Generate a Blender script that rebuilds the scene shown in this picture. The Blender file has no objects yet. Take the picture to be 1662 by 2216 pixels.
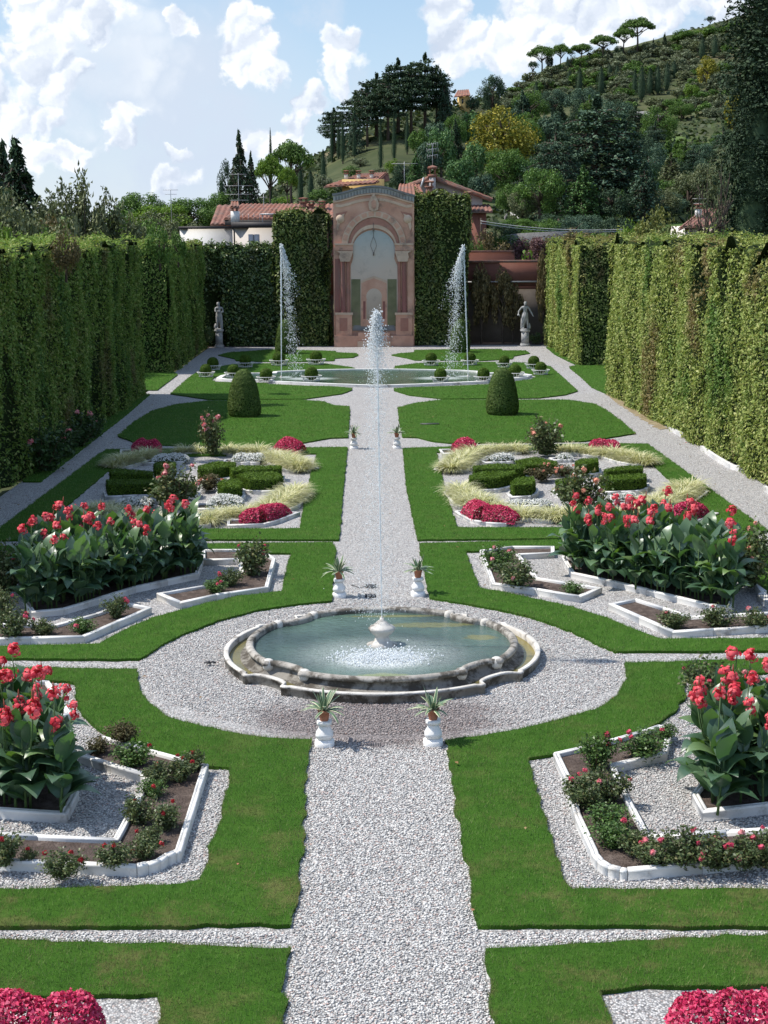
import bpy, bmesh, math, random
import numpy as np
from mathutils import Matrix, Vector
from mathutils.geometry import tessellate_polygon
PI = math.pi
rng = np.random.default_rng(7)
random.seed(7)
SC = bpy.context.scene
COL = SC.collection

# ------------------------------------------------------------------ camera
H = 6.5; FPX = 3300.0; CX, CY = 831.0, 1108.0
yaw, pitch, roll = -20.8 / FPX, math.atan(608 / FPX), math.radians(-0.4)
RC = Matrix.Rotation(yaw, 3, 'Z') @ Matrix.Rotation(PI / 2 - pitch, 3, 'X') @ Matrix.Rotation(roll, 3, 'Z')
cam_d = bpy.data.cameras.new('camera'); cam = bpy.data.objects.new('camera', cam_d); COL.objects.link(cam)
cam.matrix_world = Matrix.Translation((0, 0, H)) @ RC.to_4x4()
cam_d.sensor_fit = 'VERTICAL'; cam_d.sensor_height = 24.0; cam_d.lens = 24.0 * FPX / 2216
cam_d.clip_start = 0.1; cam_d.clip_end = 9000
SC.camera = cam
SC.render.resolution_x = 768; SC.render.resolution_y = 1024

# ------------------------------------------------------------------ sun, sky with clouds, exposure
SHX, SHY = 0.68, -0.08                     # shadow offset per metre of height
sd = Vector((SHX, SHY, -1)).normalized()
sun_d = bpy.data.lights.new('sun', 'SUN'); sun = bpy.data.objects.new('sun', sun_d); COL.objects.link(sun)
sun_d.energy = 3.9; sun_d.angle = math.radians(0.55); sun_d.color = (1.0, 0.95, 0.87)
sun.rotation_euler = sd.to_track_quat('-Z', 'Y').to_euler(); sun.location = (-20, 10, 40)
SUN_EL = math.atan2(1, math.hypot(SHX, SHY)); SUN_AZ = math.atan2(-SHX, -SHY)
SC.view_settings.view_transform = 'Standard'; SC.view_settings.look = 'None'
EXPO = 0.55; SC.view_settings.exposure = EXPO; SC.view_settings.gamma = 1.0
SC.render.film_transparent = False
try:
    SC.cycles.max_bounces = 6; SC.cycles.diffuse_bounces = 3; SC.cycles.glossy_bounces = 3
    SC.cycles.transmission_bounces = 4; SC.cycles.transparent_max_bounces = 6
    SC.cycles.use_denoising = True
except Exception:
    pass


class NT:
    """small helper to write node trees"""
    def __init__(s, tree): s.t = tree; s.n = tree.nodes; s.l = tree.links
    def node(s, typ, **kw):
        n = s.n.new(typ)
        for k, v in kw.items(): setattr(n, k, v)
        return n
    def link(s, a, b): s.l.new(a, b)
    def put(s, sock, v):
        if hasattr(v, 'is_linked'): s.l.new(v, sock)
        else: sock.default_value = v
    def math(s, op, a, b=None, clamp=False):
        n = s.node('ShaderNodeMath', operation=op, use_clamp=clamp); s.put(n.inputs[0], a)
        if b is not None: s.put(n.inputs[1], b)
        return n.outputs[0]
    def vmath(s, op, a, b=None):
        n = s.node('ShaderNodeVectorMath', operation=op); s.put(n.inputs[0], a)
        if b is not None: s.put(n.inputs[1], b)
        return n.outputs['Value'] if op in ('LENGTH', 'DISTANCE', 'DOT_PRODUCT') else n.outputs[0]
    def noise(s, vec, scale, detail=5, rough=.55, dist=0.0, col=False):
        n = s.node('ShaderNodeTexNoise'); s.put(n.inputs['Vector'], vec)
        n.inputs['Scale'].default_value = scale; n.inputs['Detail'].default_value = detail
        n.inputs['Roughness'].default_value = rough; n.inputs['Distortion'].default_value = dist
        return n.outputs['Color' if col else 'Fac']
    def smap(s, v, a, b, c=0.0, d=1.0, smooth=True):
        n = s.node('ShaderNodeMapRange', interpolation_type='SMOOTHSTEP' if smooth else 'LINEAR'); s.put(n.inputs['Value'], v)
        n.inputs['From Min'].default_value = a; n.inputs['From Max'].default_value = b
        n.inputs['To Min'].default_value = c; n.inputs['To Max'].default_value = d
        return n.outputs['Result']
    def mix(s, f, a, b, mode='MIX'):
        n = s.node('ShaderNodeMix', data_type='RGBA', blend_type=mode); s.put(n.inputs[0], f)
        s.put(n.inputs[6], a if hasattr(a, 'is_linked') else rgba(a)); s.put(n.inputs[7], b if hasattr(b, 'is_linked') else rgba(b))
        return n.outputs[2]
    def ramp(s, f, stops, mode='LINEAR'):
        n = s.node('ShaderNodeValToRGB'); s.put(n.inputs[0], f); cr = n.color_ramp; cr.interpolation = mode
        while len(cr.elements) < len(stops): cr.elements.new(.5)
        for e, (p, c) in zip(cr.elements, stops): e.position = p; e.color = rgba(c)
        return n.outputs[0]


def rgba(c): return (c[0], c[1], c[2], 1.0)


world = bpy.data.worlds.new('World'); SC.world = world; world.use_nodes = True
world.cycles.sampling_method = 'MANUAL'; world.cycles.sample_map_resolution = 256
w = NT(world.node_tree); w.n.clear()
wo = w.node('ShaderNodeOutputWorld')
sky = w.node('ShaderNodeTexSky', sky_type='NISHITA'); sky.sun_disc = False
sky.sun_elevation = SUN_EL; sky.sun_rotation = SUN_AZ; sky.altitude = 150; sky.air_density = 1.0; sky.dust_density = 0.5; sky.ozone_density = 1.6
SKY_STRENGTH = 0.15
tc = w.node('ShaderNodeTexCoord'); sep = w.node('ShaderNodeSeparateXYZ'); w.link(tc.outputs['Generated'], sep.inputs[0])
yy = w.math('MAXIMUM', sep.outputs[1], 0.02)
cmb = w.node('ShaderNodeCombineXYZ')
w.link(w.math('DIVIDE', sep.outputs[0], yy), cmb.inputs[0]); w.link(w.math('DIVIDE', sep.outputs[2], yy), cmb.inputs[1])
uv = cmb.outputs[0]                                   # tangent-plane direction towards the hill (world, not camera)
# cloud banks: direction and half-size, in the tangent plane
BL = [(140, 40, 100, 80), (110, 150, 90, 80), (155, 190, 80, 55), (45, 265, 85, 62), (110, 262, 70, 46), (185, 172, 52, 32),
      (60, 340, 100, 44), (150, 338, 70, 30), (-60, 200, 120, 160),
      (230, 50, 70, 60), (540, 72, 54, 56), (560, 140, 56, 70), (402, 72, 34, 42), (268, 292, 50, 36), (300, 255, 46, 28),
      (385, 388, 55, 36), (575, 318, 60, 36), (398, 332, 30, 14),
      (752, 132, 42, 48), (735, 182, 46, 42), (668, 222, 30, 40), (655, 280, 34, 50),
      (960, 40, 52, 66), (1000, 125, 90, 66), (1095, 135, 110, 74), (1190, 72, 115, 74), (1300, 60, 130, 85), (1400, 40, 90, 70),
      (1560, 48, 95, 40), (1680, 10, 110, 66)]
def noise2(vec, scale, detail, rough=.6, col=False):
    n = w.node('ShaderNodeTexNoise', noise_dimensions='2D'); w.put(n.inputs['Vector'], vec); n.inputs['Scale'].default_value = scale
    n.inputs['Detail'].default_value = detail; n.inputs['Roughness'].default_value = rough; return n.outputs['Color' if col else 'Fac']
wv = w.vmath('MULTIPLY', w.vmath('SUBTRACT', noise2(uv, 28, 6, .58, True), (.5, .5, .5)), (.042, .036, 0))
PW = w.vmath('ADD', uv, wv)
acc = None
for (bx, by, bw, bh) in BL:
    u0, v0 = (bx - 806) / FPX, (500 - by) / FPX
    n = w.node('ShaderNodeVectorMath', operation='MULTIPLY_ADD'); w.link(PW, n.inputs[0]); n.inputs[1].default_value = (FPX / bw, FPX / bh, 0); n.inputs[2].default_value = (-u0 * FPX / bw, -v0 * FPX / bh, 0)
    d = w.vmath('LENGTH', n.outputs[0])
    if acc is None: acc = d
    else:
        sm = w.node('ShaderNodeMath', operation='SMOOTH_MIN'); w.link(acc, sm.inputs[0]); w.link(d, sm.inputs[1]); sm.inputs[2].default_value = .15; acc = sm.outputs[0]
def billow(p, sc):
    v = w.node('ShaderNodeTexVoronoi', feature='F1', voronoi_dimensions='2D'); w.put(v.inputs['Vector'], p); v.inputs['Scale'].default_value = sc; return w.math('SUBTRACT', .5, v.outputs['Distance'])
OFF = (-.0035, .0045, 0)
b1 = billow(PW, 62); b1o = billow(w.vmath('ADD', PW, OFF), 62); b2 = billow(PW, 150); b2o = billow(w.vmath('ADD', PW, (-.0014, .0018, 0)), 150)
fA = w.math('ADD', w.math('SUBTRACT', 1.0, acc), w.math('ADD', w.math('MULTIPLY', b1, .5), w.math('MULTIPLY', b2, .10)))
dens = w.smap(fA, -.05, .34)
core = w.smap(fA, .25, 1.0)
relief = w.math('ADD', w.math('MULTIPLY', w.math('SUBTRACT', b1, b1o), 1.0), w.math('MULTIPLY', w.math('SUBTRACT', b2, b2o), .22))
soft = noise2(uv, 16, 3, .5)
shade = w.math('ADD', w.math('MULTIPLY', relief, .62), w.math('ADD', .16, w.math('MULTIPLY', soft, .82)))
ccol = w.ramp(shade, [(.28, (.44, .50, .60)), (.50, (.56, .61, .69)), (.66, (.68, .71, .745)), (.82, (.76, .77, .78))])
ccol = w.mix(w.math('MULTIPLY', core, .3), ccol, (.62, .66, .72))
# thin veil of grey-blue cloud
vn = noise2(uv, 13, 6, .62)
veil = w.smap(vn, .44, .66)
vc = w.vmath('LENGTH', w.vmath('MULTIPLY', w.vmath('SUBTRACT', uv, ((360 - 806) / FPX, (500 - 250) / FPX, 0)), (FPX / 420, FPX / 330, 0)))
veil = w.math('MAXIMUM', w.math('MULTIPLY', veil, .55), w.math('MULTIPLY', w.smap(vc, 1.0, .35), w.smap(vn, .25, .62, .5, 1.0)))
skyc = w.node('ShaderNodeVectorMath', operation='SCALE'); w.link(sky.outputs[0], skyc.inputs[0]); skyc.inputs['Scale'].default_value = SKY_STRENGTH
vz = w.node('ShaderNodeSeparateXYZ'); w.link(uv, vz.inputs[0])
blue = w.ramp(w.smap(vz.outputs[1], 0, .16, smooth=False), [(0, (.45, .52, .60)), (.5, (.34, .44, .56)), (1, (.26, .38, .52))])
blue = w.mix(.25, blue, skyc.outputs[0])
base = w.mix(veil, blue, (.46, .53, .63))
pf = w.node('ShaderNodeVectorMath', operation='MULTIPLY_ADD'); w.link(PW, pf.inputs[0]); pf.inputs[1].default_value = (FPX / 230, FPX / 190, 0); pf.inputs[2].default_value = (-(210 - 806) / 230, -(500 - 120) / 190, 0)
base = w.mix(w.math('MULTIPLY', w.smap(w.math('SUBTRACT', w.vmath('LENGTH', pf.outputs[0]), w.math('MULTIPLY', b1, .6)), 1.1, .2), w.smap(soft, .25, .7, .25, .85)), base, (.63, .67, .72))
front = w.smap(sep.outputs[1], .1, .3)
gen = w.smap(w.noise(tc.outputs['Generated'], 3.0, 3, .6), .52, .66)
back = w.mix(w.math('MULTIPLY', gen, .8), skyc.outputs[0], (.70, .73, .78))
fr = w.mix(dens, base, ccol)
allc = w.mix(front, back, fr)
bg = w.node('ShaderNodeBackground'); w.link(allc, bg.inputs[0]); bg.inputs[1].default_value = 1.0
w.link(bg.outputs[0], wo.inputs[0])

# ------------------------------------------------------------------ measuring: a sight line of the photograph meets the ground, a height or a wall plane
def ray(px, py): return RC @ Vector(((px - CX) / FPX, -(py - CY) / FPX, -1))
def G(px, py, z=0.0):
    d = ray(px, py); t = (z - H) / d.z; return (d.x * t, d.y * t)
def PL(px, py, Y):
    d = ray(px, py); t = Y / d.y; return (d.x * t, H + d.z * t)
def GG(pts, z=0.0): return [p[1:] if p[0] == 'w' else G(p[0], p[1], z) for p in pts]

# ------------------------------------------------------------------ objects
def tag(o, label=None, cat=None, group=None, kind=None):
    if label: o['label'] = label
    if cat: o['category'] = cat
    if group: o['group'] = group
    if kind: o['kind'] = kind
    return o
def empty(name, loc=(0, 0, 0), rz=0.0, label=None, cat=None, group=None):
    o = bpy.data.objects.new(name, None); COL.objects.link(o); o.location = loc; o.rotation_euler = (0, 0, rz); o.empty_display_size = .1
    return tag(o, label, cat, group)
def link(name, me, parent=None, loc=None):
    o = bpy.data.objects.new(name, me); COL.objects.link(o)
    if parent is not None: o.parent = parent
    if loc is not None: o.location = loc
    return o
KIDS = {}
def dup(root, loc, rz=0.0, sc=1.0, label=None, group=None):
    """copy of a thing, its parts and sub-parts"""
    r = root.copy(); COL.objects.link(r); r.location = loc; r.rotation_euler = (0, 0, rz)
    r.scale = (sc, sc, sc) if isinstance(sc, (int, float)) else sc
    if label: r['label'] = label
    if group: r['group'] = group
    for ch in [c for c in bpy.data.objects if c.parent == root] if root.name not in KIDS else KIDS[root.name]:
        c = ch.copy(); COL.objects.link(c); c.parent = r
        for sub in KIDS.get(ch.name, []):
            s2 = sub.copy(); COL.objects.link(s2); s2.parent = c
    return r
def know(root):
    KIDS[root.name] = [c for c in bpy.data.objects if c.parent == root]
    for c in KIDS[root.name]: KIDS[c.name] = [d for d in bpy.data.objects if d.parent == c]
    return root
def scale_root(o, s): o.scale = (s, s, s) if isinstance(s, (int, float)) else s; return o


class MB:
    def __init__(s): s.V = []; s.F = {}; s.n = 0
    def add(s, V, F):
        V = np.asarray(V, float).reshape(-1, 3)
        for f in (F if isinstance(F, list) and len(F) and isinstance(F[0], np.ndarray) else [np.asarray(F)]):
            if len(f): s.F.setdefault(f.shape[1], []).append(f + s.n)
        s.V.append(V); s.n += len(V); return s
    def box(s, x0, x1, y0, y1, z0, z1):
        V = [(x, y, z) for z in (z0, z1) for x, y in ((x0, y0), (x1, y0), (x1, y1), (x0, y1))]
        return s.add(V, np.array([(0, 3, 2, 1), (4, 5, 6, 7), (0, 1, 5, 4), (1, 2, 6, 5), (2, 3, 7, 6), (3, 0, 4, 7)]))
    def tube(s, path, rad, n=8, cap=True):
        path = np.asarray(path, float); m = len(path); rad = np.broadcast_to(np.asarray(rad, float), (m,))
        tang = np.gradient(path, axis=0); tang /= np.linalg.norm(tang, axis=1)[:, None] + 1e-9
        ref = np.array([0, 0, 1.0]) if abs(tang[:, 2]).mean() < .8 else np.array([1.0, 0, 0])
        a = np.cross(tang, ref); a /= np.linalg.norm(a, axis=1)[:, None] + 1e-9; b = np.cross(tang, a)
        th = np.arange(n) * 2 * PI / n
        V = path[:, None, :] + rad[:, None, None] * (np.cos(th)[None, :, None] * a[:, None, :] + np.sin(th)[None, :, None] * b[:, None, :])
        i = np.arange(m - 1)[:, None] * n; j = np.arange(n)[None, :]; k = (j + 1) % n
        q = np.stack([i + j, i + k, i + n + k, i + n + j], -1).reshape(-1, 4)
        s.add(V.reshape(-1, 3), q)
        if cap and n <= 12:
            o = s.n - m * n
            s.F.setdefault(n, []).append(np.array([list(range(o + n - 1, o - 1, -1)), list(range(o + (m - 1) * n, o + m * n))]))
        return s
    def lathe(s, prof, n=16, cx=0, cy=0, rot=0.0):
        prof = np.asarray(prof, float); th = np.arange(n) * 2 * PI / n + rot
        V = np.stack([cx + prof[:, None, 0] * np.cos(th), cy + prof[:, None, 0] * np.sin(th), np.broadcast_to(prof[:, None, 1], (len(prof), n))], -1)
        m = len(prof); i = np.arange(m - 1)[:, None] * n; j = np.arange(n)[None, :]; k = (j + 1) % n
        return s.add(V.reshape(-1, 3), np.stack([i + j, i + k, i + n + k, i + n + j], -1).reshape(-1, 4))
    def prism(s, outer, z0, z1, holes=(), sides=True, bottom=False):
        loops = [list(outer)] + [list(h) for h in holes]
        tri = np.array(tessellate_polygon([[Vector((p[0], p[1], 0)) for p in lp] for lp in loops]))
        P = np.array([p for lp in loops for p in lp], float); n = len(P)
        a = P[tri[:, 1]] - P[tri[:, 0]]; b = P[tri[:, 2]] - P[tri[:, 0]]
        fl = (a[:, 0] * b[:, 1] - a[:, 1] * b[:, 0]) < 0; tri[fl] = tri[fl][:, ::-1]
        top = np.c_[P, np.full(n, z1)]; bot = np.c_[P, np.full(n, z0)]
        s.add(top, tri)
        if bottom: s.add(bot, tri[:, ::-1])
        if sides:
            o = 0
            for lp in loops:
                m = len(lp); i = np.arange(m); k = (i + 1) % m
                s.add(np.r_[bot[o:o + m], top[o:o + m]], np.stack([i, k, m + k, m + i], -1)); o += m
        return s
    def slab(s, pts, Y0, Y1, holes=()):
        """outline in X,Z given thickness from Y0 (front) to Y1"""
        t = MB().prism(pts, 0, Y1 - Y0, holes, True, True)
        V = np.concatenate(t.V); V = np.c_[V[:, 0], Y1 - V[:, 2], V[:, 1]]
        return s.add(V, [f for k in t.F for f in t.F[k]])
    def quads(s, V4): V4 = np.asarray(V4).reshape(-1, 4, 3); return s.add(V4.reshape(-1, 3), np.arange(len(V4) * 4).reshape(-1, 4))
    def tris(s, V3): V3 = np.asarray(V3).reshape(-1, 3, 3); return s.add(V3.reshape(-1, 3), np.arange(len(V3) * 3).reshape(-1, 3))
    def mesh(s, name, mat, smooth=False):
        me = bpy.data.meshes.new(name); V = np.concatenate(s.V) if s.V else np.zeros((0, 3))
        fs = [(k, np.concatenate(v)) for k, v in sorted(s.F.items())]
        nl = sum(k * len(f) for k, f in fs); npoly = sum(len(f) for _, f in fs)
        me.vertices.add(len(V)); me.vertices.foreach_set('co', V.astype(np.float32).ravel())
        me.loops.add(nl); me.loops.foreach_set('vertex_index', np.concatenate([f.ravel() for _, f in fs]).astype(np.int32))
        st = np.concatenate([np.full(len(f), k) for k, f in fs]); me.polygons.add(npoly)
        me.polygons.foreach_set('loop_start', np.r_[0, np.cumsum(st)[:-1]].astype(np.int32))
        if smooth: me.polygons.foreach_set('use_smooth', np.ones(npoly, bool))
        for m in (mat if isinstance(mat, (list, tuple)) else [mat]): me.materials.append(m)
        me.update(calc_edges=True); me.validate(); return me
    def build(s, name, mat, parent=None, loc=None, smooth=False): return link(name, s.mesh(name, mat, smooth), parent, loc)


def grid_faces(nu, nv, wrap=False):
    i = np.arange(nu - 1)[:, None] * nv; j = np.arange(nv if wrap else nv - 1)[None, :]; k = (j + 1) % nv if wrap else j + 1
    return np.stack([i + j, i + k, i + nv + k, i + nv + j], -1).reshape(-1, 4)
_SW = {}
def nz(P, scale, seed=0, octv=3):
    """smooth value noise by summed sines, about -1..1"""
    P = np.asarray(P, float) * scale; out = 0; amp = 1; tot = 0
    for o in range(octv):
        key = (seed, o)
        if key not in _SW:
            r = np.random.default_rng(seed * 31 + o); d = r.normal(size=(7, 3)); d /= np.linalg.norm(d, axis=1)[:, None]
            _SW[key] = (d * r.uniform(.7, 1.5, (7, 1)) * 6.28, r.uniform(0, 6.28, 7))
        k, ph = _SW[key]
        out = out + amp * np.sin(P @ k.T * (2 ** o) + ph).mean(-1) * 1.9; tot += amp; amp *= .5
    return out / tot
def unit(v): return v / (np.linalg.norm(v, axis=-1, keepdims=True) + 1e-9)
def cards(P, N, size, asp=.45, jit=.9, r=rng, up=None, fold=.18):
    """diamond leaf faces at P, facing about N"""
    P = np.asarray(P, float); n = len(P); N = unit(np.asarray(N, float) + r.normal(0, jit, (n, 3)) * .6)
    t = r.normal(size=(n, 3))
    if up is not None: t = t * .55 + np.asarray(up)
    t = unit(t - N * (t * N).sum(1, keepdims=True)); b = np.cross(N, t)
    L = np.broadcast_to(np.asarray(size, float), (n,)) * r.uniform(.65, 1.3, n); L = L[:, None]
    W = L * asp
    return np.stack([P - t * L * .5, P + b * W * .5 - t * L * .08 + N * L * fold, P + t * L * .5, P - b * W * .5 - t * L * .08 + N * L * fold], 1)
def octs(P, size, stretch=None, r=rng):
    """tiny eight-sided pebbles or drops"""
    P = np.asarray(P, float); n = len(P); base = np.array([(1, 0, 0), (-1, 0, 0), (0, 1, 0), (0, -1, 0), (0, 0, 1), (0, 0, -1)], float)
    s = np.broadcast_to(np.asarray(size, float), (n,))[:, None, None]
    st = np.ones((n, 1, 3)) if stretch is None else np.asarray(stretch, float).reshape(-1, 1, 3)
    V = P[:, None, :] + base[None] * s * st * r.uniform(.7, 1.3, (n, 6, 1))
    f = np.array([(0, 2, 4), (2, 1, 4), (1, 3, 4), (3, 0, 4), (2, 0, 5), (1, 2, 5), (3, 1, 5), (0, 3, 5)])
    return V.reshape(-1, 3), (np.arange(n)[:, None, None] * 6 + f[None]).reshape(-1, 3)
def poly_area_samples(outer, holes, n, r=rng):
    loops = [list(outer)] + [list(h) for h in holes]
    tri = np.array(tessellate_polygon([[Vector((p[0], p[1], 0)) for p in lp] for lp in loops])); P = np.array([p for lp in loops for p in lp], float)
    a, b, c = P[tri[:, 0]], P[tri[:, 1]], P[tri[:, 2]]
    ar = np.abs((b - a)[:, 0] * (c - a)[:, 1] - (b - a)[:, 1] * (c - a)[:, 0]) * .5
    k = r.choice(len(tri), int(n if n > 1 else 1), p=ar / ar.sum()); u = r.random((len(k), 1)); v = r.random((len(k), 1)); m = (u + v > 1)
    u = np.where(m, 1 - u, u); v = np.where(m, 1 - v, v)
    return a[k] + u * (b[k] - a[k]) + v * (c[k] - a[k]), ar.sum()
def resample(pts, step, closed=True):
    P = [np.array(p, float) for p in pts]; out = []
    m = len(P)
    for i in range(m if closed else m - 1):
        a, b = P[i], P[(i + 1) % m]; k = max(1, int(np.linalg.norm(b - a) / step))
        out += [a + (b - a) * j / k for j in range(k)]
    if not closed: out.append(P[-1])
    return np.array(out)
def smooth_closed(pts, n=6):
    """Catmull-Rom through a closed ring of points"""
    P = np.array(pts, float); out = []; m = len(P)
    for i in range(m):
        p0, p1, p2, p3 = P[i - 1], P[i], P[(i + 1) % m], P[(i + 2) % m]
        for t in np.arange(n) / n:
            out.append(.5 * (2 * p1 + (p2 - p0) * t + (2 * p0 - 5 * p1 + 4 * p2 - p3) * t * t + (3 * p1 - p0 - 3 * p2 + p3) * t ** 3))
    return [tuple(p) for p in out]

# ------------------------------------------------------------------ materials
def new_mat(name):
    m = bpy.data.materials.new(name); m.use_nodes = True; t = NT(m.node_tree); t.n.clear()
    o = t.node('ShaderNodeOutputMaterial'); return m, t, o
def principled(t, o, col, rough=.7, spec=.3, normal=None, trans=0.0):
    b = t.node('ShaderNodeBsdfPrincipled'); t.put(b.inputs['Base Color'], col if hasattr(col, 'is_linked') else rgba(col)); t.put(b.inputs['Roughness'], rough)
    b.inputs['Specular IOR Level'].default_value = spec
    if trans: b.inputs['Transmission Weight'].default_value = trans
    if normal is not None: t.link(normal, b.inputs['Normal'])
    t.link(b.outputs[0], o.inputs[0]); return b
def bump(t, h, strength=.4, dist=.01):
    n = t.node('ShaderNodeBump'); n.inputs['Strength'].default_value = strength; n.inputs['Distance'].default_value = dist; t.link(h, n.inputs['Height']); return n.outputs[0]
def obj_co(t): return t.node('ShaderNodeTexCoord').outputs['Object']
def geo_pos(t): return t.node('ShaderNodeNewGeometry').outputs['Position']
def stonemat(name, stops, scale=3, rough=.8, spec=.25, bs=.4, bd=.01, detail=8, fine=40, world=False, stretch=None, grime=None):
    m, t, o = new_mat(name); v = geo_pos(t) if world else obj_co(t)
    if stretch: v = t.vmath('MULTIPLY', v, stretch)
    c = t.ramp(t.noise(v, scale, detail, .6), stops)
    fn = t.noise(v, fine, 4, .6)
    c = t.mix(t.smap(fn, .3, .75, 0, .35), c, stops[0][1])
    if grime:
        c = t.mix(t.smap(t.noise(v, grime[1], 7, .7), grime[2], grime[3]), c, grime[0])
    principled(t, o, c, rough, spec, bump(t, fn, bs, bd)); return m
def leafmat(name, stops, trans=.3, rough=.55, spec=.2, patch=None, pscale=.6, pst=(1, 1, .4), tint=.25):
    """leaves: colour per leaf, broad patches, a little light coming through"""
    m, t, o = new_mat(name)
    geo = t.node('ShaderNodeNewGeometry'); inf = t.node('ShaderNodeObjectInfo')
    c = t.ramp(geo.outputs['Random Per Island'], stops)
    if patch:
        v = t.vmath('MULTIPLY', geo.outputs['Position'], pst)
        nn = t.noise(v, pscale, 5, .6)
        for (a, b_, col, amt) in patch: c = t.mix(t.smap(nn, a, b_, 0, amt), c, col)
    c = t.mix(t.math('MULTIPLY', inf.outputs['Random'], tint), c, t.mix(.5, c, (.02, .03, .012)))
    p = t.node('ShaderNodeBsdfPrincipled'); t.link(c, p.inputs['Base Color']); p.inputs['Roughness'].default_value = rough; p.inputs['Specular IOR Level'].default_value = spec
    tr = t.node('ShaderNodeBsdfTranslucent'); t.link(t.mix(.5, c, t.mix(1.0, c, (1.0, 1.0, .4), 'MULTIPLY')), tr.inputs[0])
    mx = t.node('ShaderNodeMixShader'); mx.inputs[0].default_value = trans; t.link(p.outputs[0], mx.inputs[1]); t.link(tr.outputs[0], mx.inputs[2]); t.link(mx.outputs[0], o.inputs[0])
    return m
def plain(name, col, rough=.6, spec=.3):
    m, t, o = new_mat(name); principled(t, o, col, rough, spec); return m

M = {}
# gravel: white, grey and a few pink chips
def make_gravel():
    m, t, o = new_mat('gravel'); P = geo_pos(t)
    wob = t.vmath('MULTIPLY', t.vmath('SUBTRACT', t.noise(P, 60, 3, .5, col=True), (.5, .5, .5)), (.02, .02, .02))
    Pw = t.vmath('ADD', P, wob)
    v = t.node('ShaderNodeTexVoronoi', feature='F1'); t.link(Pw, v.inputs['Vector']); v.inputs['Scale'].default_value = 42
    sp = t.node('ShaderNodeSeparateColor'); t.link(v.outputs['Color'], sp.inputs[0])
    c = t.ramp(sp.outputs[0], [(0, (.17, .17, .18)), (.14, (.40, .40, .41)), (.45, (.58, .575, .57)), (.8, (.74, .735, .73)), (.9, (.50, .44, .42)), (.96, (.42, .31, .28)), (1, (.72, .71, .70))])
    gap = t.smap(v.outputs['Distance'], .35, .75)
    c = t.mix(t.math('MULTIPLY', gap, .8), c, (.09, .088, .09))
    big = t.noise(P, .7, 6, .65)
    c = t.mix(t.smap(big, .4, .75, 0, .4), c, (.40, .39, .385))
    c = t.mix(t.smap(t.noise(P, 11, 4, .75), .42, .66, 0, .42), c, (.27, .265, .27))
    # ground wetted by the fountain's drift
    dd = t.vmath('LENGTH', t.vmath('MULTIPLY', t.vmath('SUBTRACT', P, (.05, 19.75, 0)), (.52, .8, 0)))
    dd = t.math('ADD', dd, t.math('MULTIPLY', t.math('SUBTRACT', t.noise(P, 1.6, 6, .7), .5), .9))
    wet = t.smap(dd, .6, 1.15, .85, 0)
    c = t.mix(wet, c, t.mix(1.0, c, (.50, .44, .44), 'MULTIPLY'))
    h = t.math('ADD', t.math('MULTIPLY', v.outputs['Distance'], -1.0), t.math('MULTIPLY', sp.outputs[1], .5))
    c = t.mix(1.0, c, (1.0, .985, .96), 'MULTIPLY')
    principled(t, o, c, .75, .25, bump(t, h, 1.0, .014)); return m
M['gravel'] = make_gravel()
def make_stones():
    m, t, o = new_mat('stone_chips'); g_ = t.node('ShaderNodeNewGeometry')
    c = t.ramp(g_.outputs['Random Per Island'], [(0, (.14, .14, .145)), (.2, (.35, .347, .345)), (.55, (.53, .522, .51)), (.88, (.70, .69, .67)), (.93, (.50, .42, .39)), (1, (.42, .30, .27))])
    P = g_.outputs['Position']
    dd = t.vmath('LENGTH', t.vmath('MULTIPLY', t.vmath('SUBTRACT', P, (.05, 19.75, 0)), (.52, .8, 0)))
    dd = t.math('ADD', dd, t.math('MULTIPLY', t.math('SUBTRACT', t.noise(P, 1.6, 6, .7), .5), .9))
    wet = t.smap(dd, .6, 1.15, .85, 0)
    c = t.mix(wet, c, t.mix(1.0, c, (.50, .44, .44), 'MULTIPLY'))
    c = t.mix(1.0, c, (1.0, .985, .96), 'MULTIPLY')
    principled(t, o, c, .7, .3); return m
M['stones'] = make_stones()
def make_turf():
    m, t, o = new_mat('turf'); P = geo_pos(t)
    n = t.noise(P, 3.5, 8, .7); fn = t.noise(P, 90, 4, .7)
    c = t.ramp(n, [(.25, (.036, .095, .009)), (.5, (.055, .14, .014)), (.75, (.085, .175, .024))])
    c = t.mix(t.smap(fn, .35, .7, 0, .6), c, (.012, .045, .006))
    sepY = t.node('ShaderNodeSeparateXYZ'); t.link(P, sepY.inputs[0])
    near = t.smap(sepY.outputs[1], 13, 20, 1.0, .22)
    dry = t.math('MULTIPLY', t.smap(t.noise(P, 1.3, 7, .7), .5, .68), near)
    c = t.mix(t.math('MULTIPLY', dry, .6), c, (.17, .15, .06))
    principled(t, o, c, .9, .1, bump(t, fn, .8, .03)); return m
M['turf'] = make_turf()
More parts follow.
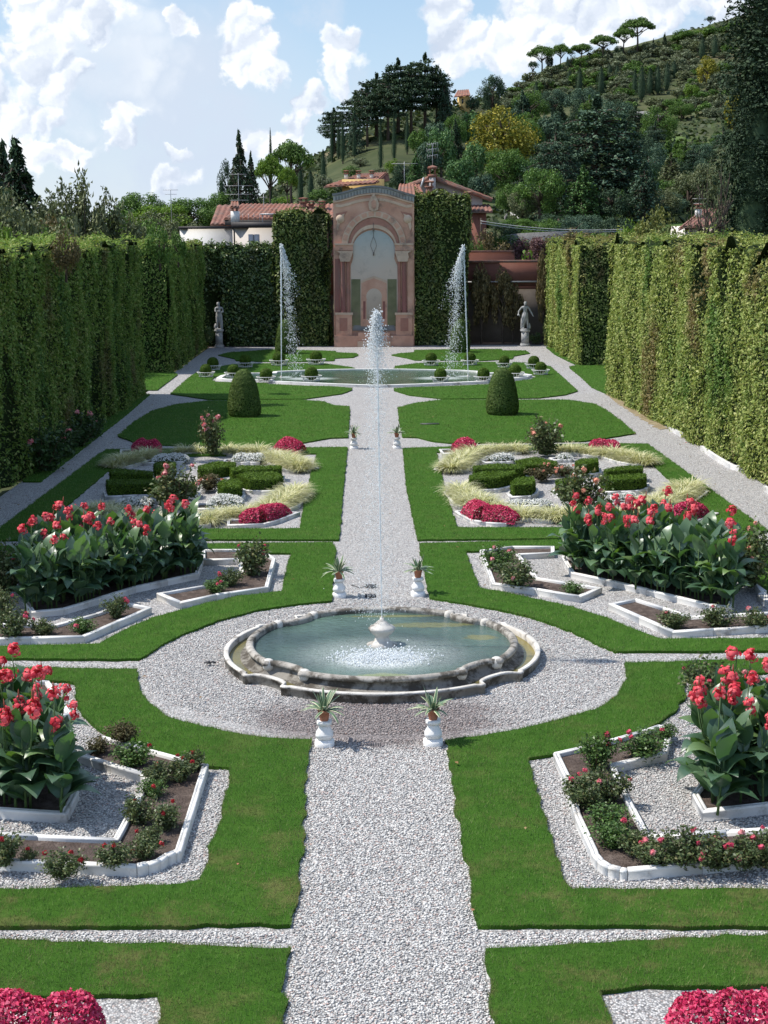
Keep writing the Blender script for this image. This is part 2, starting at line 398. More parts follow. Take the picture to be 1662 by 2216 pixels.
def make_blades():
    m, t, o = new_mat('grass_blades'); g_ = t.node('ShaderNodeNewGeometry'); P = g_.outputs['Position']
    c = t.ramp(g_.outputs['Random Per Island'], [(0, (.070, .155, .028)), (.45, (.115, .228, .046)), (.8, (.175, .295, .075)), (1, (.29, .30, .14))])
    sepY = t.node('ShaderNodeSeparateXYZ'); t.link(P, sepY.inputs[0])
    near = t.smap(sepY.outputs[1], 12.5, 24, 1.0, .14)
    nn = t.noise(P, 1.3, 7, .7)
    dry = t.math('MULTIPLY', t.smap(nn, .42, .60), near)
    c = t.mix(t.math('MULTIPLY', dry, .75), c, (.27, .22, .10))
    c = t.mix(t.smap(t.noise(P, .55, 5, .6), .35, .65, .0, .45), c, (.08, .195, .03))
    mow = t.smap(t.math('SINE', t.math('ADD', t.math('MULTIPLY', sepY.outputs[0], 4.4), t.math('MULTIPLY', t.noise(P, .5, 3, .5), 3.0))), -.5, .5, 0, .22)
    c = t.mix(t.math('MULTIPLY', mow, t.smap(sepY.outputs[1], 28, 45, .25, 1)), c, (.16, .30, .06))
    p = t.node('ShaderNodeBsdfPrincipled'); t.link(c, p.inputs['Base Color']); p.inputs['Roughness'].default_value = .6; p.inputs['Specular IOR Level'].default_value = .12
    tr = t.node('ShaderNodeBsdfTranslucent'); t.link(c, tr.inputs[0]); mx = t.node('ShaderNodeMixShader'); mx.inputs[0].default_value = .35
    t.link(p.outputs[0], mx.inputs[1]); t.link(tr.outputs[0], mx.inputs[2]); t.link(mx.outputs[0], o.inputs[0]); return m
M['blades'] = make_blades()
M['white_stone'] = stonemat('white_curb', [(.3, (.62, .61, .59)), (.6, (.69, .68, .66)), (.8, (.75, .74, .72))], 4, .7, .25, .35, .006, grime=((.30, .28, .25), 2.2, .52, .72), world=True)
M['pedestal'] = stonemat('painted_pedestal', [(.3, (.70, .69, .67)), (.7, (.83, .82, .80))], 5, .6, .3, .3, .004, grime=((.42, .40, .36), 6, .58, .75))
M['basin'] = stonemat('grimy_shaded_stone', [(.3, (.20, .185, .16)), (.5, (.32, .30, .265)), (.7, (.46, .43, .38))], 3, .8, .2, .7, .012, grime=((.075, .065, .052), 3.0, .40, .58), world=True)  # basin walls: grime, and the shade of the front face put into the colour
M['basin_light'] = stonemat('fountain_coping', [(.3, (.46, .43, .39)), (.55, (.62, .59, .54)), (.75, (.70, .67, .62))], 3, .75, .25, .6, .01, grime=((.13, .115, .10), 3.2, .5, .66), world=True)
M['soil'] = stonemat('soil', [(.3, (.07, .052, .044)), (.55, (.125, .096, .082)), (.75, (.22, .175, .15))], 9, .95, .1, 1.0, .04, world=True)
M['terracotta'] = stonemat('terracotta', [(.3, (.30, .12, .07)), (.7, (.42, .19, .12))], 8, .8, .2, .3, .004)
M['marble'] = stonemat('statue_stone', [(.3, (.30, .30, .295)), (.7, (.44, .435, .425))], 6, .75, .25, .4, .006, grime=((.2, .195, .18), 5, .5, .7))
M['iron'] = plain('dark_iron', (.05, .048, .05), .5, .4)
M['drain'] = stonemat('drain_metal', [(.3, (.10, .085, .085)), (.7, (.17, .14, .14))], 14, .6, .4, .6, .01)
M['white_metal'] = stonemat('white_wire', [(.3, (.55, .54, .52)), (.7, (.72, .71, .69))], 8, .5, .4, .2, .002)

# ------------------------------------------------------------------ terrain
RX = np.array([-900, 0, 300, 480, 560, 640, 700, 760, 850, 950, 1050, 1110, 1160, 1250, 1350, 1450, 1550, 1662, 1850, 2400], float)
RY = np.array([500, 498, 495, 478, 430, 375, 338, 300, 262, 240, 220, 205, 172, 143, 118, 98, 68, 48, 20, -40], float)
RD = np.array([400, 400, 400, 300, 260, 240, 230, 230, 235, 250, 300, 340, 350, 360, 370, 380, 390, 400, 410, 420], float)
FY = np.array([512, 512, 512, 508, 505, 502, 500, 498, 497, 496, 496, 495, 494, 492, 490, 488, 485, 480, 470, 450], float)
FOOT = 125.0
def hillprof(u): return np.interp(u, RX, RY), np.interp(u, RX, RD), np.interp(u, RX, FY)
def terr(X, Y):
    X = np.asarray(X, float); Y = np.asarray(Y, float); Ys = np.maximum(Y, 40)
    ry, rd, fy = hillprof(806 + FPX * X / Ys); zf = H + FOOT * (500 - fy) / FPX
    t = np.clip((Y - FOOT) / (rd - FOOT), 0, 1); e = fy + (ry - fy) * t; z = H + np.minimum(Y, rd) * (500 - e) / FPX
    s = np.clip((Y - 97) / (FOOT - 97), 0, 1); s = s * s * (3 - 2 * s); low = -.06 + (zf + .06) * s
    z = np.where(Y < FOOT, low, z)
    fall = np.clip((Y - rd) / 900, 0, 1); z = np.where(Y > rd, z * (1 - fall * fall * (3 - 2 * fall)) - 2 * fall, z)
    return z
def T(px, py):
    """where a sight line meets the hillside"""
    d = ray(px, py); u = 806 + FPX * d.x / d.y; e = 500 - FPX * d.z / d.y
    ry, rd, fy = hillprof(u); t = (fy - e) / (fy - ry)
    if t <= 0: Y = FOOT
    else: Y = FOOT + min(t, 1) * (rd - FOOT)
    X = d.x / d.y * Y
    return float(X), float(Y), float(terr(X, Y))
def make_terrain():
    ys = np.r_[np.linspace(-60, 97, 8), np.linspace(100, 430, 90), np.geomspace(440, 6000, 26)]
    th = np.linspace(-1.35, 1.35, 150); th = np.sign(th) * np.abs(th / 1.35) ** 1.6 * 1.35
    V = []
    for y in ys:
        x = np.tan(th) * max(y, 60) if y < 2000 else np.tan(th) * y
        V.append(np.stack([x, np.full_like(x, y), terr(x, np.full_like(x, y))], -1))
    V = np.array(V); far = V[..., 1] > 130
    V[..., 2] += np.where(far, .5 * nz(V.reshape(-1, 3), .035, 3).reshape(V.shape[:2]), 0)
    m, t, o = new_mat('hillside'); P = geo_pos(t); n = t.noise(P, .045, 7, .65)
    c = t.ramp(n, [(.3, (.04, .05, .024)), (.45, (.06, .07, .032)), (.55, (.085, .09, .042)), (.7, (.17, .14, .085))])
    gl = t.vmath('LENGTH', t.vmath('MULTIPLY', t.vmath('SUBTRACT', P, (27, 145, 0)), (.06, .03, 0)))
    c = t.mix(t.smap(t.math('ADD', gl, t.math('MULTIPLY', n, .5)), .5, 1.4, .9, 0), c, (.10, .20, .04))
    gl2 = t.vmath('LENGTH', t.vmath('MULTIPLY', t.vmath('SUBTRACT', P, (47, 235, 0)), (.12, .03, 0)))
    c = t.mix(t.smap(t.math('ADD', gl2, t.math('MULTIPLY', n, .5)), .3, .9, .7, 0), c, (.12, .20, .05))
    c = t.mix(t.smap(t.noise(P, .6, 5, .7), .4, .7, 0, .5), c, (.03, .05, .015))
    principled(t, o, c, .95, .1)
    mb = MB().add(V.reshape(-1, 3), grid_faces(len(ys), len(th))[:, ::-1]); return mb.build('ground', m, smooth=True)
tag(make_terrain(), kind='structure')

# ------------------------------------------------------------------ gravel court and lawns
AX = .1                                                # middle line of the garden
gr = MB().prism([(-9.4, 3), (10.1, 3), (10.1, 88.2), (-9.4, 88.2)], -.05, 0.0).build('gravel', M['gravel'])
tag(gr, kind='structure')
def ragged(pts, amp=.012, step=.16):
    R = resample(pts, step); P3 = np.c_[R, np.zeros(len(R))]
    return [tuple(p) for p in R + np.stack([nz(P3, 2.6, 11, 2), nz(P3 + 9, 2.6, 12, 2)], -1) * amp * 2 + rng.normal(0, amp * .4, R.shape)]
LAWN_Z = .045
LAWNS = []
def blades(outer, holes, dens, L, W, r=rng):
    P, area = poly_area_samples(outer, holes, 1, r); n = int(area * dens)
    P, _ = poly_area_samples(outer, holes, n, r)
    ring = [np.array(q) for q in [outer] + list(holes)]                      # a fringe along every edge
    for q in ring:
        d = np.linalg.norm(np.roll(q, -1, 0) - q, axis=1); k = r.choice(len(q), int(d.sum() * dens * .075), p=d / d.sum())
        u = r.random((len(k), 1)); P = np.r_[P, q[k] + (np.roll(q, -1, 0)[k] - q[k]) * u]
    n = len(P); a = r.uniform(0, 2 * PI, n); ll = L * r.uniform(.6, 1.35, n); lean = r.uniform(.1, .75, n) * ll
    dx, dy = np.cos(a), np.sin(a); b = r.uniform(0, 2 * PI, n); wx, wy = np.cos(b) * W * .5, np.sin(b) * W * .5
    z0 = np.where(np.arange(n) < n, LAWN_Z - .012, 0)
    A = np.stack([P[:, 0] - wx, P[:, 1] - wy, z0], -1); B = np.stack([P[:, 0] + wx, P[:, 1] + wy, z0], -1)
    C = np.stack([P[:, 0] + dx * lean, P[:, 1] + dy * lean, z0 + np.sqrt(np.maximum(ll ** 2 - lean ** 2, 1e-6))], -1)
    return np.stack([A, B, C], 1)
def lawn(outer, holes=(), dens=600, L=.045, W=.011, amp=.014):
    o = ragged(GG(outer), amp); hs = [ragged(GG(h), amp) for h in holes]
    base = MB().prism(o, -.02, LAWN_Z, hs).build('lawn', M['turf']); tag(base, kind='structure')
    g_ = MB().tris(blades(o, hs, dens, L, W)).build('grass', M['blades'])
    tag(g_, 'short mown grass covering one lawn panel', 'grass', kind='stuff'); LAWNS.append((o, hs))
W_ = 'w'
lawn([(W_, -8.0, 13.68), (622, 2060), (612, 2216), (W_, -.85, 9.0), (W_, -8.0, 9.0)], [[(W_, -7, 12.5), (60, 2166), (225, 2165), (346, 2159), (344, 2216), (W_, -2.0, 9.6), (W_, -7, 9.6)]], 2600, .05, .008, .02)
lawn([(1052, 2064), (W_, 8.1, 13.68), (W_, 8.1, 9.0), (W_, 1.05, 9.0), (1070, 2216)], [[(1304, 2155), (1400, 2144), (1700, 2140), (W_, 7, 12.6), (W_, 7, 9.6), (W_, 2.15, 9.6), (1317, 2216)]], 2600, .05, .008, .02)
arcL = [(298, 1453), (295, 1475), (299, 1500), (311, 1516), (326, 1531), (371, 1559), (420, 1573), (500, 1592), (580, 1603), (671, 1606)]
arcR = [(1355, 1444), (1356, 1478), (1342, 1503), (1303, 1533), (1251, 1552), (1185, 1570), (1120, 1584), (1047, 1599), (966, 1607)]
bed_nl = [(W_, -7.0, 22.0), (165, 1481), (163, 1508), (175, 1542), (202, 1576), (240, 1603), (300, 1632), (370, 1652), (452, 1666), (503, 1667), (486, 1734), (479, 1775), (456, 1836), (449, 1886), (432, 1913), (388, 1921), (236, 1928), (0, 1933), (W_, -7.0, 14.95)]
bed_nr = [(1480, 1478), (W_, 7.1, 22.1), (W_, 7.1, 14.97), (1662, 1931), (1241, 1931), (1221, 1908), (1198, 1846), (1176, 1765), (1156, 1699), (1143, 1647), (1218, 1637), (1283, 1624), (1381, 1593), (1427, 1569), (1462, 1545), (1482, 1510)]
lawn([(W_, -8.0, 22.5)] + arcL + [(660, 1700), (655, 1830), (640, 1960), (631, 2010), (0, 2014), (W_, -8.0, 14.12)], [bed_nl], 1900, .05, .009, .02)
lawn([(1355, 1441), (W_, 8.1, 22.7), (W_, 8.1, 14.12), (1662, 2013), (1033, 2010), (1023, 1964), (1005, 1850), (985, 1740), (966, 1607)] + arcR[::-1][1:], [bed_nr], 1900, .05, .009, .02)
bed_ml = [(630, 1201), (618, 1245), (610, 1284), (517, 1294), (450, 1309), (390, 1325), (329, 1342), (263, 1370), (216, 1398), (0, 1403), (W_, -7.0, 23.6), (W_, -7.0, 30.4), (440, 1199)]
bed_mr = [(1008, 1197), (1197, 1192), (W_, 7.1, 30.6), (W_, 7.1, 24.0), (1662, 1386), (1430, 1388), (1385, 1371), (1311, 1341), (1236, 1317), (1098, 1287), (1038, 1276), (1020, 1235)]
lawn([(720, 1177), (727, 1195), (722, 1250), (719, 1304), (640, 1312), (560, 1324), (470, 1348), (395, 1378), (350, 1399), (329, 1416), (299, 1432), (150, 1431), (0, 1430), (W_, -8.0, 23.05), (W_, -8.0, 31.5)], [bed_ml], 950, .05, .012)
lawn([(907, 1180), (1197, 1172), (W_, 8.1, 31.7), (W_, 8.1, 23.3), (1662, 1413), (1335, 1415), (1286, 1396), (1236, 1370), (1137, 1336), (1038, 1316), (930, 1298), (918, 1240)], [bed_mr], 950, .05, .012)
bed_kl = [(649, 1147), (663, 1068), (677, 1016), (686, 984), (254, 992), (238, 1018), (80, 1152), (200, 1149)]
bed_kr = [(944, 981), (964, 1068), (990, 1145), (1207, 1145), (1555, 1139), (1500, 1085), (1440, 1034), (1403, 997), (1330, 971)]
lawn([(-44, 1172), (440, 1171), (734, 1172), (742, 1070), (752, 970), (600, 972), (232, 975), (215, 985), (0, 1146)], [bed_kl], 700, .05, .014)
lawn([(872, 974), (880, 1060), (904, 1172), (1250, 1168), (W_, 8.1, 32.0), (1662, 1152), (1500, 1035), (1401, 963), (1330, 962), (1000, 968), (890, 972)], [bed_kr], 700, .05, .014)
lawn([(255, 946), (290, 915), (330, 891), (380, 877), (450, 869), (650, 867), (701, 871), (722, 879), (755, 881), (757, 892), (753, 949), (715, 950), (660, 960), (586, 968), (470, 968), (300, 964), (280, 955)], [], 330, .055, .02)
lawn([(861, 884), (898, 874), (956, 867), (1227, 867), (1287, 876), (1316, 892), (1345, 914), (1375, 940), (1320, 949), (1266, 957), (1091, 961), (971, 961), (934, 957), (904, 949), (871, 948), (865, 921)], [], 330, .055, .02)
pool_px = [(468, 823), (478, 817), (500, 813), (538, 811.5), (589, 811.5), (591, 808.5), (650, 805.5), (700, 804), (760, 803), (815, 802.6), (870, 803), (930, 804), (1000, 805.5), (1040, 808), (1042, 811), (1095, 811), (1130, 812.5), (1152, 816), (1140, 821), (1100, 825), (1060, 827), (1056, 830), (980, 833.5), (900, 837), (815, 839.5), (716, 836), (650, 833), (585, 830), (580, 827), (530, 827), (485, 826)]
lawn([(369, 854), (411, 817), (438, 800), (474, 795), (505, 790), (571, 788), (700, 788), (737, 793), (761, 796.5), (770, 800), (745, 801), (700, 802), (640, 804), (585, 806.5), (530, 809), (495, 811.5), (466, 817), (458, 823), (466, 828), (520, 830), (575, 830.5), (580, 833), (650, 836.5), (716, 838), (745, 840), (762, 842), (761, 846), (740, 854), (661, 865), (450, 866)], [], 300, .055, .022)
lawn([(853, 847), (852, 842), (889, 840), (980, 837), (1056, 833.5), (1062, 830), (1105, 828), (1148, 823), (1162, 816), (1140, 810), (1095, 808.5), (1045, 808.5), (1000, 803), (930, 801.5), (870, 800.5), (853, 800), (856, 794), (900, 788), (971, 785), (1100, 785), (1167, 788), (1191, 795), (1222, 822), (1250, 848), (1224, 856), (1167, 863), (959, 865), (886, 857)], [], 300, .055, .022)
lawn([(472, 770), (496, 764), (529, 762), (589, 757.5), (725, 761), (729, 764), (770, 766), (776, 770), (764, 775), (725, 777), (723, 782), (616, 785), (511, 782), (508, 778)], [], 260, .055, .025)
lawn([(847, 770), (865, 766), (895, 764), (898, 759), (980, 757), (1085, 757), (1088, 760), (1136, 760), (1147, 766), (1112, 772), (1109, 778), (1043, 782), (898, 781), (880, 776)], [], 260, .055, .025)
lawn([(303, 846), (340, 846), (385, 812), (365, 800), (W_, -10.6, 72), (W_, -14, 71.5), (W_, -14, 62.2), (W_, -10, 62.2)], [], 220, .055, .025)
lawn([(1231, 796), (1258, 818), (1281, 840), (1311, 853), (W_, 11, 62), (W_, 15, 62), (W_, 15, 73.8), (1300, 788), (1262, 787)], [], 220, .055, .025)
lawn([(W_, -9.35, 40), (W_, -8.85, 40), (W_, -8.95, 55), (W_, -9.1, 62), (W_, -9.6, 62)], [], 220, .055, .025)
lawn([(1181, 752), (1200, 768), (1242, 789), (1262, 787), (1240, 770), (1200, 752)], [], 200, .055, .025)

# real loose chips on the near gravel
def chips():
    P = []
    areas = [([(612, 2300), (662, 1700), (668, 1600), (970, 1600), (1000, 1750), (1075, 2300)], 3200), ([(-200, 2041), (620, 2041), (625, 2019), (-200, 2019)], 3000), ([(1048, 2041), (1900, 2041), (1900, 2019), (1042, 2019)], 3000)]
    for pts, d in areas:
        q = GG(pts); _, a = poly_area_samples(q, [], 1); p, _ = poly_area_samples(q, [], int(a * d)); P.append(p)
    for hole, d in ((bed_nl, 1300), (bed_nr, 1300)):
        q = GG(hole); _, a = poly_area_samples(q, [], 1); p, _ = poly_area_samples(q, [], int(a * d)); P.append(p)
    a = rng.uniform(0, 2 * PI, 42000); r_ = np.sqrt(rng.uniform(2.4 ** 2, 3.75 ** 2, len(a))); P.append(np.stack([AX + r_ * np.cos(a), 22.9 + r_ * np.sin(a)], -1))
    P = np.concatenate(P); n = len(P); s = rng.uniform(.007, .0155, n)
    st = np.stack([rng.uniform(.8, 1.5, n), rng.uniform(.8, 1.5, n), rng.uniform(.45, .8, n)], -1)
    V, F = octs(np.c_[P, s * .35], s, st); return MB().add(V, F).build('gravel', M['stones'])
tag(chips(), 'loose white and grey stone chips on the near paths', 'gravel', kind='stuff')

# dry strip at the hedge foot and a few fallen leaves
strip = GG([(1311, 853), (1330, 856), (1380, 880), (1430, 914), (1445, 928), (1428, 930), (1390, 908), (1340, 876)])
tag(MB().prism(ragged(strip, .05), -.02, .012).build('soil_strip', stonemat('dry_earth', [(.3, (.22, .17, .10)), (.7, (.36, .30, .19))], 3, .95, .1, 1, .03, world=True)), kind='structure')
lm = leafmat('fallen_leaf', [(0, (.16, .09, .04)), (.5, (.26, .16, .07)), (.85, (.34, .25, .12)), (1, (.42, .08, .07))], .1)
rl = np.random.default_rng(15); nl = 420; yl = rl.uniform(13, 84, nl) ** 1.0; side = rl.random(nl)
xl = np.where(side < .5, rl.uniform(8.3, 10.0, nl), np.where(side < .7, rl.uniform(-9.2, -8.2, nl), rl.uniform(-3.5, 4, nl)))
tag(MB().quads(cards(np.stack([xl, yl, np.full(nl, .03 + .05 * (np.abs(xl) < 8))], -1), np.tile((0, 0, 1.0), (nl, 1)), .06, .6, .35, rl)).build('fallen_leaves', lm), 'small dry leaves scattered on gravel and grass', 'leaves', kind='stuff')

# ------------------------------------------------------------------ beds edged with white stone
def offset_poly(P, d):
    """inset of a counter-clockwise polygon"""
    P = np.array(P, float); e1 = unit(P - np.roll(P, 1, 0)); e2 = unit(np.roll(P, -1, 0) - P)
    n1 = np.stack([-e1[:, 1], e1[:, 0]], -1); n2 = np.stack([-e2[:, 1], e2[:, 0]], -1); b = n1 + n2
    k = np.clip(2 / np.maximum((b * b).sum(1), .25), 0, 2.2); return P + b * (k * d)[:, None] * 1.0
def ccw(P):
    P = np.array(P, float); x, y = P[:, 0], P[:, 1]
    return P if (x * np.roll(y, -1) - np.roll(x, -1) * y).sum() > 0 else P[::-1]
def curb_mesh(mb, P, wd, ht, block=.85):
    """edging stones laid end to end along a closed ring"""
    P = ccw(P); I = offset_poly(P, wd); n = len(P)
    for i in range(n):
        a, b, ia, ib = P[i], P[(i + 1) % n], I[i], I[(i + 1) % n]; L = np.linalg.norm(b - a)
        if L < .02: continue
        k = max(1, int(round(L / block)))
        for j in range(k):
            t0, t1 = j / k, (j + 1) / k; g_ = min(.004 / L, .2); t0 += g_; t1 -= g_
            h = ht + random.uniform(-.006, .006); A, B, C, D = a + (b - a) * t0, a + (b - a) * t1, ia + (ib - ia) * t1, ia + (ib - ia) * t0
            rows = [(0, 0.0), (0, h - .03), (-.06, h - .022), (.12, h), (.40, h), (.46, h - .012), (.60, h - .012), (.66, h), (.95, h), (1.0, h - .015), (1.0, 0.0)]
            sec = lambda p, q: [tuple(p + (q - p) * f) + (z,) for f, z in rows]
            V = np.array(sec(A, D) + sec(B, C)); m = len(rows); q = np.array([(r_, r_ + 1, m + r_ + 1, m + r_) for r_ in range(m - 1)])[:, ::-1]
            mb.add(V, q); mb.F.setdefault(m, []).append(np.array([list(range(mb.n - 2 * m, mb.n - m)), list(range(mb.n - 1, mb.n - m - 1, -1))]))
    return I
def bed(pts, label, wd=.075, ht=.12, group=None, soil_z=.07, smooth=False, lab=None):
    P = GG(pts) if len(pts[0]) != 2 or abs(pts[0][0]) > 40 or abs(pts[0][1]) > 100 else pts
    if smooth: P = smooth_closed(P, 4)
    P = ccw(P); c = P.mean(0); P = P - c
    root = empty('flower_bed', (c[0], c[1], 0), 0, label, 'flower bed', group)
    mb = MB(); I = curb_mesh(mb, P, wd, ht); mb.build('border', M['white_stone'], root)
    s = MB(); R = [tuple(p) for p in offset_poly(P, wd * .8)]
    s.prism(R, 0, soil_z, (), False); s.build('soil', M['soil'], root)
    # crumbs of earth
    return root, [tuple(p + c) for p in I]
SH, SU = 'shaded tall hedge side', 'sunlit tall hedge side'
bed([(172, 1653), (223, 1611), (320, 1637), (452, 1673), (393, 1866), (383, 1868), (366, 1874), (348, 1886), (322, 1893), (297, 1899), (W_, -6.4, 15.25), (W_, -6.4, 16.0), (246, 1834), (314, 1707), (304, 1694)], 'nearest white edged rose bed on the shaded hedge side, bending round a corner', group='white edged beds by the near path')
bed([(W_, -6.4, 21.9), (108, 1490), (158, 1562), (60, 1585), (W_, -6.4, 19.8)], 'white edged bed half hidden behind the nearest cannas on the shaded hedge side', group='white edged beds by the near path')
_, CB_NL = bed([(W_, -6.2, 18.6), (110, 1648), (172, 1731), (145, 1783), (W_, -6.2, 16.7)], 'white edged bed filled with the nearest cannas on the shaded hedge side', group='canna beds')
bed([(1456, 1596), (1424, 1586), (1381, 1601), (1290, 1627), (1197, 1648), (1224, 1706), (1241, 1779), (1277, 1859), (1281, 1872), (1292, 1885), (1315, 1899), (1340, 1905), (1358, 1907), (W_, 6.5, 15.22), (W_, 6.5, 15.95), (1407, 1829), (1349, 1719), (1332, 1674), (1443, 1648)], 'nearest white edged rose bed on the sunlit hedge side, thick with green roses', group='white edged beds by the near path')
_, CB_NR = bed([(1496, 1735), (1520, 1779), (W_, 6.3, 16.75), (W_, 6.3, 18.5), (1560, 1655)], 'white edged bed filled with the nearest cannas on the sunlit hedge side', group='canna beds')
bed([(437, 1200), (565, 1200), (597, 1221), (581, 1284), (470, 1300), (388, 1318), (339, 1297), (461, 1276), (520, 1250), (515, 1222), (437, 1224)], 'bent white edged bed near the fountain on the shaded hedge side with one tall rose', group='white edged beds beyond the fountain')
bed([(273, 1317), (329, 1328), (183, 1392), (W_, -6.4, 23.75), (W_, -6.4, 24.7), (117, 1366), (207, 1341)], 'white edged bed below the cannas on the shaded hedge side', group='white edged beds beyond the fountain')
_, CB_ML = bed([(68, 1338), (140, 1331), (295, 1283), (430, 1253), (440, 1225), (110, 1250), (50, 1310)], 'white edged bed filled with cannas beyond the fountain on the shaded hedge side', group='canna beds')
bed([(1038, 1202), (1108, 1193), (1200, 1193), (1200, 1208), (1125, 1211), (1165, 1262), (1303, 1285), (1254, 1305), (1157, 1288), (1065, 1276)], 'bent white edged bed near the fountain on the sunlit hedge side with low roses', group='white edged beds beyond the fountain')
bed([(1316, 1320), (1375, 1308), (1498, 1347), (W_, 6.9, 25.1), (W_, 6.9, 24.2), (1454, 1382)], 'pointed white edged bed below the cannas on the sunlit hedge side', group='white edged beds beyond the fountain')
_, CB_MR = bed([(1236, 1252), (1335, 1273), (1534, 1322), (1583, 1328), (1590, 1290), (1450, 1235), (1215, 1215)], 'white edged bed filled with cannas beyond the fountain on the sunlit hedge side', group='canna beds')
bed([(1555, 1228), (1605, 1247), (W_, 6.9, 28.5), (W_, 6.9, 30.4), (1570, 1222)], 'white edged rose bed at the end of the canna row on the sunlit hedge side', group='white edged beds beyond the fountain')
bed([(1638, 1300), (1662, 1318), (W_, 6.95, 26.2), (W_, 6.95, 27.4), (1650, 1292)], 'small white edged bed tucked beside the path edge on the sunlit hedge side', group='white edged beds beyond the fountain')
# edging along the foot of the sunlit hedge
def edging(pts, label):
    P = np.array(GG(pts)); c = P.mean(0); root = empty('stone_edging', (c[0], c[1], 0), 0, label, 'edging', 'edging stones along the sunlit hedge'); mb = MB(); Q = P - c
    for i in range(len(Q) - 1):
        a, b = Q[i], Q[i + 1]; d = unit(b - a); nrm = np.array([-d[1], d[0]]) * .09; ring = [a + d * .004, b - d * .004, b - d * .004 + nrm, a + d * .004 + nrm]
        mb.prism([tuple(p) for p in ring], 0, .13 + random.uniform(-.01, .01))
    mb.build('stone', M['white_stone'], root)
edging([(1447, 932), (1470, 944), (1495, 946), (1520, 947)], 'short bent white edging at the foot of the sunlit hedge')
edging([(1515, 974), (1545, 995), (1580, 1016), (1610, 1022), (1650, 1025)], 'long white edging at the foot of the sunlit hedge')
edging([(1650, 1062), (1680, 1080), (1720, 1100)], 'white edging at the picture edge beside the sunlit path')
edging([(5, 1040), (30, 1037), (48, 1034)], 'short white edging under the shaded hydrangeas')
# ------------------------------------------------------------------ round fountain
FX, FYC = AX, 22.9
def watermat(name, deep, shallow, foam, bscale=7, bstr=.25, algae=None):
    """pond water; foam = list of (x, y, rx, ry, amount) where falling drops churn it white"""
    m, t, o = new_mat(name); P = geo_pos(t)
    c = t.mix(t.smap(t.noise(P, .5, 4, .6), .3, .7), deep, shallow)
    if algae:
        for (ax, ay, arx, ary, col, lo) in algae:
            dd = t.vmath('LENGTH', t.vmath('MULTIPLY', t.vmath('SUBTRACT', P, (ax, ay, 0)), (1 / arx, 1 / ary, 0)))
            dd = t.math('ADD', dd, t.math('MULTIPLY', t.math('SUBTRACT', t.noise(P, 5, 6, .75), .5), 1.3))
            c = t.mix(t.smap(dd, lo, lo + .3, .5, 0), c, col)
    ff = None
    for (fx, fy, frx, fry, am) in foam:
        dd = t.vmath('LENGTH', t.vmath('MULTIPLY', t.vmath('SUBTRACT', P, (fx, fy, 0)), (1 / frx, 1 / fry, 0)))
        f = t.math('MULTIPLY', t.smap(dd, 1.0, .25), am); ff = f if ff is None else t.math('MAXIMUM', ff, f)
    sp = t.noise(P, 38, 6, .75)
    fo = t.math('MULTIPLY', ff, t.smap(sp, .30, .58)); c = t.mix(fo, c, (.85, .88, .88))
    h = t.math('ADD', t.noise(P, bscale, 5, .6), t.math('MULTIPLY', t.math('MULTIPLY', ff, sp), 1.5))
    b = principled(t, o, c, t.math('ADD', .06, t.math('MULTIPLY', fo, .6)), .5, bump(t, h, bstr, .06)); b.inputs['IOR'].default_value = 1.33
    return m
def lobed(R, bite=.13, half=9.5, ear=.03, n=360):
    """round outline with a hollow cut at each diagonal"""
    out = []
    for i in range(n):
        th = 2 * PI * i / n; dg = abs(((math.degrees(th) - 48 if (math.degrees(th) % 180) > 90 else math.degrees(th) - 48) + 45) % 90 - 45)
        d = abs(((math.degrees(th)) % 90) - 45)
        r_ = R
        if d < half: r_ = R - bite * math.sqrt(max(0, 1 - (d / half) ** 2)) ** .8 - .0
        elif d < half + 3.0: r_ = R + ear
        out.append((r_ * math.cos(th), r_ * math.sin(th)))
    return np.array(out)
def sweep(mb, prof, n=360):
    """prof: (radius, z, bite, half, ear) rings; closes between them"""
    rings = [np.c_[lobed(r_, b, h, e, n), np.full(n, z)] for r_, z, b, h, e in prof]
    V = np.concatenate(rings); mb.add(V, grid_faces(len(prof), n, True)); return mb
fo = empty('fountain', (FX, FYC, 0), 0, 'round white stone fountain with a scalloped double rim in the gravel circle', 'fountain')
M['rimstone'] = stonemat('weathered_shaded_rim', [(.3, (.27, .25, .22)), (.55, (.42, .39, .35)), (.75, (.53, .50, .45))], 4, .8, .25, .8, .012, grime=((.10, .088, .072), 3.4, .44, .60), world=True)  # weathered stone, darkened further by painting the front's shade into its tone
mb = MB(); e = (.17, 8.5, .045)
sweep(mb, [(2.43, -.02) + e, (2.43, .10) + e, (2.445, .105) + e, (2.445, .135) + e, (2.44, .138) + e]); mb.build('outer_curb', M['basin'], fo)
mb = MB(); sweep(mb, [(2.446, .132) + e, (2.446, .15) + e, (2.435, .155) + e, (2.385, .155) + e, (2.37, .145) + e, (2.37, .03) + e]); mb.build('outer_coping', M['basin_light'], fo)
e = (.15, 9.5, .03)
mb = MB(); sweep(mb, [(2.40, .035) + e, (2.14, .035) + e]); mb.build('gutter', stonemat('gutter_floor', [(.3, (.30, .25, .15)), (.6, (.42, .37, .27))], 4, .5, .4, .4, .01, grime=((.22, .17, .03), 2.2, .42, .58), world=True), fo)
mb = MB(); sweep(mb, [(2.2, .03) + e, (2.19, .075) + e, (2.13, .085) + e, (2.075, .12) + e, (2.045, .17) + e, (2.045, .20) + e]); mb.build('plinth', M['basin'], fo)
mb = MB(); rim = []
for k in range(13):
    a = -.75 * PI + 1.55 * PI * k / 12; rim.append((2.03 - .085 * math.sin(a) * 1.0 * (-1 if False else 1) * 0 + .085 * math.cos(PI - (a + .75 * PI) * 1.0), .235 + .062 * math.sin((a + .75 * PI)),) + e)
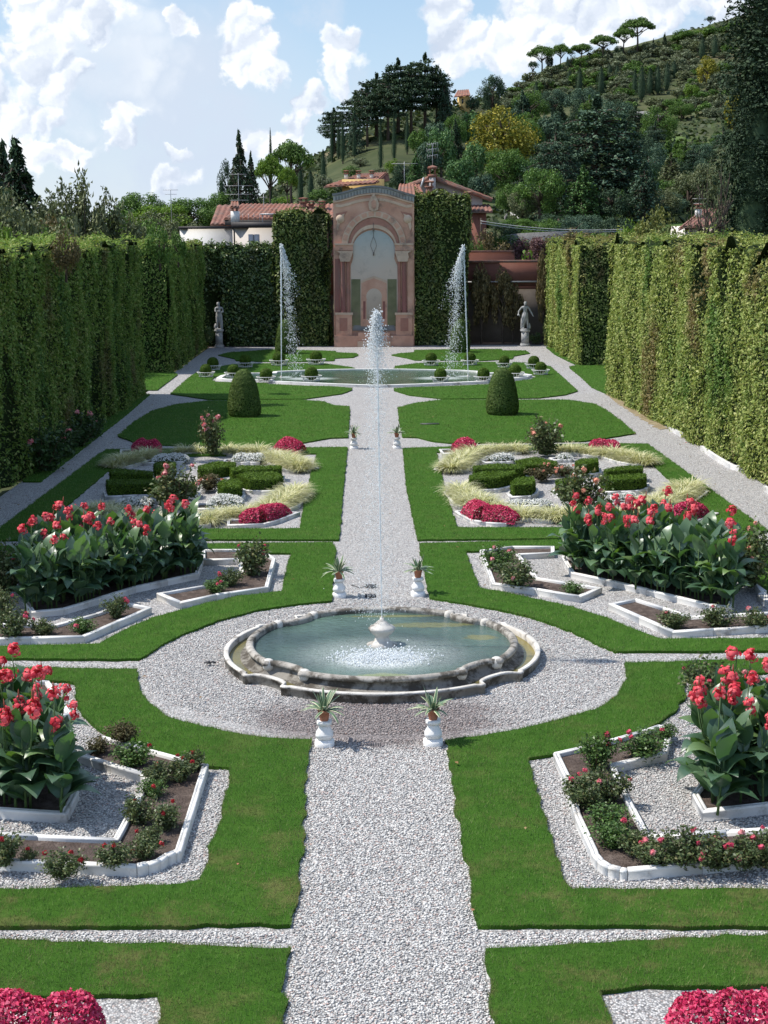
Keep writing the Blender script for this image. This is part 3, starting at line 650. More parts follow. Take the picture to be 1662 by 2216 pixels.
rim = [(2.045 + .062 * math.cos(a), .235 + .05 * math.sin(a)) + e for a in np.linspace(-.5, PI + .25, 14)]
rim += [(1.985, .12) + e, (1.985, -.02) + e]
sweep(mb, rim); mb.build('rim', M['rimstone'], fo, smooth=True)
for dg in range(4):                                    # scroll blocks where the lobes meet
    for sgn in (-1, 1):
        a = math.radians(45 + 90 * dg + sgn * 11.2); mb = MB()
        c, s_ = math.cos(a), math.sin(a); prof = [(0, .13), (.07, .13), (.085, .17), (.085, .24), (.07, .28), (.04, .295), (0, .297)]
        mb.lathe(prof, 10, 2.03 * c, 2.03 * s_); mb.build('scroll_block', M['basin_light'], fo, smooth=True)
mb = MB(); mb.lathe([(0, .0), (.16, .0), (.16, .16), (.22, .175), (.24, .20), (.13, .235), (.11, .30), (.10, .33), (.17, .39), (.19, .43), (.20, .45), (.19, .475), (.135, .50), (.115, .52), (.075, .56), (.04, .585), (.03, .62), (.0, .62)], 24)
V = mb.V[0]; a = np.arctan2(V[:, 1], V[:, 0]); rr = np.hypot(V[:, 0], V[:, 1]); flute = 1 + .07 * np.cos(a * 12) * ((V[:, 2] > .33) & (V[:, 2] < .53)); V[:, 0] *= flute; V[:, 1] *= flute
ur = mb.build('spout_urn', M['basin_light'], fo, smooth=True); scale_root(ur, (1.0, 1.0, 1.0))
mb = MB(); mb.prism([tuple(p) for p in lobed(1.97, .13, 9.5, .025, 180)], 0, 0)
M['pond'] = watermat('pond_water', (.036, .060, .056), (.092, .15, .115), [(FX + .0, FYC - .85, 1.05, .72, 1.0), (FX, FYC - .6, 1.7, 1.3, .36)], 9, .6,
                     [(FX + .75, FYC + 1.15, 1.0, .22, (.22, .20, .05), .55), (FX + 1.55, FYC + .35, .35, .22, (.24, .20, .04), .55), (FX + .0, FYC - 1.72, .42, .16, (.26, .28, .06), .7), (FX + .2, FYC + 1.75, .9, .1, (.25, .22, .05), .6)])
wt = link('water', MB().prism([tuple(p) for p in lobed(1.995, .15, 9.5, .03, 180)], .19, .195, (), False).mesh('water', M['pond']), None, (FX, FYC, 0)); tag(wt, kind='structure')
gw = MB(); sweep(gw, [(2.372, .06, .17, 8.5, .045), (2.19, .06, .13, 9.5, .025)]); g2 = gw.build('water', watermat('gutter_water', (.10, .09, .045), (.2, .16, .03), [(0, 0, .1, .1, 0)], 9, .2), None, (FX, FYC, 0)); tag(g2, kind='structure')

# ------------------------------------------------------------------ long pool at the far end
P = GG(pool_px); P = ccw(P); c = P.mean(0)
po = empty('pool', (c[0], c[1], 0), 0, 'long low pool with curved white stone edge among the ball topiaries', 'pool')
mb = MB(); I = offset_poly(P - c, .22); mb.prism([tuple(p) for p in P - c], -.02, .11, [[tuple(p) for p in I]]); mb.build('coping', M['white_stone'], po)
JL, JR = G(609, 819), G(1013, 817)
M['pool'] = watermat('pool_water', (.04, .085, .045), (.065, .12, .06), [(JL[0] + 1.3, JL[1] - .8, 1.6, 1.1, .6), (JR[0] - 1.3, JR[1] - .8, 1.6, 1.1, .6), (JL[0] + .2, JL[1], .5, .5, .7), (JR[0] - .2, JR[1], .5, .5, .7)], 3, .5)
wp = link('water', MB().prism([tuple(p) for p in offset_poly(P - c, .18)], .05, .06, (), False).mesh('water', M['pool']), None, (c[0], c[1], 0)); tag(wp, kind='structure')

# ------------------------------------------------------------------ water jets
def make_watermat():
    m, t, o = new_mat('white_water'); b = principled(t, o, (.92, .95, .97), .25, .5)
    tr = t.node('ShaderNodeBsdfTranslucent'); tr.inputs[0].default_value = (.9, .93, .95, 1); mx = t.node('ShaderNodeMixShader'); mx.inputs[0].default_value = .45
    t.link(b.outputs[0], mx.inputs[1]); t.link(tr.outputs[0], mx.inputs[2]); t.link(mx.outputs[0], o.inputs[0]); return m
M['wwater'] = make_watermat()
def jet(x, y, z0, z1, lean, drift, label, rs, sz, n_fall, head, spread):
    r = np.random.default_rng(rs); Hh = z1 - z0
    root = empty('water_jet', (x, y, z0), 0, label, 'water jet')
    t = np.linspace(0, 1, 60); path = np.stack([lean * t, 0 * t, Hh * t], -1); path[:, :2] += r.normal(0, sz * .18, (60, 2)) * t[:, None]
    mb = MB().tube(path, sz * (.55 + .5 * t + .25 * r.random(60)), 6); mb.build('stream', M['wwater'], root)
    n = 700; tt = r.random(n) ** .7; P = np.stack([lean * tt, 0 * tt, Hh * tt], -1) + r.normal(0, sz * .75, (n, 3)) * (0.25 + tt[:, None])
    V, F = octs(P, sz * r.uniform(.2, .7, n), None, r); mb = MB().add(V, F)
    n = int(n_fall * .45); q = np.abs(r.normal(0, 1, n)); q = q / 2.6; q = np.clip(q, 0, 1)        # dense broken head
    P = np.stack([lean + drift * q * head * .55, 0 * q, Hh - q * head], -1) + r.normal(0, 1, (n, 3)) * np.c_[(spread * (.12 + q * .55)), (spread * (.12 + q * .55)), np.full(n, head * .03)]
    V, F = octs(P, sz * r.uniform(.25, 1.1, n) * (1.1 - .6 * q), None, r); mb.add(V, F)
    n = n_fall; q = r.random(n) ** 1.25                                                             # falling drops
    P = np.stack([lean + drift * (q ** .75), 0 * q, Hh * (1 - q * 1.0)], -1) + r.normal(0, 1, (n, 3)) * np.c_[spread * (.15 + q * .8), spread * (.15 + q * .8), np.full(n, .05)]
    V, F = octs(P, sz * r.uniform(.14, .5, n), np.stack([np.ones(n), np.ones(n), r.uniform(1, 2.6, n)], -1), r); mb.add(V, F)
    o = mb.build('spray', M['wwater'], root); o['kind'] = 'stuff'
    mb = MB().lathe([(0, -.12), (sz * 2.6, -.12), (sz * 1.8, -.02), (sz * 1.2, .02), (0, .02)], 10); mb.build('nozzle', M['basin_light'], root)
    return root
zl = PL(604, 533, JL[1]); zr = PL(1008, 535, JR[1])
jet(JL[0], JL[1], .1, zl[1], zl[0] - JL[0] + .09, .55, 'tall thin water jet in the pool on the shaded hedge side', 5, .030, 2200, 2.2, .22)
jet(JR[0], JR[1], .1, zr[1], zr[0] - JR[0] - .09, -.58, 'tall thin water jet in the pool on the sunlit hedge side', 6, .030, 2600, 2.6, .25)
zc = PL(815, 680, FYC)
jet(FX, FYC, .62, zc[1], zc[0] - FX, -.05, 'water jet rising from the urn of the round fountain', 8, .0125, 6500, 1.1, .22)
r = np.random.default_rng(4); n = 1500; a = r.uniform(0, 2 * PI, n); q = np.sqrt(r.random(n)) * r.uniform(.3, 1, n)
P = np.stack([FX + .95 * q * np.cos(a), FYC - .82 + .55 * q * np.sin(a), .2 + np.abs(r.normal(0, .05, n))], -1); V, F = octs(P, r.uniform(.005, .017, n), None, r)
tag(MB().add(V, F).build('splash', M['wwater']), 'white splash of drops on the water of the round fountain', 'splash', kind='stuff')

# ------------------------------------------------------------------ urn stands and potted agaves
def make_pedestal():
    root = empty('pedestal', (0, 0, 0)); mb = MB()
    def sq(prof):  # square in plan with cut corners
        n = 8; th = [math.radians(22.5 + 45 * k) for k in range(8)]; V = []
        for r_, z in prof:
            for sx, sy in ((1, .62), (.62, 1), (-.62, 1), (-1, .62), (-1, -.62), (-.62, -1), (.62, -1), (1, -.62)): V.append((sx * r_, sy * r_, z))
        return V, grid_faces(len(prof), n, True)[:, ::-1]
    mb.add(*sq([(.125, 0), (.125, .055), (.118, .062), (.105, .07), (.098, .085), (0, .085)])); mb.build('foot', M['pedestal'], root)
    mb = MB(); mb.add(*sq([(.075, .086), (.10, .11), (.113, .145), (.11, .165), (.085, .21), (.066, .255), (.062, .27), (0, .27)])); mb.build('body', M['pedestal'], root)
    mb = MB(); mb.add(*sq([(.0, .271), (.064, .271), (.082, .285), (.095, .29), (.095, .325), (.088, .332), (0, .332)])); mb.build('cap', M['pedestal'], root)
    return know(root)
M['agave'] = None
def make_agavemat():
    m, t, o = new_mat('agave_leaf'); at = t.node('ShaderNodeAttribute', attribute_name='edge'); g_ = t.node('ShaderNodeNewGeometry')
    c = t.ramp(at.outputs['Fac'], [(0, (.085, .15, .085)), (.45, (.13, .21, .11)), (.62, (.55, .56, .36)), (1, (.62, .62, .42))])
    principled(t, o, c, .5, .35); return m
M['agave'] = make_agavemat()
def make_agave(rs):
    r = np.random.default_rng(rs); root = empty('potted_agave', (0, 0, 0)); mb = MB()
    mb.lathe([(0, 0), (.052, 0), (.056, .01), (.073, .115), (.082, .118), (.084, .145), (.074, .146), (.070, .13), (0, .128)], 18); mb.build('pot', M['terracotta'], root, smooth=False)
    mb = MB(); ed = []
    for k in range(26):
        az = 2.4 * k + r.uniform(-.3, .3); el = math.radians(r.uniform(15, 82) if k > 4 else r.uniform(60, 88)); L = r.uniform(.2, .37); Wd = r.uniform(.018, .026)
        u = np.array([math.cos(az), math.sin(az), 0]); side = np.array([-math.sin(az), math.cos(az), 0]); p = np.array([0, 0, .13]) + u * .015; V = []; e_ = el; ns = 8
        for i in range(ns):
            s = i / (ns - 1); ww = Wd * (.55 + 1.3 * s) * (1 - s) ** .75 * 1.6 if s < 1 else 0
            d = u * math.cos(e_) + np.array([0, 0, 1]) * math.sin(e_); nn = np.cross(side, d); lift = -nn * ww * .45
            for q, ev in ((-1, 1), (-.5, .2), (0, 0), (.5, .2), (1, 1)): V.append(p + side * ww * q + lift * abs(q) * -1); ed.append(ev)
            p = p + d * L / (ns - 1); e_ -= (math.radians(r.uniform(4, 16)) if el < 1.2 else math.radians(3))
        mb.add(V, grid_faces(ns, 5))
    o = mb.build('leaves', M['agave'], root); at = o.data.attributes.new('edge', 'FLOAT', 'POINT'); at.data.foreach_set('value', np.array(ed, np.float32))
    MB().lathe([(.0, .1305), (.07, .1305)], 14).build('soil', M['soil'], root)
    return know(root)
ped0 = make_pedestal(); ag = [make_agave(21), make_agave(22)]
spots = [(702, 1618, 1.0, 'nearest', 'shaded'), (938, 1616, 1.0, 'nearest', 'sunlit'), (734, 1294, 1.0, 'middle', 'shaded'), (905, 1291, 1.0, 'middle', 'sunlit'), (766, 972, 1.0, 'farthest', 'shaded'), (859, 971, 1.0, 'farthest', 'sunlit')]
for i, (px, py, s, wh, sd_) in enumerate(spots):
    x, y = G(px, py); y += .1
    l1 = f'white baluster pedestal of the {wh} pair along the path, {sd_} hedge side'; l2 = f'variegated agave in a terracotta pot on the {wh} pedestal, {sd_} hedge side'
    if i == 0: p = ped0; p.location = (x, y, 0); tag(p, l1, 'pedestal', 'pedestals along the path'); a = ag[0]; a.location = (x, y, .332); tag(a, l2, 'potted plant', 'potted agaves')
    else:
        p = dup(ped0, (x, y, 0), random.uniform(-.08, .08), 1, l1)
        if i == 1: a = ag[1]; a.location = (x, y, .332); tag(a, l2, 'potted plant', 'potted agaves')
        else: a = dup(ag[i % 2], (x, y, .332), random.uniform(0, 6), 1, l2)
x, y = G(813, 1613)
dc = empty('drain_cover', (x, y, 0), 0, 'oval iron drain cover in the gravel between the nearest pedestals', 'drain cover'); MB().lathe([(0, -.01), (.115, -.01), (.115, .012), (.105, .014), (.10, .010), (0, .012)], 28).build('lid', M['drain'], dc)
mb = MB()
for k in range(-2, 3): mb.box(k * .03 - .006, k * .03 + .006, -.06, .06, .0125, .017)
mb.build('grating', M['iron'], dc)
for (px, py, lb) in ((803, 1271, 'flat dark floodlight in the path nearer the long pool'), (802, 1292, 'flat dark floodlight in the path nearer the round fountain')):
    x, y = G(px, py); fl = empty('floodlight', (x, y, 0), 0, lb, 'floodlight', 'floodlights sunk in the path'); MB().lathe([(0, 0), (.085, 0), (.09, .03), (.075, .045), (.03, .05), (0, .05)], 12).build('housing', M['iron'], fl)
    MB().box(-.10, -.07, -.02, .02, 0, .06).build('bracket', M['iron'], fl); MB().box(.07, .10, -.02, .02, 0, .06).build('bracket', M['iron'], fl)
    if py < 1280: MB().tube([(-.1, 0, .02), (-.22, -.08, .012), (-.28, .05, .012), (-.38, .16, .012)], .006, 6).build('cable', M['iron'], fl)
x, y = G(930, 921); dl = empty('lawn_drain', (x, y, LAWN_Z), 0, 'small dark drain in the far lawn, sunlit hedge side', 'drain'); MB().box(-.32, .32, -.1, .1, -.01, .03).build('grate', M['iron'], dl)
x, y = G(455, 1441); sp = empty('water_tap', (x, y, 0), 0, 'small dark rusty tap with a pipe standing beside the round fountain', 'tap')
MB().tube([(0, 0, 0), (0, 0, .05), (.03, .0, .065), (.09, .0, .05)], .016, 8).build('pipe', M['iron'], sp); MB().lathe([(0, .04), (.035, .045), (.04, .06), (.03, .075), (0, .08)], 10, -.03, 0).box(-.09, -.04, -.012, .012, .05, .065).build('valve', M['iron'], sp)
x, y = G(1120, 1433)

# ------------------------------------------------------------------ statues
M['marble_s'] = M['marble']
def skin(name, joints, edges, mat, parent, sub=2):
    me = bpy.data.meshes.new(name); me.from_pydata([j[:3] for j in joints], edges, []); me.materials.append(mat); o = link(name, me, parent)
    md = o.modifiers.new('skin', 'SKIN'); md.use_smooth_shade = True; me.skin_vertices or None
    for v, j in zip(me.skin_vertices[0].data, joints): v.radius = (j[3], j[4] if len(j) > 4 else j[3])
    me.skin_vertices[0].data[0].use_root = True
    s = o.modifiers.new('sub', 'SUBSURF'); s.levels = s.render_levels = sub; return o
def cloth(name, rings, mat, parent, folds=9, amp=.02, seed=0):
    """hanging drapery: rings of (cx, cy, z, rx, ry)"""
    n = 40; th = np.arange(n) * 2 * PI / n; V = []
    for i, (cx, cy, z, rx, ry) in enumerate(rings):
        f = 1 + amp / max(rx, .03) * np.sin(folds * th + i * .35 + seed) * (.3 + .7 * i / len(rings)); V.append(np.stack([cx + rx * np.cos(th) * f, cy + ry * np.sin(th) * f, z + .012 * np.sin(3 * th + seed)], -1))
    return MB().add(np.concatenate(V), grid_faces(len(rings), n, True)[:, ::-1]).build(name, mat, parent, smooth=True)
def ped_box(x, y, h, wd, label):
    root = empty('statue_pedestal', (x, y, 0), 0, label, 'pedestal', 'statue pedestals'); a = wd / 2
    MB().box(-a - .06, a + .06, -a - .06, a + .06, 0, .12).box(-a - .03, a + .03, -a - .03, a + .03, .12, .17).build('base', M['marble'], root)
    MB().box(-a, a, -a, a, .17, h - .13).build('shaft', M['marble'], root); MB().box(-a - .03, a + .03, -a - .03, a + .03, h - .13, h - .09).box(-a - .06, a + .06, -a - .06, a + .06, h - .09, h).build('cap', M['marble'], root)
x, y = G(1136, 749); ped_box(x, y, .93, .40, 'plain square grey pedestal under the statue on the sunlit hedge side')
st = empty('statue', (x, y, .93), 0, 'weathered stone statue of a man with one bent arm before the red wall', 'statue', 'garden statues')
MB().lathe([(0, 0), (.24, 0), (.25, .03), (.23, .06), (0, .06)], 14).build('plinth', M['marble'], st)
J = [(0, 0, .86, .125, .105), (.0, 0, 1.0, .115, .09), (-.01, .0, 1.16, .15, .10), (-.01, 0, 1.27, .13, .085), (-.01, -.01, 1.345, .05, .05), (.0, -.02, 1.40, .065, .07), (.005, -.03, 1.48, .085, .095), (.005, -.03, 1.56, .06, .07),
     (-.19, 0, 1.27, .06), (-.36, .03, 1.05, .045), (-.40, -.12, .86, .036), (-.37, -.17, .83, .03), (.19, 0, 1.26, .06), (.31, -.02, 1.02, .045), (.43, -.10, .80, .034), (.47, -.12, .74, .026),
     (-.09, 0, .78, .10), (-.11, -.05, .46, .068), (-.10, .01, .12, .042), (-.11, -.09, .075, .035), (.09, 0, .78, .10), (.13, -.03, .46, .068), (.15, .03, .12, .042), (.18, -.06, .075, .035)]
skin('figure', J, [(0, 1), (1, 2), (2, 3), (3, 4), (4, 5), (5, 6), (6, 7), (3, 8), (8, 9), (9, 10), (10, 11), (3, 12), (12, 13), (13, 14), (14, 15), (0, 16), (16, 17), (17, 18), (18, 19), (0, 20), (20, 21), (21, 22), (22, 23)], M['marble'], st)
cloth('drapery', [(0, 0, .98, .14, .11), (.0, 0, .90, .165, .135), (-.02, -.01, .78, .18, .15), (-.06, 0, .62, .17, .14), (-.10, .03, .45, .14, .12), (-.13, .06, .25, .11, .09), (-.14, .07, .08, .10, .08)], M['marble'], st, 8, .02)
MB().tube([(-.46, -.16, .86), (-.30, -.16, .80)], .045, 8).build('scroll', M['marble'], st, smooth=True)
MB().tube([(.26, .06, .05), (.25, .06, .2), (.22, .06, .36)], [.085, .075, .06], 9).build('tree_stump', M['marble'], st, smooth=True)
cloth('hair', [(.005, -.01, 1.585, .02, .025), (.005, -.01, 1.575, .06, .065), (.005, .0, 1.53, .085, .085), (.005, .02, 1.47, .085, .08), (.005, .03, 1.42, .06, .05)], M['marble'], st, 11, .008)
x, y = G(475, 752); ped_box(x, y, 1.02, .38, 'grey pedestal with a moulded cap under the statue on the shaded hedge side')
st = empty('statue', (x, y, 1.02), .25, 'weathered stone statue with folded arms and a hanging cloak in the shade', 'statue', 'garden statues')
MB().lathe([(0, 0), (.22, 0), (.24, .03), (.21, .06), (0, .06)], 14).build('plinth', M['marble'], st)
J = [(0, 0, .84, .125, .105), (.01, 0, .98, .115, .09), (.02, .0, 1.14, .15, .10), (.02, 0, 1.24, .13, .085), (.01, -.01, 1.32, .05, .05), (.0, -.02, 1.37, .065, .07), (-.015, -.03, 1.45, .085, .095), (-.015, -.03, 1.53, .06, .07),
     (-.17, -.01, 1.23, .06), (-.21, -.14, 1.03, .048), (-.02, -.23, 1.06, .038), (.09, -.21, 1.10, .028), (.2, -.01, 1.23, .06), (.24, -.13, 1.0, .048), (.06, -.25, 1.0, .038), (-.06, -.24, 1.03, .028),
     (-.09, 0, .76, .10), (-.10, -.04, .45, .068), (-.08, .02, .12, .042), (-.09, -.08, .075, .035), (.09, 0, .76, .10), (.11, -.05, .45, .068), (.10, .0, .12, .042), (.12, -.10, .075, .035)]
skin('figure', J, [(0, 1), (1, 2), (2, 3), (3, 4), (4, 5), (5, 6), (6, 7), (3, 8), (8, 9), (9, 10), (10, 11), (3, 12), (12, 13), (13, 14), (14, 15), (0, 16), (16, 17), (17, 18), (18, 19), (0, 20), (20, 21), (21, 22), (22, 23)], M['marble'], st)
cloth('drapery', [(.02, 0, .99, .15, .12), (.02, 0, .9, .17, .14), (.03, 0, .76, .18, .15), (.06, .01, .6, .16, .14), (.12, .03, .42, .11, .1), (.15, .04, .25, .08, .07), (.15, .05, .08, .07, .06)], M['marble'], st, 9, .018)
cloth('hair', [(-.015, -.01, 1.555, .02, .025), (-.015, -.01, 1.545, .06, .065), (-.015, .0, 1.5, .085, .085), (-.015, .02, 1.44, .085, .08), (-.015, .03, 1.38, .055, .05)], M['marble'], st, 11, .008)
MB().tube([(-.2, .05, .05), (-.19, .06, .2), (-.15, .06, .34)], [.085, .07, .06], 9).build('tree_stump', M['marble'], st, smooth=True)

# ------------------------------------------------------------------ clipped yew domes, balls and box hedges
M['yew'] = leafmat('yew_leaf', [(0, (.065, .115, .03)), (.5, (.115, .185, .045)), (.9, (.165, .24, .06)), (1, (.2, .26, .075))], .2, patch=[(.45, .7, (.07, .14, .032), .6)], pscale=1.2)
M['box'] = leafmat('box_leaf', [(0, (.045, .095, .010)), (.5, (.085, .16, .016)), (1, (.14, .23, .026))], .22)
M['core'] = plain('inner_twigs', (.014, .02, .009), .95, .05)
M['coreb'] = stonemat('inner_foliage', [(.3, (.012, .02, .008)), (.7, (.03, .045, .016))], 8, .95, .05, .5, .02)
def dome(label, px, py, hw_px, top_px, rs):
    x, y = G(px, py); s = y / FPX; R = hw_px * s; Ht = (py - top_px) * s * 1.03; y += R * .8
    r = np.random.default_rng(rs); root = empty('topiary_dome', (x, y, LAWN_Z), 0, label, 'topiary', 'clipped yew domes on the lawns')
    pr = [(.0, 1.0), (.22, .985), (.42, .93), (.58, .84), (.72, .72), (.86, .5), (.96, .3), (1.0, .16), (.96, .06), (.86, .0)]
    f = lambda z: np.interp(z, [p[1] for p in pr][::-1], [p[0] for p in pr][::-1])
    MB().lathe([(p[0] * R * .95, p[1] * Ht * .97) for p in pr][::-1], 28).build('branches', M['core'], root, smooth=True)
    n = 15000; z = np.abs(1 - r.random(n) ** .8 * 1.0); a = r.uniform(0, 2 * PI, n); rad = f(z) * R
    top = r.random(n) < .3; q = np.sqrt(r.random(n)) * .9; rad = np.where(top, q * R, rad); zz = np.where(top, np.interp(q, [p[0] for p in pr[:8]], [p[1] for p in pr[:8]]), z)
    dz = .01; sl = -(f(np.clip(zz + .02, 0, 1)) - f(np.clip(zz - .02, 0, 1))) * R / (.04 * Ht); N = np.stack([np.cos(a), np.sin(a), np.clip(-(-sl), -.5, 4)], -1)
    P = np.stack([rad * np.cos(a), rad * np.sin(a), zz * Ht], -1) * (1 + nz(np.stack([rad * np.cos(a), rad * np.sin(a), zz * Ht], -1), .9, rs, 3)[:, None] * .035); P[:, 2] = np.maximum(P[:, 2], .01)
    MB().quads(cards(P, N, .06, .5, .7, r)).build('foliage', M['yew'], root)
dome('large clipped yew dome on the near lawn by the shaded hedge', 527, 906, 36, 807, 1)
dome('large clipped yew dome on the near lawn by the sunlit hedge', 1089, 902, 36, 802, 2)
dome('small clipped yew dome beyond the pool on the shaded hedge side', 618, 768, 23, 697, 3)
dome('small clipped yew dome beyond the pool on the sunlit hedge side', 996, 765, 22, 697, 4)
def make_ball(rs):
    r = np.random.default_rng(rs); root = empty('ball_topiary', (0, 0, 0)); R = .27
    bm = MB(); th = np.linspace(-PI / 2, PI / 2, 12); bm.lathe([(R * .93 * math.cos(t), R + .08 + R * .93 * math.sin(t)) for t in th], 16).build('branches', M['core'], root, smooth=True)
    N = unit(r.normal(size=(3200, 3))); P = np.array([0, 0, R + .08]) + N * R * (1 + nz(N, .8, rs)[:, None] * .05); MB().quads(cards(P, N, .055, .5, .7, r)).build('foliage', M['box'], root)
    mb = MB()
    for z, rr in ((.24, .42), (.05, .33)):
        t = np.linspace(0, 2 * PI, 33); lob = rr * (1 + (.045 * np.abs(np.sin(5 * t)) if z > .1 else 0)); mb.tube(np.stack([lob * np.cos(t), lob * np.sin(t), np.full(33, z)], -1), .017, 6, False)
    mb.build('rim', M['white_metal'], root)
    for k in range(20):
        a = 2 * PI * k / 20; mb = MB().tube([(.33 * math.cos(a), .33 * math.sin(a), .0), (.34 * math.cos(a), .34 * math.sin(a), .12), (.43 * math.cos(a), .43 * math.sin(a), .24)], .009, 5); mb.build('rod', M['white_metal'], root)
    return know(root)
ball0 = make_ball(31)
BALLS = [(684, 791, 13, 'beyond the pool, third from the shaded path'), (604, 793, 13, 'beyond the pool, second from the shaded path'), (531, 797, 12, 'beyond the pool, shaded and farthest from the jet'), (461, 803, 12, 'by the shaded path, farther of two together'), (446, 818, 12, 'by the shaded path, nearer of two together'),
         (505, 819, 12, 'partly behind the large yew dome on the shaded side'), (576, 829, 13, 'between the pool and the large yew dome, shaded side'), (674, 828, 14, 'on the near pool edge beside the spray, shaded side'),
         (933, 793, 12, 'beyond the pool, nearest the centre on the sunlit side'), (1017, 792, 12, 'beyond the pool, just behind the sunlit side jet'), (1091, 797, 11, 'beyond the pool, third from the centre on the sunlit side'), (1155, 800, 12, 'by the sunlit path, farther of two together'), (1170, 813, 12, 'by the sunlit path, nearer of two together'),
         (1114, 820, 13, 'partly behind the large yew dome on the sunlit side'), (1046, 828, 13, 'between the pool and the large yew dome, sunlit side'), (953, 829, 13, 'on the near pool edge beside the spray, sunlit side')]
for i, (px, py, hr, tx) in enumerate(BALLS):
    x, y = G(px, py); s = hr * y / FPX / .27; lb = 'box ball in wire basket ' + tx
    if i == 0: ball0.location = (x, y, LAWN_Z); scale_root(ball0, s); tag(ball0, lb, 'topiary', 'box balls in wire baskets round the pool')
    else: dup(ball0, (x, y, LAWN_Z), random.uniform(0, 6), s, lb)
BOXH = .36
def boxhedge(pts, label, rs):
    r = np.random.default_rng(rs); P = ccw(resample(GG(pts, BOXH), .12)); c = P.mean(0); P = P - c
    P = offset_poly(P, .045)
    root = empty('box_hedge', (c[0], c[1], 0), 0, label, 'hedge', 'wedge hedges of the knot gardens')
    mb = MB(); O = offset_poly(P, -.11); curb_mesh(mb, O[::3], .075, .10); mb.build('border', M['white_stone'], root)
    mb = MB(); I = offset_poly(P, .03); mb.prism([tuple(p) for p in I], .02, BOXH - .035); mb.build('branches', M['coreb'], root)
    R = resample(P, .03); e_ = unit(np.roll(R, -1, 0) - R); nrm = np.stack([e_[:, 1], -e_[:, 0]], -1); k = r.integers(0, len(R), len(R) * 34)
    z = r.random(len(k)) * (BOXH - .02) + .02; Ps = np.c_[R[k] + r.normal(0, .012, (len(k), 2)), z]; Ns = np.c_[nrm[k], np.zeros(len(k))]
    pt, ar = poly_area_samples([tuple(p) for p in P], [], 1, r); pt, _ = poly_area_samples([tuple(p) for p in P], [], int(ar * 2600), r); Pt = np.c_[pt, BOXH + r.normal(0, .012, len(pt))]; Nt = np.tile((0, 0, 1.0), (len(pt), 1))
    MB().quads(np.r_[cards(Ps, Ns, .042, .55, .8, r), cards(Pt, Nt, .042, .55, .7, r)]).build('foliage', M['box'], root)
HB = {'shaded': [([(425, 1008), (470, 998), (513, 1000), (510, 1008), (455, 1017), (428, 1015)], 'far wedge pointing to the centre'), ([(494, 1012), (520, 1007), (611, 1007), (611, 1014), (530, 1019), (500, 1020)], 'far long bar beside the central path'), ([(507, 1028), (530, 1021), (600, 1021), (616, 1030), (600, 1038), (540, 1040)], 'near long bar beside the central path'),
      ([(468, 1046), (480, 1037), (515, 1036), (527, 1045), (520, 1055), (480, 1057)], 'blunt near wedge in front of white flowers'), ([(329, 1003), (345, 998), (383, 999), (380, 1010), (335, 1015)], 'blunt far wedge in front of white flowers'), ([(233, 1018), (250, 1013), (334, 1020), (332, 1027), (240, 1026)], 'far outer bar away from the path'), ([(226, 1038), (348, 1036), (330, 1047), (232, 1050)], 'near outer bar away from the path'), ([(326, 1052), (360, 1042), (428, 1042), (425, 1050), (345, 1062)], 'near wedge hidden behind the rose')],
      'sunlit': [([(1112, 996), (1157, 988), (1209, 999), (1207, 1005), (1137, 1008)], 'far wedge pointing to the centre'), ([(1021, 1008), (1073, 1003), (1140, 1005), (1137, 1014), (1088, 1016), (1023, 1015)], 'far long bar beside the central path'), ([(1012, 1029), (1038, 1021), (1117, 1018), (1120, 1024), (1078, 1035), (1014, 1038)], 'near long bar beside the central path'),
      ([(1101, 1044), (1117, 1033), (1157, 1031), (1162, 1041), (1152, 1049), (1110, 1051)], 'blunt near wedge in front of low flowers'), ([(1241, 999), (1256, 992), (1296, 991), (1298, 1001), (1251, 1006)], 'blunt far wedge in front of pale flowers'), ([(1303, 1016), (1335, 1009), (1392, 1007), (1394, 1015), (1311, 1021)], 'far outer bar away from the path'), ([(1293, 1029), (1400, 1024), (1402, 1032), (1385, 1038), (1311, 1041)], 'near outer bar away from the path'), ([(1199, 1038), (1231, 1032), (1256, 1038), (1251, 1047), (1207, 1048)], 'near wedge hidden behind the rose')]}
for sd_, lst in HB.items():
    for i, (pts, tx) in enumerate(lst): boxhedge(pts, f'clipped box hedge, {tx}, {sd_} knot garden', 50 + i)
# ------------------------------------------------------------------ tall hedges
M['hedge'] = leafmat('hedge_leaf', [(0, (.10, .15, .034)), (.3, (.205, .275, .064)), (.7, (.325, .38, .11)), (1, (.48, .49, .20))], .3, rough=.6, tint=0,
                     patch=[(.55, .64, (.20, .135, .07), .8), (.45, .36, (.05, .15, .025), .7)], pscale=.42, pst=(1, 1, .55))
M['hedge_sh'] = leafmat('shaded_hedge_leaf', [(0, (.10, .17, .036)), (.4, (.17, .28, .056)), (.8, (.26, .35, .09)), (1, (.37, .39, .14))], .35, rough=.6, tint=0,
                        patch=[(.55, .66, (.18, .13, .07), .75), (.44, .35, (.04, .13, .04), .6)], pscale=.42, pst=(1, 1, .55))  # same leaf as the sunlit hedge; colour raised in place of missing skylight
M['laurel'] = leafmat('laurel_leaf', [(0, (.04, .075, .022)), (.5, (.08, .14, .038)), (.85, (.14, .20, .055)), (1, (.24, .26, .10))], .15, rough=.35, spec=.5, tint=0, patch=[(.55, .7, (.10, .075, .035), .5)], pscale=.5)
M['vinecol'] = leafmat('clipped_column_leaf', [(0, (.06, .095, .022)), (.5, (.12, .175, .038)), (.85, (.21, .255, .065)), (1, (.30, .30, .11))], .2, rough=.45, spec=.35, tint=0, patch=[(.54, .68, (.11, .08, .04), .55)], pscale=.8)
M['bark'] = stonemat('bark', [(.3, (.055, .042, .034)), (.7, (.12, .095, .075))], 9, .95, .1, .8, .02)
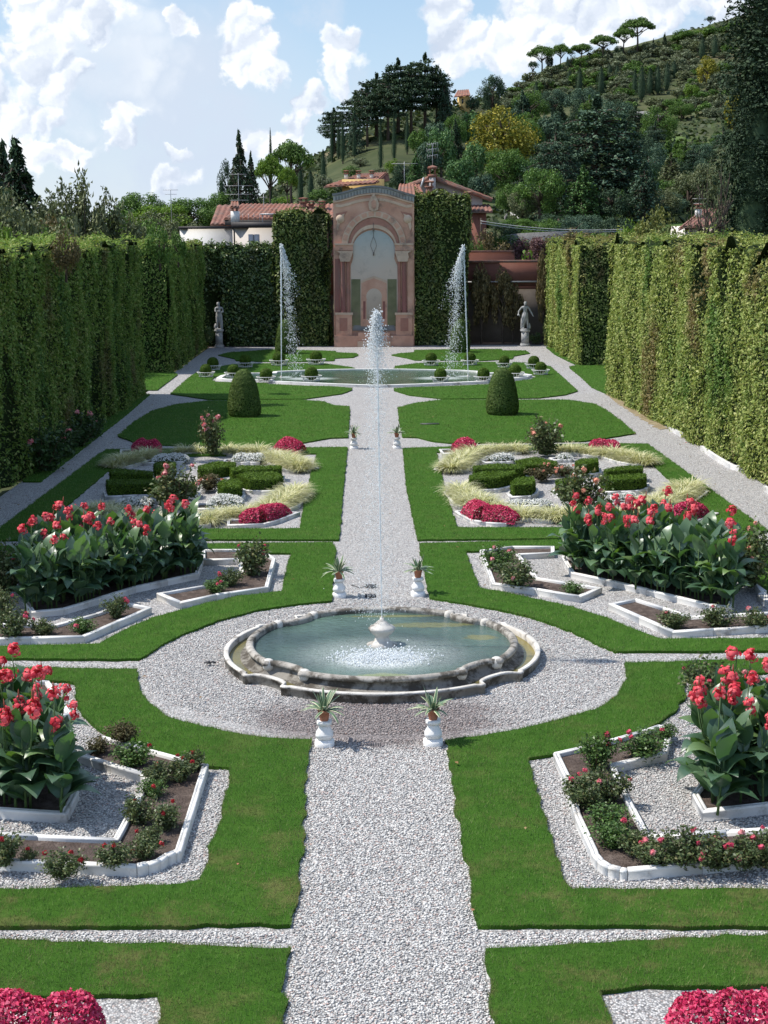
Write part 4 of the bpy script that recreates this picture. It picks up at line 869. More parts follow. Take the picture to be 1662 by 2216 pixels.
def hedge(label, x0, x1, y0, y1, h, mat, rs, faces, size=.10, dens=190, bulge=.22, hollow=.5, period=2.1, top_dens=200, topn=.14, group='tall clipped hedges', name='hedge', cmat=None, stems=0, skew=0.0):
    r = np.random.default_rng(rs); ox, oy = (x0 + x1) / 2, (y0 + y1) / 2; root = empty(name, (ox, oy, 0), 0, label, 'hedge', group)
    core = MB(); Q = []
    def disp(P, N):
        u = P[:, 1] * np.abs(N[:, 0]) + P[:, 0] * np.abs(N[:, 1]); S = P * (1, 1, .4)
        col = np.abs(np.sin(PI * u / period + 1.9 * nz(S, .10, rs + 1, 2))) ** .6 - .65
        hol = np.clip((nz(S + (40, 0, 17), .21, rs + 12, 3) - .36) / .2, 0, 1)
        return bulge * col + .20 * nz(P, .30, rs + 3, 4) - hollow * hol, hol
    def face(o, u, v, nu, nv, N, d_):
        Nv = np.array(N, float); o, u, v = map(lambda q: np.array(q, float), (o, u, v)); Lu, Lv = np.linalg.norm(u), np.linalg.norm(v)
        gu = np.linspace(0, 1, max(4, int(Lu / .22))); gv = np.linspace(0, 1, max(4, int(Lv / .25)))
        P = (o + gu[:, None, None] * u + gv[None, :, None] * v).reshape(-1, 3); NN = np.tile(Nv, (len(P), 1)); D, _ = disp(P, NN)
        if N[2] > .5: D = topn * 1.6 * nz(P, .5, rs + 5, 3)
        Pc = P + NN * (D - .06)[:, None] - np.array([ox, oy, 0]); Pc[:, 0] += skew * (y1 - P[:, 1]); F = grid_faces(len(gu), len(gv)); F = F if np.dot(np.cross(u, v), Nv) < 0 else F[:, ::-1]; core.add(Pc, F[:, ::-1])
        n = int(Lu * Lv * d_); P = o + r.random((n, 1)) * u + r.random((n, 1)) * v; NN = np.tile(Nv, (n, 1)); D, hol = disp(P, NN)
        if N[2] > .5: D = topn * 1.6 * nz(P, .5, rs + 5, 3) + np.abs(r.normal(0, .07, n)); hol = hol * 0
        keep = r.random(n) > hol * .75; P = P + NN * (D + r.normal(0, .05, n))[:, None]; P = P[keep]; NN = NN[keep]
        P[:, 2] = np.maximum(P[:, 2], .03); P[:, 0] += skew * (y1 - P[:, 1])
        NN = NN + np.array([0, 0, .55]); Q.append(cards(P - np.array([ox, oy, 0]), NN, size * r.uniform(.6, 1.4, len(P)), .5, 1.1, r))
    if 'E' in faces: face((x1, y0, 0), (0, y1 - y0, 0), (0, 0, h), 0, 0, (1, 0, 0), dens)
    if 'W' in faces: face((x0, y0, 0), (0, y1 - y0, 0), (0, 0, h), 0, 0, (-1, 0, 0), dens)
    if 'S' in faces: face((x0, y0, 0), (x1 - x0, 0, 0), (0, 0, h), 0, 0, (0, -1, 0), dens)
    if 'N' in faces: face((x0, y1, 0), (x1 - x0, 0, 0), (0, 0, h), 0, 0, (0, 1, 0), dens * .5)
    face((x0, y0, h), (x1 - x0, 0, 0), (0, y1 - y0, 0), 0, 0, (0, 0, 1), top_dens)
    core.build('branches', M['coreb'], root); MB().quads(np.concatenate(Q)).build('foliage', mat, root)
    if stems:
        mb = MB()
        for k in range(stems):
            yy_ = r.uniform(y0, y1); xx = x0 + .5 + skew * (y1 - yy_) if 'W' in faces else x1 - .5
            mb.tube([(xx - ox, yy_ - oy, 0), (xx - ox + r.normal(0, .1), yy_ - oy + r.normal(0, .2), h * .4), (xx - ox + .2, yy_ - oy + r.normal(0, .4), h * .85)], [.07, .05, .03], 6)
        mb.build('stems', M['bark'], root)['kind'] = 'stuff'
    return root
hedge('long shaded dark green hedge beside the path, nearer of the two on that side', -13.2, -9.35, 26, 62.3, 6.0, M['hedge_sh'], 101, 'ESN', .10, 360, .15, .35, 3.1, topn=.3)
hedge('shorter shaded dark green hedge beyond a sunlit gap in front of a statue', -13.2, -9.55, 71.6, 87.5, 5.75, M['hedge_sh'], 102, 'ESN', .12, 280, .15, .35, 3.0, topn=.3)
hedge('long sunlit yellow green hedge with brown hollows along the path', 9.42, 13.2, 27, 61.5, 5.95, M['hedge'], 103, 'WSN', .10, 400, .17, .9, 3.9, stems=16, topn=.3, skew=.03)
hedge('shorter sunlit hedge with a browned end beyond the gap in the long hedge', 9.95, 13.6, 73.8, 88, 5.75, M['hedge'], 104, 'WSN', .12, 280, .22, .7, 3.0, stems=5, topn=.3)
hedge('dark glossy hedge closing the garden behind the shaded statue', -10.2, -5.3, 88.2, 89.6, 5.55, M['laurel'], 105, 'SEW', .17, 170, .3, .45, 2.8, 170, .3, 'hedges along the end wall')
hedge('tall dark clipped leafy column left standing beside the painted arch, shaded hedge side', -5.5, -2.55, 88.0, 89.4, 7.5, M['vinecol'], 106, 'SEW', .16, 190, .2, .3, 2.9, 190, .35, 'hedges along the end wall')
hedge('square clipped leafy column beside the painted arch, sunlit hedge side', 2.45, 5.45, 88.0, 89.4, 8.45, M['vinecol'], 107, 'SEW', .16, 200, .2, .25, 3.2, 200, .25, 'hedges along the end wall')

# ------------------------------------------------------------------ painted arch closing the view
YM = 87.6
def pm(pts): return [PL(px, py, YM) for px, py in pts]
def ptex(name, stops, sc=1.2, grime=.3, stretch=(1, 1, 1)): return stonemat(name, stops, sc, .9, .1, .25, .01, stretch=stretch, grime=((.20, .15, .125), 1.1, .5, .75) if grime else None, world=True)
M['pl_pink'] = ptex('pink_fresco', [(.3, (.45, .245, .175)), (.55, (.55, .33, .24)), (.75, (.62, .41, .31))])
M['pl_cream'] = ptex('cream_fresco', [(.3, (.46, .33, .245)), (.55, (.56, .42, .315)), (.75, (.62, .49, .38))])
M['pl_red'] = ptex('red_fresco', [(.3, (.30, .145, .11)), (.55, (.37, .19, .145)), (.75, (.43, .25, .20))], 1.6)
M['pl_dark'] = ptex('wine_fresco', [(.3, (.20, .085, .075)), (.6, (.28, .125, .105)), (.8, (.34, .17, .145))], 2.0, .3, (1, 1, .15))
M['pl_grey'] = ptex('grey_coping', [(.3, (.14, .145, .15)), (.7, (.24, .245, .25))], 2)
M['pl_blue'] = ptex('blue_grey_balusters', [(.3, (.29, .30, .29)), (.7, (.40, .405, .39))], 2)
M['pl_hedge'] = ptex('faded_green_fresco', [(.3, (.13, .135, .075)), (.7, (.21, .205, .12))], 2)
def mural():
    m, t, o = new_mat('painted_view'); P = geo_pos(t); s = t.node('ShaderNodeSeparateXYZ'); t.link(P, s.inputs[0])
    z = t.math('ADD', s.outputs[2], t.math('MULTIPLY', t.math('SUBTRACT', t.noise(P, .8, 6, .65), .5), 1.3))
    c = t.ramp(t.smap(z, 1.4, 7, smooth=False), [(0, (.28, .23, .175)), (.3, (.52, .43, .35)), (.5, (.55, .45, .37)), (.68, (.50, .455, .40)), (.86, (.38, .41, .395)), (1, (.28, .34, .34))])
    c = t.mix(t.smap(t.noise(P, 2.2, 7, .7), .5, .75, 0, .45), c, (.25, .22, .19)); principled(t, o, c, .92, .08); return m
M['mural'] = mural()
c0 = PL(809, 745, YM); ar = empty('painted_arch', (c0[0], YM, 0), 0, 'tall curved top wall painted in faded pink with a columned arch and a view', 'monument')
def shift(mb):
    mb.V = [v - np.array([c0[0], YM, 0]) for v in mb.V]; return mb
def apart(name, pts, mat, y0, y1, holes=(), par=None): return shift(MB().slab(pm(pts), YM + y0, YM + y1, [pm(h) for h in holes])).build(name, M[mat], ar if par is None else par)
topc = [(721, 419), (738, 416), (756, 411), (768, 407), (781, 404), (795, 402), (810, 401), (825, 402), (838, 404), (852, 408), (864, 412), (880, 417), (896, 421)]
apart('wall', [(723, 752), (721, 424)] + [(x, y + 5) for x, y in topc] + [(896, 424), (897, 752)], 'pl_pink', .0, .7)
apart('coping', [(x, y + 4.5) for x, y in topc[::-1]] + [(719, 423.5), (719, 418)] + topc + [(898, 421), (898, 425)], 'pl_grey', -.14, .84)
apart('baluster_band', [(x, y + 16) for x, y in topc[::-1]] + [(x, y + 5) for x, y in topc], 'pl_blue', -.05, -.002)
for i in range(26):
    f = (i + .5) / 26; x = 724 + 170 * f; y = np.interp(x, [p[0] for p in topc], [p[1] for p in topc]); apart('baluster', [(x - 1.1, y + 15.5), (x - 1.5, y + 11), (x - .8, y + 7), (x + .8, y + 7), (x + 1.5, y + 11), (x + 1.1, y + 15.5)], 'pl_grey', -.09, -.052)
apart('cornice', [(x, y + 20) for x, y in topc[::-1]] + [(x, y + 17) for x, y in topc], 'pl_cream', -.09, -.002)
apart('frieze', [(726, 448), (726, 441)] + [(x, y + 27) for x, y in topc[1:-1]] + [(892, 441), (892, 448)] + [(x, y + 33) for x, y in topc[1:-1][::-1]], 'pl_cream', -.03, -.002)
def arcpx(cx, cy, rx, ry, a0, a1, n=22): return [(cx + rx * math.cos(math.radians(a)), cy - ry * math.sin(math.radians(a))) for a in np.linspace(a0, a1, n)]
apart('archivolt', arcpx(809, 532, 70, 76, 180, 0) + arcpx(809, 532, 56, 62, 0, 180), 'pl_cream', -.11, -.002)
for a0 in range(6, 174, 14): apart('voussoir', arcpx(809, 532, 68, 74, a0, a0 + 10, 4) + arcpx(809, 532, 59, 65, a0 + 10, a0, 4), 'pl_pink', -.125, -.112)
apart('inner_arch', arcpx(809, 534, 55, 63, 184, -4) + [(858, 545), (856, 556)] + arcpx(809, 540, 47, 45, -14, 194) + [(762, 556), (757, 545)], 'pl_red', -.07, -.002)
apart('inner_arch_band', arcpx(809, 536, 50, 50, 176, 4) + arcpx(809, 538, 47, 44, 4, 176), 'pl_cream', -.085, -.072)
apart('painted_view', [(762, 716), (759, 704), (759, 575), (764, 560), (764, 553)] + arcpx(809, 541, 46, 43, 196, -16) + [(854, 553), (853, 560), (860, 575), (861, 704), (857, 716)], 'mural', -.03, -.002)
for side, xs in (('l', 0), ('r', 1)):
    mx = (lambda x: x) if side == 'l' else (lambda x: 1618.5 - x)
    R_ = lambda a, b, y0, y1: [(mx(a), y1), (mx(a), y0), (mx(b), y0), (mx(b), y1)] if side == 'l' else [(mx(b), y1), (mx(b), y0), (mx(a), y0), (mx(a), y1)]
    apart('pilaster', R_(725, 736, 560, 678), 'pl_dark' if side == 'l' else 'pl_pink', -.05, -.002)
    for a, b, dp in ((738, 748.5, .14), (750, 758, .09)):
        xa, za = PL(mx((a + b) / 2), 678, YM); _, zt = PL(mx((a + b) / 2), 566, YM); rad = (b - a) / 2 * YM / FPX; mb = MB()
        mb.lathe([(rad * 1.2, za), (rad * 1.2, za + .12), (rad, za + .2), (rad * .9, zt - .1), (rad * 1.05, zt)], 18, xa, YM - dp * .2); shift(mb).build('column', M['pl_dark'] if a < 745 else M['pl_red'], ar, smooth=True)
    apart('capital', [(mx(737), 566), (mx(734), 556), (mx(736), 548), (mx(728), 543), (mx(764), 543), (mx(762), 552), (mx(759), 560), (mx(757), 566)][::1 if side == 'l' else -1], 'pl_cream', -.22, -.16)
    apart('impost', R_(725, 764, 528, 542), 'pl_pink', -.16, -.002); apart('impost_moulding', R_(724, 766, 526.5, 530), 'pl_cream', -.2, -.161)
    apart('pedestal', R_(727, 762, 679, 726), 'pl_pink', -.2, -.002); apart('pedestal_cap', R_(725, 764, 676, 681), 'pl_cream', -.24, -.201); apart('pedestal_panel', R_(735, 752, 688, 716), 'pl_red', -.212, -.201)
    apart('spandrel_relief', [(mx(a), b) for a, b in ((729, 478), (736, 466), (746, 462), (742, 474), (735, 486), (731, 500), (728, 492))][::1 if side == 'l' else -1], 'pl_cream', -.05, -.002)
    apart('spandrel', [(mx(a), b) for a, b in ((727, 462), (752, 457), (742, 472), (734, 490), (728, 512))][::1 if side == 'l' else -1], 'pl_red', -.02, -.002)
    xm, zm = PL(mx(736), 474, YM); mb = MB().lathe([(0, -.1), (.12, -.09), (.2, -.04), (.24, 0)], 16); V = mb.V[0]; mb.V = [np.c_[V[:, 0] + xm, V[:, 2] + YM - .05, V[:, 1] + zm]]; shift(mb).build('medallion', M['pl_cream'], ar, smooth=True)
    apart('painted_hedge', R_(760, 780, 604, 706), 'pl_hedge', -.034, -.0305)
    apart('base', R_(724, 775, 726, 752), 'pl_pink', -.3, -.002)
apart('step', [(775, 752), (775, 719), (843.5, 719), (843.5, 752)], 'pl_pink', -.28, -.002); apart('step', [(774, 752), (774, 738), (845, 738), (845, 752)], 'pl_cream', -.42, -.282)
apart('crest', [(799, 454), (797, 440), (802, 428), (806, 421), (811, 421), (815, 428), (820, 440), (818, 454), (809, 458)], 'pl_cream', -.16, -.032); apart('crest_shield', [(804, 448), (804, 436), (809, 432), (814, 436), (814, 448), (809, 453)], 'pl_pink', -.19, -.161)
apart('painted_small_arch', [(781, 706), (782, 612), (790, 606), (809, 600), (828, 606), (837, 612), (838, 706)], 'pl_pink', -.042, -.035)
apart('painted_small_moulding', [(780, 614), (781, 608), (792, 603), (809, 597), (826, 603), (838, 608), (838, 614), (826, 608), (809, 602), (792, 608)], 'pl_cream', -.05, -.043)
apart('painted_small_opening', [(793, 692), (793, 650)] + arcpx(809.5, 642, 17, 18, 200, -20, 14) + [(826, 650), (826, 692)], 'mural', -.047, -.043)
for a in (786, 828.5): apart('painted_small_column', [(a, 690), (a, 652), (a + 5, 652), (a + 5, 690)], 'pl_dark', -.055, -.048)
apart('painted_floor', [(763, 715), (766, 704), (853, 704), (856, 715)], 'pl_grey', -.038, -.0345)
lx, lz = PL(808.5, 552, YM)
def zz(py): return PL(808, py, YM)[1]
mb = MB().tube([(lx, YM - .1, zz(482)), (lx, YM - .1, zz(512))], .014, 6); mb.tube([(lx, YM - .1, zz(512)), (lx - .13, YM - .1, zz(524)), (lx - .17, YM - .1, zz(532)), (lx, YM - .1, zz(548))], .012, 6); mb.tube([(lx, YM - .1, zz(512)), (lx + .13, YM - .1, zz(524)), (lx + .17, YM - .1, zz(532)), (lx, YM - .1, zz(548))], .012, 6)
mb.tube([(lx, YM - .1, zz(496)), (lx, YM - .1, zz(500))], .05, 8).tube([(lx, YM - .1, zz(546)), (lx, YM - .1, zz(553))], .04, 8); shift(mb).build('lantern', plain('lantern_bronze', (.16, .13, .10), .6, .3), ar)

# ------------------------------------------------------------------ walls and houses behind
M['stucco_red'] = stonemat('red_stucco', [(.3, (.16, .07, .052)), (.55, (.21, .092, .07)), (.75, (.26, .13, .10))], .8, .9, .1, .3, .01, world=True, grime=((.12, .07, .055), .6, .5, .75))
M['stucco_grey'] = stonemat('damp_stucco', [(.3, (.10, .085, .072)), (.55, (.15, .125, .105)), (.75, (.20, .17, .145))], .9, .95, .1, .4, .01, world=True)
M['stucco_white'] = stonemat('white_render', [(.3, (.62, .60, .57)), (.7, (.74, .72, .69))], .5, .9, .1, .2, .01, world=True, grime=((.45, .43, .40), .7, .55, .8))
M['stucco_cream'] = stonemat('cream_render', [(.3, (.56, .51, .46)), (.7, (.66, .61, .56))], .5, .9, .1, .2, .01, world=True)
M['stucco_mauve'] = stonemat('grey_pink_render', [(.3, (.36, .32, .31)), (.7, (.45, .41, .40))], .6, .9, .1, .2, .01, world=True)
M['stucco_yellow'] = stonemat('yellow_render', [(.3, (.46, .31, .12)), (.7, (.58, .42, .19))], .6, .9, .1, .2, .01, world=True)
M['tile'] = stonemat('roof_tile', [(.25, (.17, .075, .055)), (.5, (.27, .12, .085)), (.75, (.38, .20, .15))], 2.2, .9, .1, .5, .02, world=True, grime=((.20, .135, .115), 1.4, .42, .66))
M['tile_old'] = stonemat('weathered_tile', [(.25, (.15, .075, .06)), (.5, (.24, .12, .095)), (.75, (.34, .20, .16))], 2.2, .9, .1, .5, .02, world=True, grime=((.13, .11, .095), 1.2, .45, .7))
M['shutter'] = plain('grey_shutter', (.48, .48, .49), .7, .2); M['fascia'] = plain('dark_fascia', (.045, .04, .04), .6, .3); M['glass'] = plain('window_glass', (.03, .035, .04), .1, .5)
M['metal'] = plain('grey_metal', (.42, .42, .42), .4, .5)
M['drystone'] = stonemat('dry_stone', [(.3, (.16, .155, .15)), (.7, (.30, .29, .28))], 3, .95, .1, 1, .05, world=True)
class House:
    def __init__(s, name, label, cat, px, py, Y, group=None):
        x, z = PL(px, py, Y); s.o = np.array([x, Y, 0.0]); s.r = empty(name, tuple(s.o), 0, label, cat, group)
    def part(s, name, mb, mat, par=None):
        mb.V = [v - s.o for v in mb.V]; return mb.build(name, M[mat], s.r if par is None else par)
    def rect(s, name, x0, x1, y0, y1, Y, dep, mat, z0=None, par=None):
        a, zt = PL(x0, y0, Y); b, zb = PL(x1, y1, Y); return s.part(name, MB().box(a, b, Y, Y + dep, zb if z0 is None else z0, zt), mat, par)
    def roof(s, name, e0, e1, r1, r0, mat='tile', pitch=.24, par=None, thick=.1):
        """tiles rolling from the eave e0-e1 up to the ridge r0-r1"""
        e0, e1, r0, r1 = [np.array(q, float) for q in (e0, e1, r0, r1)]; L = np.linalg.norm(e1 - e0); nu = max(6, int(L / pitch) * 6); nv = 14
        u = np.linspace(0, 1, nu)[:, None, None]; v = np.linspace(0, 1, nv)[None, :, None]; P = (e0 * (1 - u) + e1 * u) * (1 - v) + (r0 * (1 - u) + r1 * u) * v
        nrm = unit(np.cross(e1 - e0, r0 - e0)); nrm = nrm if nrm[2] > 0 else -nrm
        wv = np.abs(np.sin(PI * u * L / pitch)) * .085 + ((v * (nv - 1)) % 2) * .02; P = P + nrm * wv
        mb = MB().add(P.reshape(-1, 3), grid_faces(nu, nv)); B = np.stack([e0, e1, r1, r0]) - nrm * thick; A = np.stack([e0, e1, r1, r0]) - nrm * .005
        mb.add(np.r_[A, B], np.array([(0, 1, 2, 3), (7, 6, 5, 4), (0, 4, 5, 1), (1, 5, 6, 2), (2, 6, 7, 3), (3, 7, 4, 0)])); return s.part(name, mb, mat, par)
    def pt(s, px, py, Y): x, z = PL(px, py, Y); return (x, Y, z)
    def chimney(s, x0, x1, y0, y1, Y, mat, par, capmat='tile', dep=.5, open_=True):
        a, zt = PL(x0, y0, Y); b, zb = PL(x1, y1, Y); w_ = b - a; hh = zt - zb; mb = MB().box(a, b, Y, Y + dep, zb, zt - hh * .38)
        s_ = s.part('chimney', mb, mat, par); mb = MB().box(a - .08, b + .08, Y - .08, Y + dep + .08, zt - hh * .38, zt - hh * .30)
        for q in (0, 1):
            for p in (0, 1): mb.box(a + q * (w_ - .09), a + q * (w_ - .09) + .09, Y + p * (dep - .09), Y + p * (dep - .09) + .09, zt - hh * .30, zt - hh * .12)
        mb.box(a - .1, b + .1, Y - .1, Y + dep + .1, zt - hh * .12, zt - hh * .06); mb.add([(a - .12, Y - .12, zt - hh * .06), (b + .12, Y - .12, zt - hh * .06), (b + .12, Y + dep + .12, zt - hh * .06), (a - .12, Y + dep + .12, zt - hh * .06), ((a + b) / 2, Y + dep / 2, zt)], [np.array([(0, 1, 4), (1, 2, 4), (2, 3, 4), (3, 0, 4)])])
        s.part('chimney_cap', mb, capmat, par); return s_
def wall_thing(name, label, x0, x1, y0, y1, Y, dep, mat, lower=None, cop=None):
    h_ = House(name, label, 'wall', x0, y1, Y, None)
    if lower is None: h_.rect('face', x0, x1, y0, y1, Y, dep, mat, -.1)
    else: h_.rect('face', x0, x1, y0, lower, Y, dep, mat); h_.rect('plinth', x0 - .5, x1 + .5, lower, y1, Y - .05, dep + .1, 'stucco_grey', -.1)
    if cop: h_.rect('coping', x0 - 1, x1 + 1, y0 - 2.5, y0, Y - .08, dep + .16, cop)
    return h_
h_ = wall_thing('garden_wall', 'red plastered garden wall with a grey lower half behind the sunlit side statue', 897.5, 1310, 567, 745, 89.8, .5, 'stucco_red', 624, 'tile_old')
h_.rect('string_course', 898, 1200, 622, 625, 89.7, .09, 'stucco_red'); h_.rect('pipe', 1000, 1180, 609, 611, 89.7, .06, 'metal')
h_ = wall_thing('garden_wall', 'taller red wall standing behind the sunlit garden wall near the arch', 897, 1112, 546, 745, 90.6, .5, 'stucco_red', None, 'tile_old')
h_ = wall_thing('garden_wall', 'red wall behind the dark hedge and the leafy column on the shaded side', 380, 721, 556, 745, 89.8, .5, 'stucco_red', 640, 'tile_old')
# low white house with a flat roof
YH = 97
ho = House('white_house', 'low white house with a flat dark roof and grey shutters behind the shaded hedge', 'house', 500, 540, YH)
wl = ho.rect('wall', 389, 505, 495, 560, YH + .6, 8, 'stucco_white', 0); ho.rect('flat_roof', 386, 505, 490, 495, YH + .4, 8.4, 'fascia')
w2 = ho.rect('wall', 503, 640, 493, 560, YH, 8, 'stucco_cream', 0); ho.rect('flat_roof', 500, 645, 481, 492.5, YH - .35, 8.7, 'fascia')
for a in (537, 590):
    f = ho.rect('window', a + 1, a + 25, 508, 538, YH - .05, .06, 'glass')
    for q in (0, 12.5): ho.rect('shutter', a + q + .4, a + q + 12, 507, 538.5, YH - .12, .05, 'shutter', None, f)
x, z = PL(507, 493, YH); x2, z2 = PL(503, 487, YH)
ho.part('drainpipe', MB().tube([(x2 - .02, YH - .2, z2 - .1), (x, YH - .12, z - .2), (x, YH - .12, z - 2)], .05, 8), 'iron')
ch = ho.rect('chimney_box', 499, 516, 457, 481, YH + 1, 1.0, 'stucco_white'); 
for q in (500.5, 510): ho.rect('chimney_leg', q, q + 4, 446, 457, YH + 1.2, .5, 'tile', None, ch)
ho.roof('chimney_roof', ho.pt(498, 448, YH + .8), ho.pt(517, 448, YH + .8), ho.pt(515, 438, YH + 1.5), ho.pt(500, 438, YH + 1.5), 'tile', .22, ch)
for a in (525, 537, 549, 561): ho.rect('railing', a, a + 1, 462, 481, YH + .3, .03, 'metal')
ho.rect('awning_frame', 563, 614, 462, 464.5, YH + 1, 1.6, 'metal'); 
for a in (567, 609): ho.rect('awning_post', a, a + 2, 464.5, 481, YH + 1.1, .08, 'metal')
ho.rect('terrace_table', 583, 612, 466, 469, YH + 2.4, 1, 'metal')
# long house with a tiled roof
YB = 107
h2 = House('long_house', 'long house with a red pantile roof and brick chimneys behind the white house', 'house', 600, 480, YB)
h2.rect('wall', 505, 722, 483, 560, YB, 6, 'stucco_red', 0); rf = h2.roof('roof', h2.pt(484, 473, YB - .6), h2.pt(724, 473, YB - .6), h2.pt(724, 443, YB + 4), h2.pt(522, 443, YB + 4), 'tile', .33)
h2.rect('fascia', 486, 723, 474, 486, YB - .5, .4, 'fascia')
h2.roof('side_roof', h2.pt(455, 486, YB + 1), h2.pt(500, 486, YB + 1), h2.pt(524, 444, YB + 5), h2.pt(470, 446, YB + 5), 'tile_old', .33)
h2.chimney(649, 663, 427, 458, YB + 2.5, 'tile', rf); h2.chimney(668, 679, 434, 458, YB + 2.5, 'tile', rf); h2.chimney(690, 703, 434, 458, YB + 2, 'tile', rf)
def antenna(px, y0, y1, Y, bars, label, tilt=0):
    x, z0 = PL(px, y1, Y); _, z1 = PL(px, y0, Y); root = empty('tv_antenna', (x, Y, z0), 0, label, 'antenna', 'roof antennas'); Hh = z1 - z0
    MB().tube([(0, 0, -.3), (0, 0, Hh)], .02, 6).build('mast', M['metal'], root)
    for (f, L, n) in bars:
        mb = MB().tube([(-L / 2, 0, f * Hh), (L / 2, 0, f * Hh + tilt)], .014, 5); mb.build('boom', M['metal'], root)
        for k in range(n):
            q = -L / 2 + L * k / max(1, n - 1); MB().tube([(q, 0, f * Hh - .14), (q, 0, f * Hh + .14)] if tilt else [(q, -.25, f * Hh), (q, .25, f * Hh)], .011, 5).build('element', M['metal'], root)
antenna(517, 375, 446, YB, [(.97, 1.1, 5), (.62, 1.9, 9), (.36, 1.9, 7), (.18, 1.2, 4)], 'tall branching antenna in front of the dark tree behind the white house')
antenna(571, 420, 455, YB + 2, [(.8, .5, 3)], 'small antenna on the red pantile roof of the long house')
antenna(936, 312, 358, 110, [(.97, .75, 6), (.72, .8, 6), (.42, .7, 5)], 'antenna crowded with short rods above the gabled house chimney', .15)
antenna(875, 350, 402, 104, [(.92, 1.7, 8)], 'thin antenna with one long crossbar just behind the painted arch')
antenna(371, 408, 470, 100, [(.95, .9, 6), (.8, .7, 4)], 'distant antenna standing among the rounded trees on the shaded side')
antenna(1512, 420, 470, 100, [(.8, .8, 5), (.6, .6, 4)], 'antenna on the low roof behind the sunlit hedge')
# gabled house
YG = 108
h3 = House('gabled_house', 'grey pink gabled house with red tile edges and tall chimneys behind the arch', 'house', 980, 460, YG)
gw_ = [PL(a, b, YG) for a, b in ((880, 560), (880, 408), (936, 389), (1044, 425), (1044, 560))]
h3.part('wall', MB().slab(gw_, YG, YG + 6), 'stucco_mauve')
rr_ = h3.roof('roof', h3.pt(1066, 431, YG - .5), h3.pt(1066, 431, YG + 6.5), h3.pt(936, 381, YG + 6.5), h3.pt(936, 381, YG - .5), 'tile', .3, thick=.22)
rl_ = h3.roof('roof', h3.pt(872, 404, YG - .5), h3.pt(872, 404, YG + 6.5), h3.pt(936, 381, YG + 6.5), h3.pt(936, 381, YG - .5), 'tile', .3, thick=.22)
h3.rect('lower_wall', 1020, 1052, 452, 560, YG - 1.2, 5, 'stucco_red', 0); h3.roof('lower_roof', h3.pt(1012, 458, YG - 1.8), h3.pt(1066, 458, YG - 1.8), h3.pt(1058, 444, YG + .2), h3.pt(1016, 444, YG + .2), 'tile_old', .3)
f = h3.rect('window', 949, 960, 409, 424, YG - .04, .05, 'glass'); h3.rect('frame', 948, 961, 407.5, 409.5, YG - .08, .04, 'stucco_red', None, f)
h3.chimney(929, 943, 357, 425, YG - .7, 'stucco_mauve', rl_); h3.chimney(922, 936, 390, 432, YG - 2, 'tile', rl_); h3.chimney(1007, 1020, 413, 455, YG - 1.9, 'tile', rr_)
x, y, z = h3.pt(912, 395, YG - 1); h3.part('stove_pipe', MB().tube([h3.pt(908, 415, YG - 1), h3.pt(917, 384, YG - 1)], .06, 8), 'metal')
h5 = House('tiled_outbuilding', 'low outbuilding with a pale tile ridge between the arch and the gabled house', 'house', 885, 430, 95)
h5.rect('wall', 862, 915, 421, 560, 95, 4, 'stucco_red', 0); h5.roof('roof', h5.pt(858, 424, 94.6), h5.pt(918, 424, 94.6), h5.pt(908, 402, 97), h5.pt(864, 400, 97), 'tile', .25)
# yellow house behind the arch
h4 = House('yellow_house', 'yellow house with a broad red roof showing just above the painted arch', 'house', 790, 395, 128)
h4.rect('wall', 740, 832, 388, 450, 128, 8, 'stucco_yellow', 4); rf = h4.roof('roof', h4.pt(700, 404, 127), h4.pt(812, 396, 127), h4.pt(836, 374, 131), h4.pt(776, 378, 131), 'tile', .4)
h4.roof('end_roof', h4.pt(812, 396, 127), h4.pt(842, 392, 131), h4.pt(838, 376, 131), h4.pt(836, 374, 131), 'tile', .4)
for a in (745, 772, 800): h4.chimney(a, a + 8, 368, 390, 129, 'stucco_cream', rf, 'tile', .4)
X, Y, Z = T(1003, 240); h6 = House('hilltop_house', 'small yellow house with a tiled roof high among trees on the hill', 'house', 1003, 240, Y)
h6.rect('wall', 994, 1016, 205, 250, Y, 6, 'stucco_yellow'); h6.roof('roof', h6.pt(982, 210, Y - .6), h6.pt(1018, 206, Y - .6), h6.pt(1014, 194, Y + 3), h6.pt(990, 196, Y + 3), 'tile', .5)
h6.rect('window', 999, 1003, 214, 224, Y - .06, .05, 'glass')
h7 = House('low_roofed_house', 'house with a weathered tile roof just above the sunlit hedge under the bare tree', 'house', 1530, 500, 96)
h7.rect('wall', 1492, 1590, 489, 560, 96, 6, 'stucco_cream', 0); h7.roof('roof', h7.pt(1478, 491, 95.4), h7.pt(1600, 487, 95.4), h7.pt(1590, 452, 99), h7.pt(1528, 454, 99), 'tile_old', .3)
h7.roof('side_roof', h7.pt(1468, 497, 97), h7.pt(1479, 491, 95.4), h7.pt(1528, 454, 99), h7.pt(1520, 456, 100), 'tile_old', .3); h7.chimney(1508, 1518, 440, 470, 97, 'stucco_white', None)
X, Y, Z = T(1390, 262); h8 = House('long_grey_roof', 'long low grey roofed building on the hill terrace behind the cedar', 'house', 1395, 262, Y)
h8.rect('wall', 1345, 1430, 252, 275, Y, 8, 'stucco_grey'); h8.roof('roof', h8.pt(1338, 254, Y - 1), h8.pt(1436, 252, Y - 1), h8.pt(1400, 241, Y + 5), h8.pt(1350, 244, Y + 5), 'drystone', .8)
